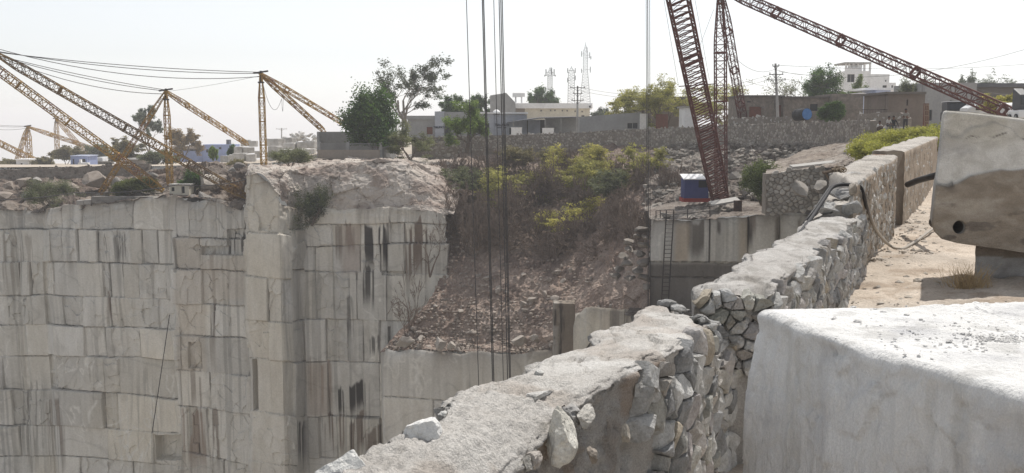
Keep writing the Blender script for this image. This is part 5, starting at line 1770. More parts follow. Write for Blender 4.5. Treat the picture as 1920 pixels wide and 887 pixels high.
telecom('slim telecom mast with antennas clustered at its head, left of the pair of lattice towers', 1031, 128, 206, 330, 1.7, 1.5, 20, [(0.9, -1.3, 2.4), (0.9, 1.3, 2.4), (0.93, 0.5, 2.6), (0.82, -1.7, 0.6), (0.82, 1.7, 0.6), (0.5, -1.4, 1.6), (0.42, 1.5, 1.6)])
telecom('parallel sided short lattice telecom tower just left of the tallest tower', 1071, 127, 204, 380, 2.6, 2.3, 16, [(0.93, -1.4, 2.0), (0.93, 1.4, 2.0), (0.7, -1.4, 2), (0.75, 1.4, 2)])
telecom('tallest telecom tower, tapering lattice with dish antennas', 1097, 84, 206, 420, 4.8, 1.7, 24, [(0.86, -1.6, 2.6), (0.84, 1.7, 2.6), (0.8, 2.2, 1.6), (0.62, 2.0, 2.8), (0.6, -1.6, 2), (0.92, 0.6, 2.4)])


def wire(label, pts, s=0.6, r=0.018, name='overhead_wire', group=None):
    mb = MB()
    for a, b in pts:
        mb.tube(sag(at(*a), at(*b), s, 18), r, n=4)
    return tag(mb.build(name, M['cable']), label, 'wire', group)


wire('lowest overhead wire running right from the concrete pole towards the white tower house', [((1456, 131, 108.5), (1592, 116, 168))], 1.2, 0.018)
wire('long overhead wire crossing the upper right sky above the red strut', [((1460, 134, 108.5), (1950, 84, 90))], 1.5, 0.018)
wire('upper overhead wire running from the concrete pole to the far right, behind the red strut', [((1452, 122, 108.5), (1950, 118, 140))], 0.6, 0.018)
wire('slack wire from the red mast down to the concrete pole', [((1378, 108, 96), (1452, 130, 108.5))], 0.7, 0.018)
wire('pair of overhead wires between the hut side pole and the concrete pole', [((1084, 163, 134), (1452, 138, 108.5)), ((1084, 169, 134), (1452, 146, 108.5))], 1.6, 0.016)
wire('lower overhead wire in the right sky ending behind the warehouse', [((1460, 145, 108.5), (1950, 140, 130))], 2.2, 0.016)
wire('slack service wire from the red mast to the ruined house wall', [((1392, 150, 104), (1450, 188, 106.5)), ((1455, 160, 108.5), (1452, 188, 106.3))], 1.6, 0.02)
wire('diagonal stay wire from the left mast head to the middle mast head', [((311, 172, 114.5), (489, 142, 109))], 0.1, 0.016)
wire('black power cable strung along the left ledge in front of the boulders', [((-60, 373, 111), (140, 361, 110)), ((140, 361, 110), (335, 346, 109)), ((335, 346, 109), (462, 336, 104))], 0.35, 0.05, 'power_cable')
wire('faint cable dangling from the middle yellow mast head in a loop', [((492, 152, 109), (528, 185, 109)), ((528, 185, 109), (531, 160, 111))], 2.0, 0.02, 'cable')
wire('pale wire running down from the red mast foot over the rocky slope', [((1395, 225, 112), (1410, 280, 100)), ((1410, 280, 100), (1440, 312, 92)), ((1440, 312, 92), (1475, 320, 75))], 0.3, 0.025, 'cable')
wire('thin black rope hanging down the left quarry face', [((318, 590, 107.9), (285, 812, 107.5))], 0.05, 0.05, 'rope')
wire('pale wire over the roof of the warehouse on the far right', [((1832, 166, 98), (1925, 176, 96))], 0.3, 0.02, 'cable')
wire('cable hung between the acacias and the red mast', [((1236, 204, 118), (1282, 182, 116))], 0.4, 0.03, 'cable')

# ================================================================== VEGETATION
M['bark'] = mat('bark', (0.115, 0.085, 0.065), (0.17, 0.14, 0.115), scale=5, stretch=(1, 1, 0.3), bump=0.5, fine=0.2)
M['bark_pale'] = mat('pale_bark', (0.28, 0.25, 0.22), (0.20, 0.175, 0.15), scale=5, bump=0.3, fine=0.2)
M['twig'] = mat('dry_twigs', (0.145, 0.108, 0.085), (0.24, 0.19, 0.155), scale=1.5, bump=0, fine=0.2)
M['twig_brown'] = mat('dry_brown_twigs', (0.20, 0.125, 0.08), (0.28, 0.19, 0.12), scale=1.5, bump=0, fine=0.2)
M['leaf'] = mat('leaves', (1, 1, 1), (0.85, 0.85, 0.85), scale=1.0, attr=True, bump=0, fine=0.1, trans=0.48, rough=0.6)


def skel(rng, n0, trunk, lean, ang, levels, nch, ratio, wig, trop, nseg=4):
    """branch polylines and tip points in unit size."""
    lines, tips = [], []
    def grow(p, d, L, r, lev):
        pts = [p]
        dd = d
        for k in range(nseg):
            dd = dd + rng.normal(size=3) * wig + np.array((0, 0, trop))
            dd = dd / np.linalg.norm(dd)
            pts.append(pts[-1] + dd * L / nseg)
        rad = np.linspace(r, r * 0.55, nseg + 1)
        lines.append((np.array(pts), rad, lev))
        if lev <= 0:
            tips.extend(pts[2:])
            return
        if lev == 1: tips.append(pts[-1])
        for k in range(nch):
            i = rng.integers(max(1, nseg - 2), nseg + 1)
            a = rng.uniform(0, 2 * math.pi)
            u = np.cross(dd, rng.normal(size=3))
            u /= np.linalg.norm(u) + 1e-9
            sp = ang * rng.uniform(0.6, 1.3)
            nd = dd * math.cos(sp) + u * math.sin(sp)
            grow(pts[i], nd, L * ratio * rng.uniform(0.75, 1.2), rad[i] * 0.7, lev - 1)
    for k in range(n0):
        a = 2 * math.pi * (k + rng.uniform(-0.3, 0.3)) / n0
        sp = lean * rng.uniform(0.5, 1.2)
        d = np.array((math.cos(a) * math.sin(sp), math.sin(a) * math.sin(sp), math.cos(sp)))
        grow(np.zeros(3), d, trunk, 1.0, levels)
    return lines, np.array(tips)


def leaves(rng, C, size, cols, asp=2.2, flat=0.0):
    n = len(C)
    d = rng.normal(size=(n, 3))
    d[:, 2] *= 0.6
    d /= np.linalg.norm(d, axis=1, keepdims=True)
    q = rng.normal(size=(n, 3))
    q[:, 2] *= (1 - flat)
    u = np.cross(d, q)
    u /= np.linalg.norm(u, axis=1, keepdims=True) + 1e-9
    s = (size * rng.uniform(0.6, 1.35, n))[:, None]
    a, b = d * s * 0.5, u * s * 0.5 / asp
    V = np.stack([C - a, C + b, C + a, C - b], 1).reshape(-1, 3)
    Fc = np.arange(4 * n).reshape(n, 4)
    k = rng.random(n)[:, None]
    c0, c1 = np.array(cols[0]), np.array(cols[1])
    c = (c0 + (c1 - c0) * k) * rng.uniform(0.8, 1.2, n)[:, None]
    return V, Fc, np.repeat(c, 4, 0)


STY = dict(
    round=dict(n0=1, trunk=1.0, lean=0.1, ang=0.75, levels=4, nch=4, ratio=0.68, wig=0.10, trop=0.05, per=34, rc=0.075, leaf=0.20, r=0.045, fl=0.8),
    sparse=dict(n0=2, trunk=1.3, lean=0.25, ang=0.55, levels=4, nch=3, ratio=0.66, wig=0.09, trop=0.06, per=5, rc=0.04, leaf=0.26, r=0.022, fl=0.8),
    acacia=dict(n0=3, trunk=1.0, lean=0.75, ang=0.7, levels=3, nch=4, ratio=0.72, wig=0.14, trop=0.03, per=26, rc=0.07, leaf=0.17, r=0.022, fl=0.35),
    shrub=dict(n0=6, trunk=0.8, lean=0.9, ang=0.6, levels=2, nch=5, ratio=0.75, wig=0.14, trop=0.05, per=26, rc=0.10, leaf=0.15, r=0.02, fl=0.8),
    dense=dict(n0=7, trunk=0.7, lean=0.9, ang=0.7, levels=2, nch=5, ratio=0.75, wig=0.14, trop=0.06, per=60, rc=0.12, leaf=0.17, r=0.02, fl=0.9),
    dry=dict(n0=16, trunk=0.8, lean=0.95, ang=0.55, levels=3, nch=4, ratio=0.62, wig=0.20, trop=0.01, per=0, rc=0.1, leaf=0.1, r=0.016, fl=1),
    bare=dict(n0=2, trunk=1.1, lean=0.4, ang=0.55, levels=4, nch=3, ratio=0.68, wig=0.12, trop=0.02, per=0, rc=0.1, leaf=0.1, r=0.016, fl=1))

NEEM = ((0.030, 0.080, 0.014), (0.105, 0.185, 0.032))
YG = ((0.29, 0.295, 0.08), (0.48, 0.45, 0.15))
YG2 = ((0.38, 0.375, 0.09), (0.60, 0.54, 0.17))
BRIGHT = ((0.115, 0.189, 0.041), (0.270, 0.351, 0.081))
DULL = ((0.121, 0.142, 0.074), (0.216, 0.230, 0.121))
OLIVE = ((0.176, 0.162, 0.081), (0.297, 0.257, 0.135))
BROWN = ((0.270, 0.203, 0.101), (0.405, 0.297, 0.149))
GREYG = ((0.135, 0.162, 0.115), (0.230, 0.257, 0.189))


def plant(name, label, cat, px0, px1, ytop, ybot, Y, style, cols, seed, bx=None, depth=None, group=None, lf=1.0, den=1.0, bark='bark', bottom=0.0, twigs=None, leafsize=None):
    """A tree or bush whose crown spans px0..px1, ytop..ybot at distance Y."""
    st = STY[style]
    rng = np.random.default_rng(seed)
    lines, tips = skel(rng, st['n0'], st['trunk'], st['lean'], st['ang'], st['levels'], st['nch'], st['ratio'], st['wig'], st['trop'])
    W = (px1 - px0) / F * Y
    base = np.array(at(bx if bx is not None else (px0 + px1) / 2, ybot, Y))
    H = Zt(ytop, Y) - base[2]
    D = depth or W * 0.8
    allp = tips
    lo, hi = np.percentile(allp, 2, axis=0), np.percentile(allp, 98, axis=0)
    cxw = at((px0 + px1) / 2, (ytop + ybot) / 2, Y)[0] - base[0]
    rc = st['rc']
    sc = np.array((W * (1 - rc), D * (1 - rc), H * (1 - rc * 0.6))) / np.array((hi[0] - lo[0], hi[1] - lo[1], max(hi[2], 0.2)))
    ctr = np.array(((hi[0] + lo[0]) / 2, (hi[1] + lo[1]) / 2, 0))
    def T(p):
        q = (p - ctr * np.clip(p[:, 2:3] / (0.4 * hi[2]), 0, 1)) * sc
        q[:, 0] += cxw * np.clip(p[:, 2] / hi[2], 0, 1)
        return q
    t = empty(name, tuple(base))
    tag(t, label, cat, group)
    mb = MB()
    rr = max(0.018, st['r'] * max(H, W * 0.6))
    minr = (0.015 if style == 'dry' else 0.010) * Y / 100 + 0.008
    for pts, rad, lev in lines:
        P = T(pts)
        r_ = np.maximum(rad * rr, minr)
        if lev == st['levels']: mb.tube(P, r_ * 1.0, n=6)
        elif style in ('dry', 'bare') or lev > 0:
            mb.tube(P, r_, n=3)
    mb.build('trunk' if style in ('round', 'sparse', 'bare', 'acacia') else 'stem', M[bark], t)
    if st['per'] > 0:
        per = max(1, int(st['per'] * den))
        C = np.repeat(T(tips), per, 0)
        g = rng.normal(size=C.shape) * np.array((W, D, H * 1.0)) * rc * (0.55 if den < 3 else 0.62)
        g[:, 2] *= st['fl']
        C = C + g
        if bottom: C = C[C[:, 2] > bottom * H]
        if len(C) > 26000: C = C[rng.choice(len(C), 26000, replace=False)]
        V, Fc, cc = leaves(rng, C, (leafsize or st['leaf']) * lf, cols)
        # light and dark clumps
        k = 1 + 0.75 * fbm(V * 1.1 + seed, 3, seed)
        cc = cc * k[:, None]
        np_mesh('crown' if style in ('round', 'sparse', 'acacia') else 'foliage', V, Fc, M['leaf'], t, cc, False)
    if twigs:
        pass
    return t


# skyline trees, left to right
plant('tree', 'tall grey green slender tree behind the crossing yellow booms', 'tree', 258, 306, 200, 290, 205, 'sparse', GREYG, 11, den=2.6, bark='bark_pale', leafsize=0.42)
plant('acacia_tree', 'brownish flat topped tree right of the left yellow mast', 'tree', 316, 376, 243, 296, 215, 'acacia', BROWN, 12, den=1.2, leafsize=0.34)
plant('acacia_tree', 'olive brown tree between the two crossing yellow booms', 'tree', 205, 268, 262, 312, 190, 'acacia', OLIVE, 13, den=1.2, leafsize=0.32)
plant('acacia_tree', 'pale olive tree behind the small blue shrine house', 'tree', 92, 158, 276, 314, 215, 'acacia', OLIVE, 14, den=1.2, leafsize=0.34)
plant('acacia_tree', 'low wide dull green tree behind the small low white house', 'tree', 150, 212, 272, 316, 250, 'acacia', DULL, 15, den=1.2, leafsize=0.36)
plant('bush', 'faint yellowish bush under the hazy far derrick on the left', 'bush', 60, 98, 296, 318, 200, 'shrub', OLIVE, 16, leafsize=0.3)
plant('bush', 'hazy low bush at the left edge behind the stone wall', 'bush', -10, 40, 300, 320, 205, 'shrub', OLIVE, 17, leafsize=0.3)
plant('bush', 'green bush in front of the blue house with the verandah', 'bush', 268, 330, 284, 312, 160, 'shrub', DULL, 18, leafsize=0.28)
plant('bush', 'small fresh green bush by the right end of the blue house', 'bush', 392, 408, 276, 302, 150, 'shrub', BRIGHT, 19)
plant('bush', 'dark bush beside the roof tank of the blue house', 'bush', 428, 446, 274, 304, 160, 'dense', NEEM, 20)
plant('tree', 'big dark green dense tree shading the grey compound wall', 'tree', 640, 728, 172, 290, 121.5, 'dense', NEEM, 21, bx=706, den=3.2, bottom=0.14, depth=6, leafsize=0.32)
plant('tree', 'tall sparse tree with airy crown rising behind the grey office', 'tree', 706, 842, 110, 268, 150, 'sparse', ((0.07, 0.085, 0.05), (0.13, 0.15, 0.085)), 22, bx=778, bark='bark_pale', den=2.8, depth=8, leafsize=0.32, bottom=0.3)
plant('tree', 'round dark tree above the roof of the grey office', 'tree', 826, 869, 181, 250, 175, 'round', NEEM, 23, den=0.7, leafsize=0.3)
plant('tree', 'thin dark green tree behind the blue grey office roof', 'tree', 884, 919, 180, 250, 185, 'round', NEEM, 24, den=0.45, leafsize=0.3)
plant('tree', 'dark tree behind the roof of the long white house, under the slim telecom mast', 'tree', 992, 1044, 165, 240, 205, 'round', NEEM, 25, den=0.5, leafsize=0.34)
plant('bush', 'low bush top showing between the white house and the low grey hut', 'bush', 1104, 1142, 206, 240, 190, 'shrub', GREYG, 26, leafsize=0.3)
plant('tree', 'bright green leafy tree growing at the far retaining wall in front of the offices', 'tree', 838, 912, 192, 288, 122.5, 'round', BRIGHT, 27, den=0.8, depth=4, leafsize=0.20)
plant('acacia_bush', 'airy yellow green thorn bush in front of the retaining wall beside the compound', 'bush', 720, 806, 233, 302, 118.5, 'acacia', ((0.17, 0.19, 0.09), (0.29, 0.30, 0.15)), 28, bx=770, den=0.8, depth=4)
plant('acacia_tree', 'wide yellow green acacia above the low grey hut', 'tree', 1140, 1236, 170, 252, 140, 'acacia', YG, 29, den=1.3, leafsize=0.22)
plant('acacia_tree', 'large yellow green acacia with feathery crown left of the red boom', 'tree', 1196, 1302, 154, 250, 128, 'acacia', YG, 30, den=1.4, leafsize=0.2)
plant('acacia_tree', 'yellow green acacia behind the red mast', 'tree', 1300, 1420, 160, 246, 132, 'acacia', YG, 31, den=1.3, leafsize=0.2)
plant('tree', 'nearly leafless spreading tree behind the concrete utility pole', 'tree', 1418, 1508, 143, 240, 150, 'sparse', DULL, 32, den=0.5, leafsize=0.25, bark='bark')
plant('tree', 'dense dark green tree above the ruined stone house roof', 'tree', 1508, 1584, 129, 240, 135, 'round', NEEM, 33, den=1.0, leafsize=0.22)
plant('tree', 'smaller lighter green tree between the ruined house and the white tower house', 'tree', 1572, 1622, 150, 236, 132, 'round', BRIGHT, 34, den=0.7, leafsize=0.2)
plant('bush', 'bush leaning over the roof of the dark earth shed', 'bush', 1686, 1740, 148, 226, 103, 'shrub', DULL, 35, den=1.3)
plant('acacia_tree', 'flat topped acacia crowns above the warehouse roof on the right', 'tree', 1828, 1905, 145, 230, 150, 'acacia', GREYG, 36, den=0.6, leafsize=0.24)
plant('acacia_tree', 'small flat acacia crown left of the warehouse ridge', 'tree', 1786, 1824, 141, 230, 150, 'acacia', GREYG, 37, den=0.5, leafsize=0.24)
plant('acacia_bush', 'yellow green bush behind the parked white tankers at the foot of the red strut', 'bush', 1838, 1916, 178, 226, 72, 'acacia', YG2, 38, den=1.2, leafsize=0.13)

# ledge on the left
plant('bush', 'dull green bush spilling over the bank below the left stone wall', 'bush', 55, 148, 338, 392, 113.5, 'shrub', DULL, 41, den=1.1, depth=4)
plant('bush', 'fresh green bush on the ledge left of the cream hut', 'bush', 215, 290, 335, 366, 113, 'dense', ((0.10, 0.13, 0.03), (0.20, 0.22, 0.06)), 42, depth=3)
plant('bush', 'dark green bush right of the cream hut', 'bush', 345, 378, 324, 362, 113, 'dense', NEEM, 43, depth=3)
plant('dry_bush', 'heap of dry rust brown brush against the pale pillar', 'bush', 420, 470, 336, 376, 110, 'dry', None, 44, bark='twig_brown', depth=3)
plant('bush', 'pale green bush at the foot of the middle yellow mast', 'bush', 508, 582, 280, 316, 114, 'shrub', ((0.16, 0.18, 0.09), (0.26, 0.27, 0.14)), 45, den=1.0, depth=3)
plant('bush', 'dark leafy bush growing out of the quarry face below the pillar top', 'bush', 552, 614, 350, 424, 105.3, 'shrub', ((0.05, 0.07, 0.03), (0.12, 0.14, 0.06)), 46, bx=585, den=0.8, depth=2)
plant('bush', 'low dry shrub on the bank between the boulders', 'bush', 425, 458, 300, 332, 118, 'shrub', OLIVE, 47, depth=3)

# middle slope: green thorn bushes and dry scrub
SLOPE_G = [(1020, 1136, 272, 345, 118, YG2, 'spreading yellow green thorn bush just under the middle of the retaining wall'), (1164, 1252, 276, 352, 110, YG, 'yellow green thorn bush behind the right pair of hanging ropes'),
           (1004, 1182, 374, 446, 108.5, YG2, 'wide bright yellow green thorn bush low on the scrub slope'), (896, 1046, 318, 400, 113, YG, 'dull yellow green thorn bush in the middle of the scrub slope'),
           (826, 902, 316, 376, 114, DULL, 'olive thorn bush at the upper left of the scrub slope'), (1046, 1150, 300, 372, 114, YG, 'yellow green thorn bush between the two larger bright ones'),
           (940, 1030, 276, 330, 120, OLIVE, 'faded olive bush high on the slope under the white tanks'), (1110, 1200, 320, 395, 108, DULL, 'dull green thorn bush on the right of the scrub slope')]
for i, (a, b, yt, yb, Y, cl, lab) in enumerate(SLOPE_G):
    plant('acacia_bush', lab, 'bush', a, b, yt, yb, Y, 'acacia', cl, 60 + i, den=0.5, depth=5, leafsize=0.24, bark='twig', group='thorn bushes on the slope')
SLOPE_D = [(806, 870, 370, 445, 107.5), (860, 930, 395, 470, 106), (930, 1010, 330, 410, 111), (990, 1080, 300, 380, 114), (1040, 1110, 280, 340, 119), (1130, 1220, 290, 370, 112), (1180, 1232, 400, 480, 92), (1000, 1090, 420, 480, 105), (1080, 1180, 430, 490, 102), (830, 890, 290, 350, 119), (900, 1000, 280, 340, 120), (800, 880, 340, 430, 110), (836, 925, 350, 440, 108.5), (890, 990, 345, 450, 108), (960, 1060, 385, 450, 108), (1040, 1140, 395, 470, 106), (1120, 1225, 350, 450, 101), (1150, 1232, 380, 470, 96), (880, 960, 290, 360, 117), (960, 1060, 310, 390, 114),
           (1090, 1180, 290, 360, 117), (1180, 1250, 300, 390, 106), (790, 850, 300, 350, 117), (1060, 1130, 330, 400, 111), (905, 1000, 400, 470, 105.5), (1230, 1290, 310, 385, 102)]
for i, (a, b, yt, yb, Y) in enumerate(SLOPE_D):
    plant('dry_bush', 'dense grey brown leafless bush on the scrub slope', 'bush', a, b, yt, yb, Y, 'dry', None, 80 + i, depth=4, bark='twig', group='leafless scrub on the slope')
plant('bare_bush', 'bare dark shrub on the talus beside the lower end of the quarry face', 'bush', 728, 806, 500, 622, 98.5, 'bare', None, 100, depth=3, bark='twig')
plant('bare_bush', 'bare twiggy shrub leaning against the stained top of the quarry face', 'bush', 770, 842, 405, 520, 104, 'bare', None, 101, depth=3, bark='twig')
plant('bare_bush', 'low spiky dead bush sprawling above the fallen stones', 'bush', 735, 790, 560, 640, 97.8, 'bare', None, 102, depth=2, bark='twig')
plant('bush', 'leafy green shrub left of the dry stone wall', 'bush', 1394, 1456, 308, 386, 74, 'dense', ((0.07, 0.10, 0.03), (0.20, 0.24, 0.08)), 103, bx=1428, den=0.8, depth=2.5, leafsize=0.13)
plant('bush', 'dark low bush growing at the foot of the ruined house beside the blue drum', 'bush', 1535, 1580, 194, 228, 106, 'dense', NEEM, 104, depth=2)
for i, (a, b, yt, yb, Y, lab) in enumerate([(1636, 1700, 250, 296, 58, 'yellow green creeper patch nearest the ragged end of the retaining wall'), (1670, 1740, 243, 288, 56, 'yellow green creeper patch in the middle of the verge below the seated people'),
                                      (1716, 1800, 240, 284, 55, 'yellow green creeper patch running behind the grey drilled block'), (1620, 1680, 268, 304, 53, 'sparse green creeper patch at the lower left of the verge'), (1690, 1766, 255, 290, 50, 'green creeper patch along the top of the smoother boundary wall')]):
    plant('creeper', lab, 'bush', a, b, yt, yb, Y, 'dense', ((0.26, 0.28, 0.045), (0.46, 0.44, 0.11)), 110 + i, den=1.0, depth=6, leafsize=0.13, group='creepers on the verge')
gr = np.random.default_rng(121)
mb = MB()
for i in range(260):
    c0 = np.array((gr.normal() * 0.13, gr.normal() * 0.10, 0))
    h_ = gr.uniform(0.15, 0.5)
    tip = c0 + np.array((gr.normal() * 0.16, gr.normal() * 0.12, h_))
    mid = (c0 + tip) / 2 + np.array((gr.normal() * 0.02, 0, 0.04))
    mb.tube([c0, mid, tip], (0.004, 0.003, 0.001), n=3)
o = mb.build('dry_grass', mat('straw', (0.50, 0.38, 0.22), (0.36, 0.26, 0.15), scale=9, bump=0, fine=0.2))
o.location = (at(1815, 560, 15.9)[0], 15.9, 0.0)
tag(o, 'tuft of dry straw grass beside the grey support block', 'grass tuft')
# ================================================================== ROCKS AND BLOCKS OUT IN THE PIT
def boulder(name, label, px0, px1, y0, y1, Y, seed, col, group=None, cat='boulder', dep=None, sub=3, cuts=11, rough=0.05, rz=None, m_='stone_far'):
    w = (px1 - px0) / F * Y / 2
    h = (y1 - y0) / F * Y / 2
    mb = MB()
    V, Fc = rock(seed, sub, cuts, rough)
    mx = np.abs(V).max(0)
    V = V / mx * np.array((w, dep or (w + h) / 2 * 1.1, h))
    k = np.clip(0.9 + 0.35 * fbm(V * 0.9 + seed, 4, seed), 0.5, 1.3)[:, None]
    mb.add(V, Fc, np.array(col) * k)
    o = mb.build(name, M[m_])
    o.location = at((px0 + px1) / 2, (y0 + y1) / 2, Y)
    tag(o, label, cat, group)
    return o


PK = (0.36, 0.31, 0.27)
GR = (0.31, 0.295, 0.28)
DG = (0.20, 0.185, 0.175)
for i, (a, b, c_, d, Y, col, lab) in enumerate([
    (155, 218, 320, 362, 117.5, PK, 'largest pale rounded boulder in the bank below the shrine house'), (112, 150, 338, 368, 118.5, PK, 'pinkish boulder with a flat top left of the largest bank boulder'),
    (205, 236, 328, 362, 118, GR, 'grey boulder behind the slanting leg of the left derrick'), (30, 62, 330, 352, 120, PK, 'blocky pale stone in the bank near the left edge, upper course'),
    (60, 80, 330, 352, 120, GR, 'narrow upright stone in the bank beside the blocky pale one'), (6, 28, 336, 356, 120, PK, 'weathered square stone in the bank second from the left edge'),
    (-14, 32, 356, 378, 117, PK, 'long low stone at the left edge above the black cable'), (40, 66, 356, 372, 117.5, GR, 'squat grey stone left of the spilling bush'),
    (372, 412, 324, 358, 112, (0.52, 0.48, 0.43), 'tall pale split boulder behind the dark boom foot'), (365, 400, 355, 386, 109.6, GR, 'smooth grey boulder on the quarry rim right of the cream hut'),
    (346, 376, 364, 386, 109.3, DG, 'dark angular boulder wedged beside the smooth rim boulder'), (421, 446, 312, 336, 116, GR, 'cone topped grey boulder by the white block stacks'),
    (432, 462, 304, 338, 117, DG, 'dark shaded boulder under the stacked white blocks'), (270, 300, 322, 348, 119, GR, 'grey boulder half hidden by the rising yellow boom'),
    (240, 262, 330, 350, 119, PK, 'small pale boulder above the fresh green ledge bush'), (395, 425, 326, 350, 113, PK, 'flat pinkish boulder beside the tall split boulder'),
    (128, 150, 300 + 62, 380, 114.6, GR, 'dull grey stone below the spilling bush'), (178, 210, 356, 372, 114, GR, 'two tone grey stone on the ledge right of the spilling bush')]):
    boulder('boulder', lab, a, b, c_, d, Y, 500 + i, col)
# kerb of squared stones on the left ledge
for i, (a, b, yt, yb, lab) in enumerate([(146, 160, 375, 384, 'short squared light stone starting the low kerb on the left rim'), (160, 174, 374, 383, 'second squared stone of the low kerb on the left rim, before the long dark beam'), (174, 300, 368, 380, 'long dark stone beam lying on the left rim')]):
    Y = 110.2
    p, q = at(a, yt, Y), at(b, yb, Y)
    mb = MB()
    V, Fc = cube_grid(12, 8, 8)
    V = rounded(V, np.array(((q[0] - p[0]) / 2, 0.5, (p[2] - q[2]) / 2)), 0.06)
    mb.add(V + 0.04 * fbm(V * 1.5 + i, 3, i)[:, None], Fc, np.array((0.36, 0.345, 0.33) if i < 2 else (0.22, 0.21, 0.20)))
    o = mb.build('kerb_stone', M['stone_far'])
    o.location = ((p[0] + q[0]) / 2, Y, (p[2] + q[2]) / 2)
    tag(o, lab, 'stone block')

# white marble blocks in the yard
yb_r = np.random.default_rng(31)
def sawn(px0, px1, y0, y1, Y, label, col, group, seed, name='marble_block', dep=None, rz=0.0):
    w, h = (px1 - px0) / F * Y, (y1 - y0) / F * Y
    V, Fc = cube_grid(9, 9, 9)
    V = rounded(V, np.array((w / 2, (dep or w) / 2, h / 2)), min(w, h) * 0.07)
    V = V + 0.05 * fbm(V * 1.3 + seed, 3, seed)[:, None]
    a, b = math.cos(rz), math.sin(rz)
    V = V @ np.array([[a, b, 0], [-b, a, 0], [0, 0, 1]])
    k = np.clip(0.92 + 0.3 * fbm(V * 0.8 + seed, 3, seed + 1), 0.6, 1.1)[:, None]
    mb = MB()
    mb.add(V, Fc, np.array(col) * k)
    o = mb.build(name, M['stone_far'])
    o.location = at((px0 + px1) / 2, (y0 + y1) / 2, Y)
    return tag(o, label, 'stone block', group)
WB = [(454, 468, 262, 274, 150), (468, 482, 264, 275, 150), (503, 530, 260, 274, 150), (532, 552, 258, 270, 152), (534, 556, 268, 280, 146), (556, 574, 266, 279, 146), (575, 594, 264, 278, 148), (506, 526, 274, 287, 142), (528, 548, 280, 291, 140), (550, 566, 279, 291, 140), (568, 592, 279, 292, 140),
      (440, 456, 275, 287, 138), (456, 476, 276, 287, 138), (440, 462, 287, 302, 130), (462, 480, 289, 303, 130), (430, 441, 290, 303, 132), (505, 524, 287, 302, 128), (524, 538, 291, 304, 127), (478, 488, 283, 296, 134), (570, 596, 292, 304, 130), (415, 432, 292, 304, 134), (545, 566, 292, 303, 129)]
for i, (a, b, c_, d, Y) in enumerate(WB):
    t = yb_r.uniform(0.75, 1.1)
    sawn(a, b, c_, d, Y, 'squared white marble block stacked in the yard left of the compound wall', np.array((0.60, 0.595, 0.58)) * t, 'white blocks stacked in the yard', 600 + i, rz=yb_r.uniform(-0.35, 0.35))
for i in range(90):
    px = yb_r.uniform(528, 598)
    k = (px - 528) / 68
    yt = yb_r.uniform(242 + 26 * abs(k - 0.55), 280)
    s = yb_r.uniform(6, 13)
    boulder('marble_chunk', 'rough white marble chunk in the bright rubble heap behind the yard blocks', px - s / 2, px + s / 2, yt, yt + s * 0.8, 165 + yb_r.uniform(-2, 4), 640 + i, np.array((0.66, 0.655, 0.64)) * yb_r.uniform(0.85, 1.1), 'white chunks in the heap', 'stone', sub=2)

# stacked boulders left of the derrick bench
for i, (a, b, c_, d, Y) in enumerate([(1182, 1222, 421, 437, 81.5), (1186, 1204, 437, 448, 81.5), (1200, 1222, 440, 452, 81), (1170, 1192, 448, 462, 83), (1192, 1220, 452, 466, 81.5), (1168, 1188, 462, 474, 83), (1186, 1218, 468, 484, 81.5), (1156, 1178, 472, 486, 84), (1190, 1222, 484, 500, 81), (1160, 1186, 486, 500, 83),
                                      (1178, 1206, 500, 516, 81.5), (1150, 1172, 498, 512, 84), (1196, 1222, 512, 530, 81), (1168, 1192, 516, 528, 82), (1142, 1164, 512, 524, 84), (1204, 1222, 530, 546, 80.7)]):
    boulder('stacked_stone', 'slabby stone in the tumbled stack left of the laddered bench', a, b, c_, d, Y, 700 + i, np.array((0.30, 0.27, 0.24)) * (0.75 + 0.07 * (i % 6)), 'tumbled stones beside the laddered bench', 'stone', dep=0.9, cuts=14)

# fallen stones at the foot of the talus
for i, (a, b, c_, d, Y, lab) in enumerate([(738, 778, 628, 652, 95.4, 'long pale slab stone lying at the left foot of the talus'), (808, 838, 630, 662, 94.9, 'pale triangular stone standing at the foot of the talus'), (832, 856, 640, 658, 95.0, 'pale wedge leaning on the triangular stone'),
                                           (958, 990, 628, 654, 94.2, 'flat pale stone half buried behind the hanging ropes'), (990, 1012, 624, 646, 94.5, 'chunky stone beside the flat one near the dark upright block'), (780, 794, 628, 640, 95.8, 'small grey stone between the long slab and the triangle')]):
    boulder('fallen_stone', lab, a, b, c_, d, Y, 730 + i, (0.44, 0.40, 0.36), cat='stone', dep=0.7, cuts=12)
# dark stained upright block
V, Fc = cube_grid(26, 20, 50)
p, q = at(1038, 568, 88.5), at(1078, 656, 88.5)
hx, hz = (q[0] - p[0]) / 2, (p[2] - q[2]) / 2 + 0.4
V = rounded(V, np.array((hx, 0.9, hz)), 0.09)
V = V + 0.07 * fbm(V * 0.9, 4, 3)[:, None]
c = np.tile(np.array((0.22, 0.185, 0.15)), (len(V), 1))
c = lerp3(c, (0.05, 0.042, 0.036), sst(0.0, 0.3, fbm(V * np.array((3.2, 3.2, 0.25)), 4, 6)))
c = lerp3(c, (0.36, 0.34, 0.31), 0.8 * sst(-0.3, -0.8, V[:, 0] / hx) * sst(-0.2, 0.2, fbm(V * 1.2, 3, 8)))
o = np_mesh('stained_block', V, Fc, M['quarry'], None, c, True)
o.location = ((p[0] + q[0]) / 2, 89.2, (p[2] + q[2]) / 2 - 0.4)
tag(o, 'tall dark streaked stone block standing on the bench below the talus', 'stone block')

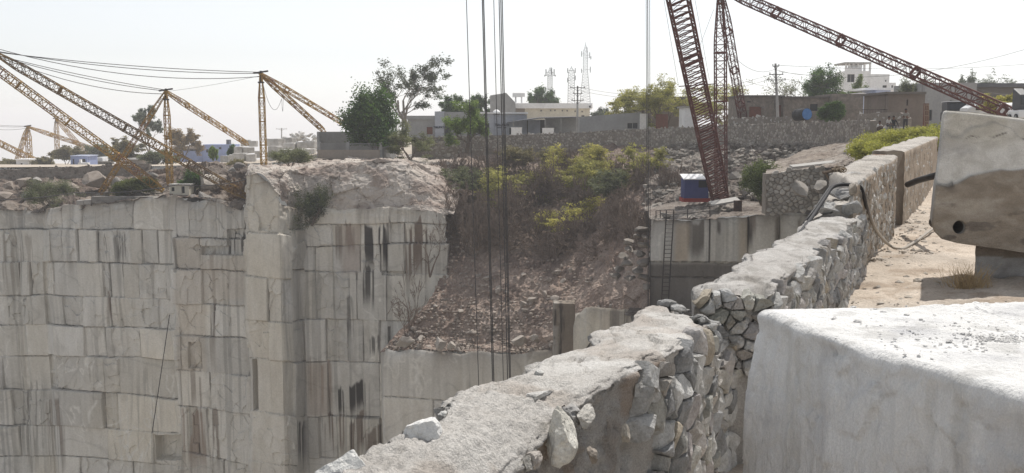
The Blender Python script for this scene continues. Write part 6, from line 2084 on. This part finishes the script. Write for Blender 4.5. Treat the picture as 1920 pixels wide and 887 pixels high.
# scattered stones on the talus: the bigger ones are things, the small rubble is one mass
tr = np.random.default_rng(91)
nv_, nu_, _ = TALG.shape
def tal_pt(u, v):
    return TALG[int(v * (nv_ - 1)), int(u * (nu_ - 1))]
for i in range(85):
    u = tr.uniform(0.05, 0.95)
    v = tr.uniform(0.55, 0.97) if i < 65 else tr.uniform(0.15, 0.6)
    p = tal_pt(u, v)
    s = tr.uniform(0.22, 0.62) * (0.8 + 0.5 * v)
    mb = MB()
    add_rock(mb, (0, 0, 0), (s, s * tr.uniform(0.6, 0.9), s * tr.uniform(0.45, 0.8)), 800 + i, rz=tr.uniform(0, 3), sub=2, cuts=12, rough=0.08, col=np.array((0.42, 0.375, 0.335)) * tr.uniform(0.7, 1.15))
    o = mb.build('slope_stone', M['stone_far'])
    o.location = (p[0], p[1] - 0.35, p[2] + 0.25)
    tag(o, 'loose angular stone lying on the brown talus slope', 'stone', 'loose stones on the talus')
mb = MB()
for i in range(1500):
    u, v = tr.uniform(0.02, 0.98), 1 - abs(tr.normal() * 0.3)
    if v < 0.1: continue
    p = tal_pt(u, v)
    s = tr.uniform(0.07, 0.24)
    V, Fc = ico(1)
    Vr = V * np.array((s, s * tr.uniform(0.5, 1), s * tr.uniform(0.4, 0.9))) + tr.normal(size=V.shape) * s * 0.16
    mb.add(Vr + (p[0], p[1] - 0.25, p[2] + 0.15), Fc, np.array((0.36, 0.31, 0.27)) * tr.uniform(0.6, 1.25))
tag(mb.build('talus_rubble', M['stone_far']), 'small stones strewn over the talus', kind='stuff')
mb = MB()
nv2, nu2, _ = RSG.shape
for i in range(700):
    p = RSG[int(tr.uniform(0, 0.93) * (nv2 - 1)), int(tr.uniform(0, 1) * (nu2 - 1))]
    s = tr.uniform(0.10, 0.45)
    V, Fc = ico(1)
    Vr = V * np.array((s, s * tr.uniform(0.5, 1), s * tr.uniform(0.35, 0.7))) + tr.normal(size=V.shape) * s * 0.14
    mb.add(Vr + (p[0], p[1] - 0.3, p[2] + 0.25), Fc, np.array((0.33, 0.305, 0.275)) * tr.uniform(0.5, 1.25))
tag(mb.build('slope_rubble', M['stone_far']), 'small stones strewn over the rocky slope', kind='stuff')
for i, (a, b, c_, d, Y, lab) in enumerate([(1470, 1512, 283, 306, 93, 'weathered grey outcrop block under the right end of the retaining wall'), (1512, 1540, 284, 306, 91, 'second weathered outcrop block, right of the first'), (1390, 1412, 350, 372, 92, 'grey stone at the back of the derrick bench by the shrub'), (1366, 1394, 318, 336, 97, 'reddish rock face patch behind the red mast foot'),
                                           (1480, 1519, 338, 377, 64.2, 'big smooth grey boulder set into the dry stone wall'), (1522, 1552, 338, 366, 63, 'squared stone right of the big boulder in the dry stone wall'), (1238, 1262, 398, 412, 81, 'pale chunk lying on the bench rim near the ladder head')]):
    boulder('rock', lab, a, b, c_, d, Y, 900 + i, (0.38, 0.355, 0.325), cat='rock')

# gravel on the path
mb = MB()
g2 = np.random.default_rng(15)
for i in range(1700):
    Yg = g2.uniform(14.5, 34)
    xl = (FR(Yg) if Yg > 17 else NR(Yg) + 0.3) + abs(g2.normal()) * 1.6 + 0.05
    s = g2.uniform(0.008, 0.03) if g2.random() < 0.92 else g2.uniform(0.04, 0.09)
    V, Fc = ico(1)
    Vr = V * np.array((s, s * g2.uniform(0.6, 1), s * g2.uniform(0.35, 0.7))) + g2.normal(size=V.shape) * s * 0.12
    mb.add(Vr + (xl, Yg, 0.02 + 0.1 * float(fbm(np.array([[xl * 0.5, Yg * 0.5, 0.0]]), 4, 95)[0])), Fc, np.array((0.58, 0.53, 0.47)) * g2.uniform(0.65, 1.15))
tag(mb.build('path_gravel', M['stone']), 'loose gravel and chips on the path', kind='stuff')

# long slab on the terrace
sl = MB()
p, q = np.array(at(1487, 313, 67)), np.array(at(1576, 303, 70))
sl.prism([(0, 0), (1, 0), (1, 1), (0, 1)], q - p, (0, 0.9, 0.1), (0, 0, -0.24), origin=p)
tag(sl.build('stone_slab', M['slabstone']), 'long flat grey stone slab lying on the terrace above the dry stone wall', 'stone slab')

# ================================================================== DERRICK BENCH FURNITURE
M['navy'] = mat('navy_paint', (0.045, 0.055, 0.17), (0.06, 0.07, 0.19), scale=2, bump=0.05, fine=0.12, rough=0.6)
M['redp'] = mat('red_paint', (0.32, 0.045, 0.035), (0.25, 0.05, 0.04), scale=3, bump=0.05, fine=0.15)
cab = building('operator_cabin', 'small navy blue cabin with white roof and red skirt beside the red boom foot', 88, [('wall', 'navy', 1283.5, 1329, 336, 372, 1.7, 0, [(1310, 1326.5, 338.5, 352, 'opening')]), ('skirt', 'redp', 1280.5, 1332, 372.1, 379, 2.0, -0.15, ())], cat='cabin')
def croof(mb):
    a, b = at(1281.5, 337, 87.7), at(1324, 337, 87.7)
    mb.prism([(0, 0), (1.95, 0.34), (1.95, 0.42), (0, 0.08)], (0, 1, 0), (0, 0, 1), (b[0] - a[0], 0, 0), origin=(a[0], 87.7, a[2]))
addpart(cab, 'roof', P_['white'], croof)
t = empty('ladder', tuple(at(1250, 575, 78.8)))
tag(t, 'thin dark steel ladder leaning on the pale bench face', 'ladder')
o0 = np.array(t.location)
L0, L1 = [np.array(at(1239.5, 580, 78.7)), np.array(at(1249.5, 394, 79.6))], [np.array(at(1252.5, 580, 78.7)), np.array(at(1263.5, 394, 79.6))]
for Lx in (L0, L1):
    mb = MB(); mb.bar(Lx[0] - o0, Lx[1] - o0, 0.05, n=6); mb.build('rail', M['dark_steel'], t)
for k in range(24):
    f = (k + 0.5) / 24
    mb = MB(); mb.bar(L0[0] + (L0[1] - L0[0]) * f - o0, L1[0] + (L1[1] - L1[0]) * f - o0, 0.026, n=5); mb.build('rung', M['dark_steel'], t)
t = empty('railing', tuple(at(1290, 412, 80.8)))
tag(t, 'thin dark pipe railing along the rim at the head of the ladder', 'railing')
o0 = np.array(t.location)
PP = [(1230, 411, 395), (1238, 412, 394), (1289, 410, 392), (1331, 405, 386)]
for px, yb, yt in PP:
    mb = MB(); mb.bar(np.array(at(px, yb + 2, 80.8)) - o0, np.array(at(px, yt, 80.8)) - o0, 0.04, n=5); mb.build('post', M['dark_steel'], t)
mb = MB()
for (a, _, ya), (b, _, yb) in zip(PP[:-1], PP[1:]):
    mb.bar(np.array(at(a, ya, 80.8)) - o0, np.array(at(b, yb, 80.8)) - o0, 0.032, n=5)
    mb.bar(np.array(at(a, ya + 9, 80.8)) - o0, np.array(at(b, yb + 9, 80.8)) - o0, 0.026, n=5)
mb.build('rail', M['dark_steel'], t)
# stone table with slab and rusty drum
t = empty('stone_shelter', tuple(at(1355, 402, 83)))
tag(t, 'rough stone slab roofed shelter on the bench rim in front of the red boom', 'shelter')
o0 = np.array(t.location)
mb = MB()
p, q = np.array(at(1336, 384, 82.5)) - o0, np.array(at(1388, 375, 83.5)) - o0
mb.prism([(0, 0), (1, 0), (1, 1), (0, 1)], q - p, (0, 1.7, 0.15), (0, 0, -0.13), origin=p)
mb.build('roof_slab', M['slabstone'], t)
mb = MB()
for k, (px, py, s) in enumerate([(1345, 393, 0.3), (1352, 398, 0.34), (1350, 388, 0.26), (1360, 400, 0.32), (1366, 392, 0.3), (1372, 399, 0.33), (1358, 390, 0.25)]):
    add_rock(mb, np.array(at(px, py, 83.4)) - o0, (s, s, s * 0.75), 950 + k, sub=2, col=np.array((0.36, 0.33, 0.29)))
mb.build('rubble_base', M['stone_far'], t)
mb = MB()
mb.bar((0, 0, 0), (0, 0, 1.0), 0.34, n=16)
for z in (0.02, 0.34, 0.66, 0.97): mb.bar((0, 0, z - 0.015), (0, 0, z + 0.02), 0.36, n=16)
o = mb.build('oil_drum', mat('rusted_drum', (0.09, 0.05, 0.035), (0.05, 0.035, 0.03), scale=4, bump=0.1, fine=0.25))
o.location = at(1383, 399, 82.4)
tag(o, 'rusty brown steel drum standing at the right end of the stone shelter', 'drum')

# ================================================================== THINGS ON THE NEAR WALL AND PATH
M['hose'] = mat('dusty_hose', (1, 1, 1), (0.85, 0.85, 0.85), scale=6, attr=True, bump=0.1, fine=0.15, rough=0.7)
wf = lambda px, py: None
def on_wall(py, px):
    """point on the right face of the taller wall under a photo pixel"""
    best = min(np.linspace(17, 30, 400), key=lambda Y: abs(at(px, py, Y)[0] - (FR(Y) + 0.06)))
    return at(px, py, best)
hp = [at(1488, 452, 14.1), at(1503, 433, 15.0), at(1522, 408, 16.0), at(1545, 374, 16.9), at(1560, 352, 17.4), at(1576, 346.5, 17.6), at(1600, 347, 17.6), at(1612, 350, 17.7)] + [on_wall(y, x) for x, y in ((1619, 364), (1626, 392), (1637, 420), (1651, 443))] + [gz(1670, 461, 0.06), gz(1688, 467, 0.03), gz(1705, 460, 0.04), gz(1726, 446, 0.06), gz(1748, 430, 0.12), gz(1775, 415, 0.2)]
hp = cr(np.array([tuple(p) for p in hp]), 150)
rad = np.full(150, 0.032)
mb = MB()
mb.tube(hp, rad, n=8)
n_ = 150 * 8
f = np.repeat(np.linspace(0, 1, 150), 8)
hc_ = lerp3((0.03, 0.03, 0.033), (0.40, 0.36, 0.31), sst(0.50, 0.62, f))
mb.c = [hc_]
tag(mb.build('hose', M['hose'], smooth=True), 'long hose, black over the wall top and dusty pale where it loops on the path', 'hose')
mb = MB()
mb.tube([at(1500, 428, 15.6), at(1530, 388, 16.7), at(1556, 350, 17.5), at(1580, 343, 17.75), at(1607, 349, 17.8)], 0.018, n=6)
tag(mb.build('cable', M['black'], smooth=True), 'thin black cable lying beside the hose over the wall top', 'cable')
mb = MB()
mb.tube([at(1702, 346, 25.0), at(1722, 338, 24.0), at(1740, 333, 23.0), at(1760, 328, 21.8)], 0.075, n=14)
tag(mb.build('pipe', M['black'], smooth=True), 'thick black pipe stub sticking out of the wall pier towards the drilled block', 'pipe')
t = empty('rope_post', tuple(at(1570, 350, 19.6)))
tag(t, 'crooked wooden stake with a knot of old rope tied round its head on the wall', 'post')
o0 = np.array(t.location)
M['wood'] = mat('grey_wood', (0.20, 0.16, 0.125), (0.13, 0.10, 0.08), scale=6, stretch=(1, 1, 0.3), bump=0.4, fine=0.2)
M['rope'] = mat('old_rope', (0.36, 0.30, 0.23), (0.24, 0.19, 0.14), scale=12, bump=0.4, fine=0.25)
mb = MB()
mb.tube(np.array([at(1574, 352, 19.6), at(1572, 335, 19.6), at(1571, 314, 19.6)]) - o0, (0.05, 0.045, 0.04), n=7)
mb.build('stake', M['wood'], t)
mb = MB()
mb.tube(np.array([at(1562, 350, 19.5), at(1554, 335, 19.5), at(1547, 324, 19.5)]) - o0, (0.02, 0.02, 0.018), n=6)
mb.build('prop_stick', M['wood'], t)
mb = MB()
mb.tube(np.array([at(1543, 324, 19.5), at(1558, 321, 19.55), at(1585, 316, 19.6)]) - o0, (0.03, 0.035, 0.025), n=6)
mb.build('cross_stick', M['wood'], t)
mb = MB()
rr_ = np.random.default_rng(4)
for k in range(7):
    th = np.linspace(0, 2 * math.pi, 24)
    c0 = np.array(at(1568 + rr_.uniform(-4, 6), 320 + rr_.uniform(-5, 4), 19.55)) - o0
    a, b = rr_.uniform(0.06, 0.13), rr_.uniform(0.04, 0.08)
    nrm = rr_.normal(size=3); nrm /= np.linalg.norm(nrm)
    u = np.cross(nrm, (0, 0, 1)); u /= np.linalg.norm(u); w = np.cross(nrm, u)
    mb.tube(c0 + np.cos(th)[:, None] * u * a + np.sin(th)[:, None] * w * b, 0.013, n=5)
mb.tube(np.array([at(1578, 322, 19.5), at(1582, 335, 19.5), at(1580, 347, 19.5)]) - o0, 0.012, n=5)
mb.build('rope_knot', M['rope'], t)

# ================================================================== ROADSIDE: DRUM, VEHICLES, BENCH
t = empty('water_drum', tuple(at(1505, 222, 99)))
tag(t, 'dark water drum lying on its side with a bright blue end', 'drum')
o0 = np.array(t.location)
a, b = np.array(at(1513, 214, 98.6)) - o0, np.array(at(1494, 216, 100.2)) - o0
mb = MB(); mb.bar(b, a, 0.58, n=20); mb.bar(b + (a - b) * 0.2, b + (a - b) * 0.25, 0.61, n=20); mb.bar(b + (a - b) * 0.75, b + (a - b) * 0.8, 0.61, n=20)
mb.build('drum_body', M['black'], t, smooth=False)
mb = MB(); d = (a - b) / np.linalg.norm(a - b); mb.bar(a + d * 0.004, a + d * 0.05, 0.54, n=20); mb.bar(a + d * 0.05, a + d * 0.08, 0.16, n=12)
mb.build('drum_end', mat('blue_plastic', (0.06, 0.17, 0.42), (0.10, 0.24, 0.50), scale=3, bump=0, fine=0.1, rough=0.5), t)


def wheel(t, c, r, w, axis='x'):
    d = np.array((1.0, 0, 0)) if axis == 'x' else np.array((0, 1.0, 0))
    mb = MB(); mb.bar(np.array(c) - d * w / 2, np.array(c) + d * w / 2, r, n=20)
    o = mb.build('wheel', M['black'], t)
    k = MB(); k.bar(np.array(c) - d * (w / 2 + 0.01), np.array(c) + d * (w / 2 + 0.01), r * 0.5, n=14)
    k.build('rim', M['galv'], o)


M['glass'] = mat('dark_glass', (0.02, 0.025, 0.03), bump=0, fine=0, rough=0.12, spec=0.6)
M['whitep'] = mat('white_vehicle_paint', (0.72, 0.73, 0.74), (0.64, 0.65, 0.66), scale=1, bump=0, fine=0.08, rough=0.45)
M['darkp'] = mat('dark_vehicle_paint', (0.05, 0.055, 0.065), (0.08, 0.08, 0.085), scale=2, bump=0, fine=0.15, rough=0.5)


def loft(mb, secs, n=None):
    """secs: list of closed rings (k,3) joined in order, capped."""
    k = len(secs[0])
    V = np.concatenate(secs)
    Fc = []
    for i in range(len(secs) - 1):
        for j in range(k):
            j2 = (j + 1) % k
            Fc.append((i * k + j, i * k + j2, (i + 1) * k + j2, (i + 1) * k + j))
    Fc += [tuple(range(k - 1, -1, -1)), tuple((len(secs) - 1) * k + j for j in range(k))]
    mb.add(V, Fc)


def ring(cy, w, z0, z1, r):
    """rounded rectangle in the xz plane at y=cy"""
    P = []
    for cx_, cz_, a0 in ((w / 2 - r, z1 - r, 0), (-w / 2 + r, z1 - r, 90), (-w / 2 + r, z0 + r, 180), (w / 2 - r, z0 + r, 270)):
        for a in (0, 30, 60, 90):
            P.append((cx_ + r * math.cos(R(a0 + a)), cy, cz_ + r * math.sin(R(a0 + a))))
    return np.array(P)


# dark pickup facing the camera by the warehouse
p = at(1791, 236, 80)
t = empty('parked_jeep', tuple(p), R(-14))
tag(t, 'dark jeep with a pale roof edge parked against the grey warehouse', 'jeep')
mb = MB()
loft(mb, [ring(-1.9, 1.3, 0.45, 0.95, 0.1), ring(-1.8, 1.6, 0.4, 1.05, 0.12), ring(-0.7, 1.66, 0.4, 1.12, 0.12), ring(1.9, 1.66, 0.4, 1.15, 0.12)])
mb.build('body', M['darkp'], t)
mb = MB()
loft(mb, [ring(-0.75, 1.55, 1.10, 1.25, 0.05), ring(-0.5, 1.5, 1.10, 1.82, 0.08), ring(1.8, 1.5, 1.10, 1.85, 0.08)])
mb.build('cabin', M['darkp'], t)
mb = MB(); mb.box((0, 0.6, 1.89), (1.6, 2.6, 0.07)); mb.build('roof', M['whitep'], t)
mb = MB(); mb.prism([(-0.62, 0), (0.62, 0), (0.58, 0.5), (-0.58, 0.5)], (1, 0, 0), (0, 0.32, 0.95), (0, -0.02, 0.01), origin=(0, -0.76, 1.26)); mb.build('windshield', M['glass'], t)
for s_ in (-1, 1):
    mb = MB(); mb.bar((s_ * 0.55, -1.84, 0.8), (s_ * 0.55, -1.93, 0.8), 0.11, n=14); mb.build('headlight', M['whitep'], t)
    for yy in (-1.2, 1.2): wheel(t, (s_ * 0.72, yy, 0.36), 0.36, 0.22)
mb = MB(); mb.box((0, -1.98, 0.5), (1.5, 0.1, 0.16)); mb.build('bumper', M['dark_steel'], t)

# white van side on
p = at(1846, 232, 76)
t = empty('parked_van', tuple(p), R(90))
tag(t, 'low white van with a small dark side window behind the drilled grey block', 'van')
mb = MB()
loft(mb, [ring(-1.62, 1.3, 0.42, 0.9, 0.12), ring(-1.55, 1.5, 0.38, 1.0, 0.15), ring(-0.9, 1.6, 0.36, 1.15, 0.15), ring(-0.55, 1.56, 0.36, 1.36, 0.16), ring(0.2, 1.5, 0.36, 1.42, 0.2), ring(1.25, 1.5, 0.36, 1.36, 0.2), ring(1.6, 1.4, 0.42, 1.15, 0.18)])
mb.build('body', M['whitep'], t, smooth=False)
for s_ in (-1, 1):
    for k, (ya, yb) in enumerate(((0.75, 1.05),)):
        mb = MB(); mb.box((s_ * 0.77, (ya + yb) / 2, 1.12), (0.05, yb - ya, 0.26)); mb.build('side_window', M['glass'], t)
    for yy in (-1.0, 1.0): wheel(t, (s_ * 0.68, yy, 0.3), 0.3, 0.18)
mb = MB(); mb.box((0, 1.0, 1.43), (0.8, 0.5, 0.12)); mb.build('roof_box', M['whitep'], t)
# white tank and tall black machine at the right edge
p = at(1895, 226, 70)
t = empty('water_tank', tuple(p))
tag(t, 'white rounded tank at the right edge behind the drilled grey block', 'tank')
mb = MB(); mb.bar((-0.75, 0, 0.62), (0.75, 0, 0.72), 0.55, n=20); mb.bar((-0.5, 0, 0.66), (-0.44, 0, 0.66), 0.575, n=20); mb.bar((0.44, 0, 0.7), (0.5, 0, 0.7), 0.575, n=20)
mb.build('tank_body', M['whitep'], t)
mb = MB()
for s_ in (-0.5, 0.5): mb.box((s_, 0, 0.12), (0.2, 0.9, 0.26))
mb.build('cradle', M['dark_steel'], t)
p = at(1914, 226, 62)
t = empty('loader', tuple(p))
tag(t, 'tall machine with black cab frame on a white base, cut by the right edge', 'machine')
mb = MB(); loft(mb, [ring(-0.6, 0.75, 0.2, 0.55, 0.06), ring(-0.55, 0.85, 0.15, 0.62, 0.08), ring(0.8, 0.85, 0.15, 0.62, 0.08)]); mb.build('base', M['whitep'], t)
mb = MB()
loft(mb, [ring(-0.35, 0.62, 0.65, 1.55, 0.08), ring(0.5, 0.66, 0.65, 1.95, 0.1)])
mb.build('cab', M['darkp'], t)
mb = MB(); mb.box((0, -0.36, 1.2), (0.45, 0.03, 0.5)); mb.build('cab_window', M['glass'], t)
for s_ in (-1, 1):
    for yy in (-0.3, 0.5): wheel(t, (s_ * 0.42, yy, 0.2), 0.2, 0.14)
# stone bench the people sit on
V, Fc = cube_grid(20, 8, 8)
p, q = at(1657, 238, 82), at(1697, 247.5, 82)
V = rounded(V, np.array(((q[0] - p[0]) / 2, 0.4, (p[2] - q[2]) / 2)), 0.06)
mb = MB(); mb.add(V + 0.03 * fbm(V * 2, 3, 8)[:, None], Fc, np.array((0.40, 0.385, 0.37)))
bench = mb.build('stone_bench', M['stone_far'])
bench.location = ((p[0] + q[0]) / 2, 82.2, (p[2] + q[2]) / 2)
tag(bench, 'low grey stone bench in front of the whitewashed wall where two people sit', 'bench')
BZ = p[2]

# ================================================================== PEOPLE
SK = mat('brown_skin', (0.14, 0.075, 0.05), bump=0, fine=0.05)
HAIR = mat('black_hair', (0.012, 0.011, 0.011), bump=0, fine=0)
def cloth(n, c): return mat(n, c, tuple(x * 0.8 for x in c), scale=6, bump=0.1, fine=0.1)


def person(label, loc, rz, J, shirt, lower, scale=1.0, long_sleeve=False):
    """J: joint name -> (x,y,z). One skinned body; materials by body region; hair as a child."""
    rad = dict(pelvis=(.15, .115), belly=(.14, .105), chest=(.165, .115), neck=(.055, .055), head0=(.075, .085), head1=(.088, .10), head2=(.07, .08))
    edges = [('pelvis', 'belly'), ('belly', 'chest'), ('chest', 'neck'), ('neck', 'head0'), ('head0', 'head1'), ('head1', 'head2')]
    for s_ in 'lr':
        rad.update({'sh' + s_: (.062, .062), 'el' + s_: (.046, .046), 'wr' + s_: (.032, .032), 'ha' + s_: (.036, .02), 'fi' + s_: (.022, .012), 'th' + s_: (.012, .012), 'hi' + s_: (.095, .095), 'kn' + s_: (.066, .066), 'an' + s_: (.042, .042), 'to' + s_: (.042, .03)})
        edges += [('chest', 'sh' + s_), ('sh' + s_, 'el' + s_), ('el' + s_, 'wr' + s_), ('wr' + s_, 'ha' + s_), ('ha' + s_, 'fi' + s_), ('ha' + s_, 'th' + s_), ('pelvis', 'hi' + s_), ('hi' + s_, 'kn' + s_), ('kn' + s_, 'an' + s_), ('an' + s_, 'to' + s_)]
    J = dict(J)
    for s_ in 'lr':
        w, e = np.array(J['wr' + s_]), np.array(J['el' + s_])
        d = (w - e) / np.linalg.norm(w - e)
        J['ha' + s_] = w + d * 0.08
        J['fi' + s_] = w + d * 0.17
        sd = np.cross(d, (0, 0, 1.0)); sd /= np.linalg.norm(sd) + 1e-6
        J['th' + s_] = w + d * 0.10 + sd * 0.055
    names = list(rad)
    me = bpy.data.meshes.new('person')
    me.from_pydata([tuple(np.array(J[n]) * scale) for n in names], [(names.index(a), names.index(b)) for a, b in edges], [])
    ob = bpy.data.objects.new('person', me)
    link(ob)
    ob.modifiers.new('skin', 'SKIN')
    for n, v in zip(names, me.skin_vertices[0].data):
        v.radius = (rad[n][0] * scale, rad[n][1] * scale)
        v.use_root = n == 'pelvis'
    ss = ob.modifiers.new('sub', 'SUBSURF'); ss.levels = 2; ss.render_levels = 2
    dg = bpy.context.evaluated_depsgraph_get()
    nm = bpy.data.meshes.new_from_object(ob.evaluated_get(dg))
    bpy.data.objects.remove(ob)
    for m_ in (SK, shirt, lower): nm.materials.append(m_)
    seg = [(np.array(J[a]) * scale, np.array(J[b]) * scale, a, b) for a, b in edges]
    for f_ in nm.polygons:
        c_ = np.array(f_.center)
        best, bn = 1e9, None
        for p_, q_, a, b in seg:
            t_ = np.clip(np.dot(c_ - p_, q_ - p_) / (np.dot(q_ - p_, q_ - p_) + 1e-9), 0, 1)
            d_ = np.linalg.norm(c_ - p_ - (q_ - p_) * t_)
            if d_ < best: best, bn = d_, (a, b, t_)
        a, b, t_ = bn
        if a in ('belly', 'chest') and b not in ('neck',) or (a == 'pelvis' and b == 'belly' and t_ > 0.3) or a[:2] == 'sh' or (b == 'neck' and t_ < 0.5) or (long_sleeve and a[:2] == 'el'): k = 1
        elif a == 'pelvis' or a[:2] == 'hi' or (a[:2] == 'kn' and t_ < 0.85): k = 2
        else: k = 0
        f_.material_index = k
        f_.use_smooth = True
    o = bpy.data.objects.new('person', nm)
    link(o)
    o.location = loc
    o.rotation_euler = (0, 0, rz)
    tag(o, label, 'person')
    h = np.array(J['head1']) * scale
    V, Fc = ico(3)
    V = V * np.array((.098, .112, .105)) * scale + h + np.array((0, 0.018, 0.035)) * scale
    keep = ~((V[:, 1] < h[1] - 0.03 * scale) & (V[:, 2] < h[2] + 0.055 * scale))
    Fk = [tuple(int(i) for i in f_) for f_ in Fc if keep[f_].all()]
    np_mesh('hair', V, Fk, HAIR, o, None, True)
    mb = MB()
    mb.bar(h + np.array((0, -0.098, 0.012)) * scale, h + np.array((0, -0.122, -0.022)) * scale, 0.012 * scale, n=5, r2=0.018 * scale)
    mb.build('nose', SK, o)
    for s_ in (-1, 1):
        mb = MB(); V, Fc = ico(1)
        mb.add(V * 0.014 * scale + h + np.array((s_ * 0.035, -0.092, 0.018)) * scale, Fc); mb.build('eye', HAIR, o)
        mb = MB(); mb.add(V * np.array((0.012, 0.024, 0.034)) * scale + h + np.array((s_ * 0.092, 0.0, -0.005)) * scale, Fc); mb.build('ear', SK, o)
    return o


def stand():
    return dict(pelvis=(0, 0, .93), belly=(0, 0, 1.10), chest=(0, 0.01, 1.32), neck=(0, 0, 1.46), head0=(0, -.012, 1.525), head1=(0, -.015, 1.60), head2=(0, -.01, 1.65),
                shl=(.185, .01, 1.36), shr=(-.185, .01, 1.36), ell=(.25, .04, 1.08), elr=(-.25, .04, 1.08), wrl=(.12, -.16, 1.12), wrr=(-.10, -.18, 1.16),
                hil=(.09, 0, .88), hir=(-.09, 0, .88), knl=(.10, -.01, .48), knr=(-.10, -.02, .48), anl=(.11, .02, .08), anr=(-.11, .02, .08), tol=(.13, -.13, .035), tor=(-.13, -.13, .035))


def sit(lean=0.0, armr=None):
    d = dict(pelvis=(0, .02, .14), belly=(0, .03 + lean * .3, .31), chest=(0, .02 + lean, .53), neck=(0, lean * 1.1 - .01, .67), head0=(0, lean * 1.1 - .03, .735), head1=(0, lean * 1.1 - .035, .81), head2=(0, lean * 1.1 - .03, .86),
             shl=(.185, lean + .02, .57), shr=(-.185, lean + .02, .57), ell=(.25, -.06 + lean, .32), elr=(-.25, -.06 + lean, .32), wrl=(.13, -.27, .25), wrr=(-.12, -.28, .24),
             hil=(.09, -.02, .10), hir=(-.09, -.02, .10), knl=(.13, -.42, .12), knr=(-.12, -.42, .12), anl=(.12, -.40, -.30), anr=(-.10, -.38, -.30), tol=(.13, -.52, -.35), tor=(-.11, -.50, -.35))
    if armr is not None:
        d['ell'], d['wrl'] = armr
    return d


person('person standing by the whitewashed wall with folded arms, grey shirt and dark wrap', tuple(at(1697, 248.5, 80)), R(-35), stand(), cloth('grey_shirt', (0.30, 0.28, 0.25)), cloth('dark_lungi', (0.045, 0.04, 0.045)), 1.08)
sx = lambda px: at(px, 238, 81.9)[0]
person('person in a pale shirt sitting on the left part of the stone bench', (sx(1665), 81.85, BZ), R(15), sit(-0.06), cloth('pale_shirt', (0.55, 0.54, 0.52)), cloth('grey_trousers', (0.10, 0.10, 0.11)), 0.92)
person('person in a black shirt sitting on the stone bench, propped on one arm', (sx(1674.5), 81.85, BZ), R(-10), sit(-0.02, ((.33, .08, .32), (.42, .10, .08))), cloth('black_shirt', (0.025, 0.025, 0.03)), cloth('dark_trousers', (0.05, 0.05, 0.055)), 0.95, True)
sq = dict(pelvis=(0, .10, .22), belly=(0, .08, .37), chest=(0, .0, .56), neck=(0, -.05, .69), head0=(0, -.07, .75), head1=(0, -.08, .82), head2=(0, -.075, .87), shl=(.18, 0, .60), shr=(-.18, 0, .60), ell=(.25, -.18, .45), elr=(-.25, -.18, .45), wrl=(.12, -.36, .47), wrr=(-.10, -.36, .47),
          hil=(.10, .08, .20), hir=(-.10, .08, .20), knl=(.16, -.26, .42), knr=(-.16, -.26, .42), anl=(.13, -.05, .07), anr=(-.13, -.05, .07), tol=(.15, -.20, .035), tor=(-.15, -.20, .035))
person('person in a white shirt squatting beside the left end of the stone bench', tuple(at(1648, 247.5, 81.5)), R(25), sq, cloth('white_shirt', (0.66, 0.65, 0.62)), cloth('brown_trousers', (0.10, 0.07, 0.055)), 0.95)
st2 = stand(); st2['ell'] = (.27, -.05, 1.10); st2['wrl'] = (.24, -.24, 1.25)
person('person in red clothes standing under the big dark tree behind the railing', tuple(at(706, 283, 120.2)), R(20), st2, cloth('red_shirt', (0.42, 0.06, 0.05)), cloth('maroon_trousers', (0.20, 0.05, 0.05)), 1.0, True)
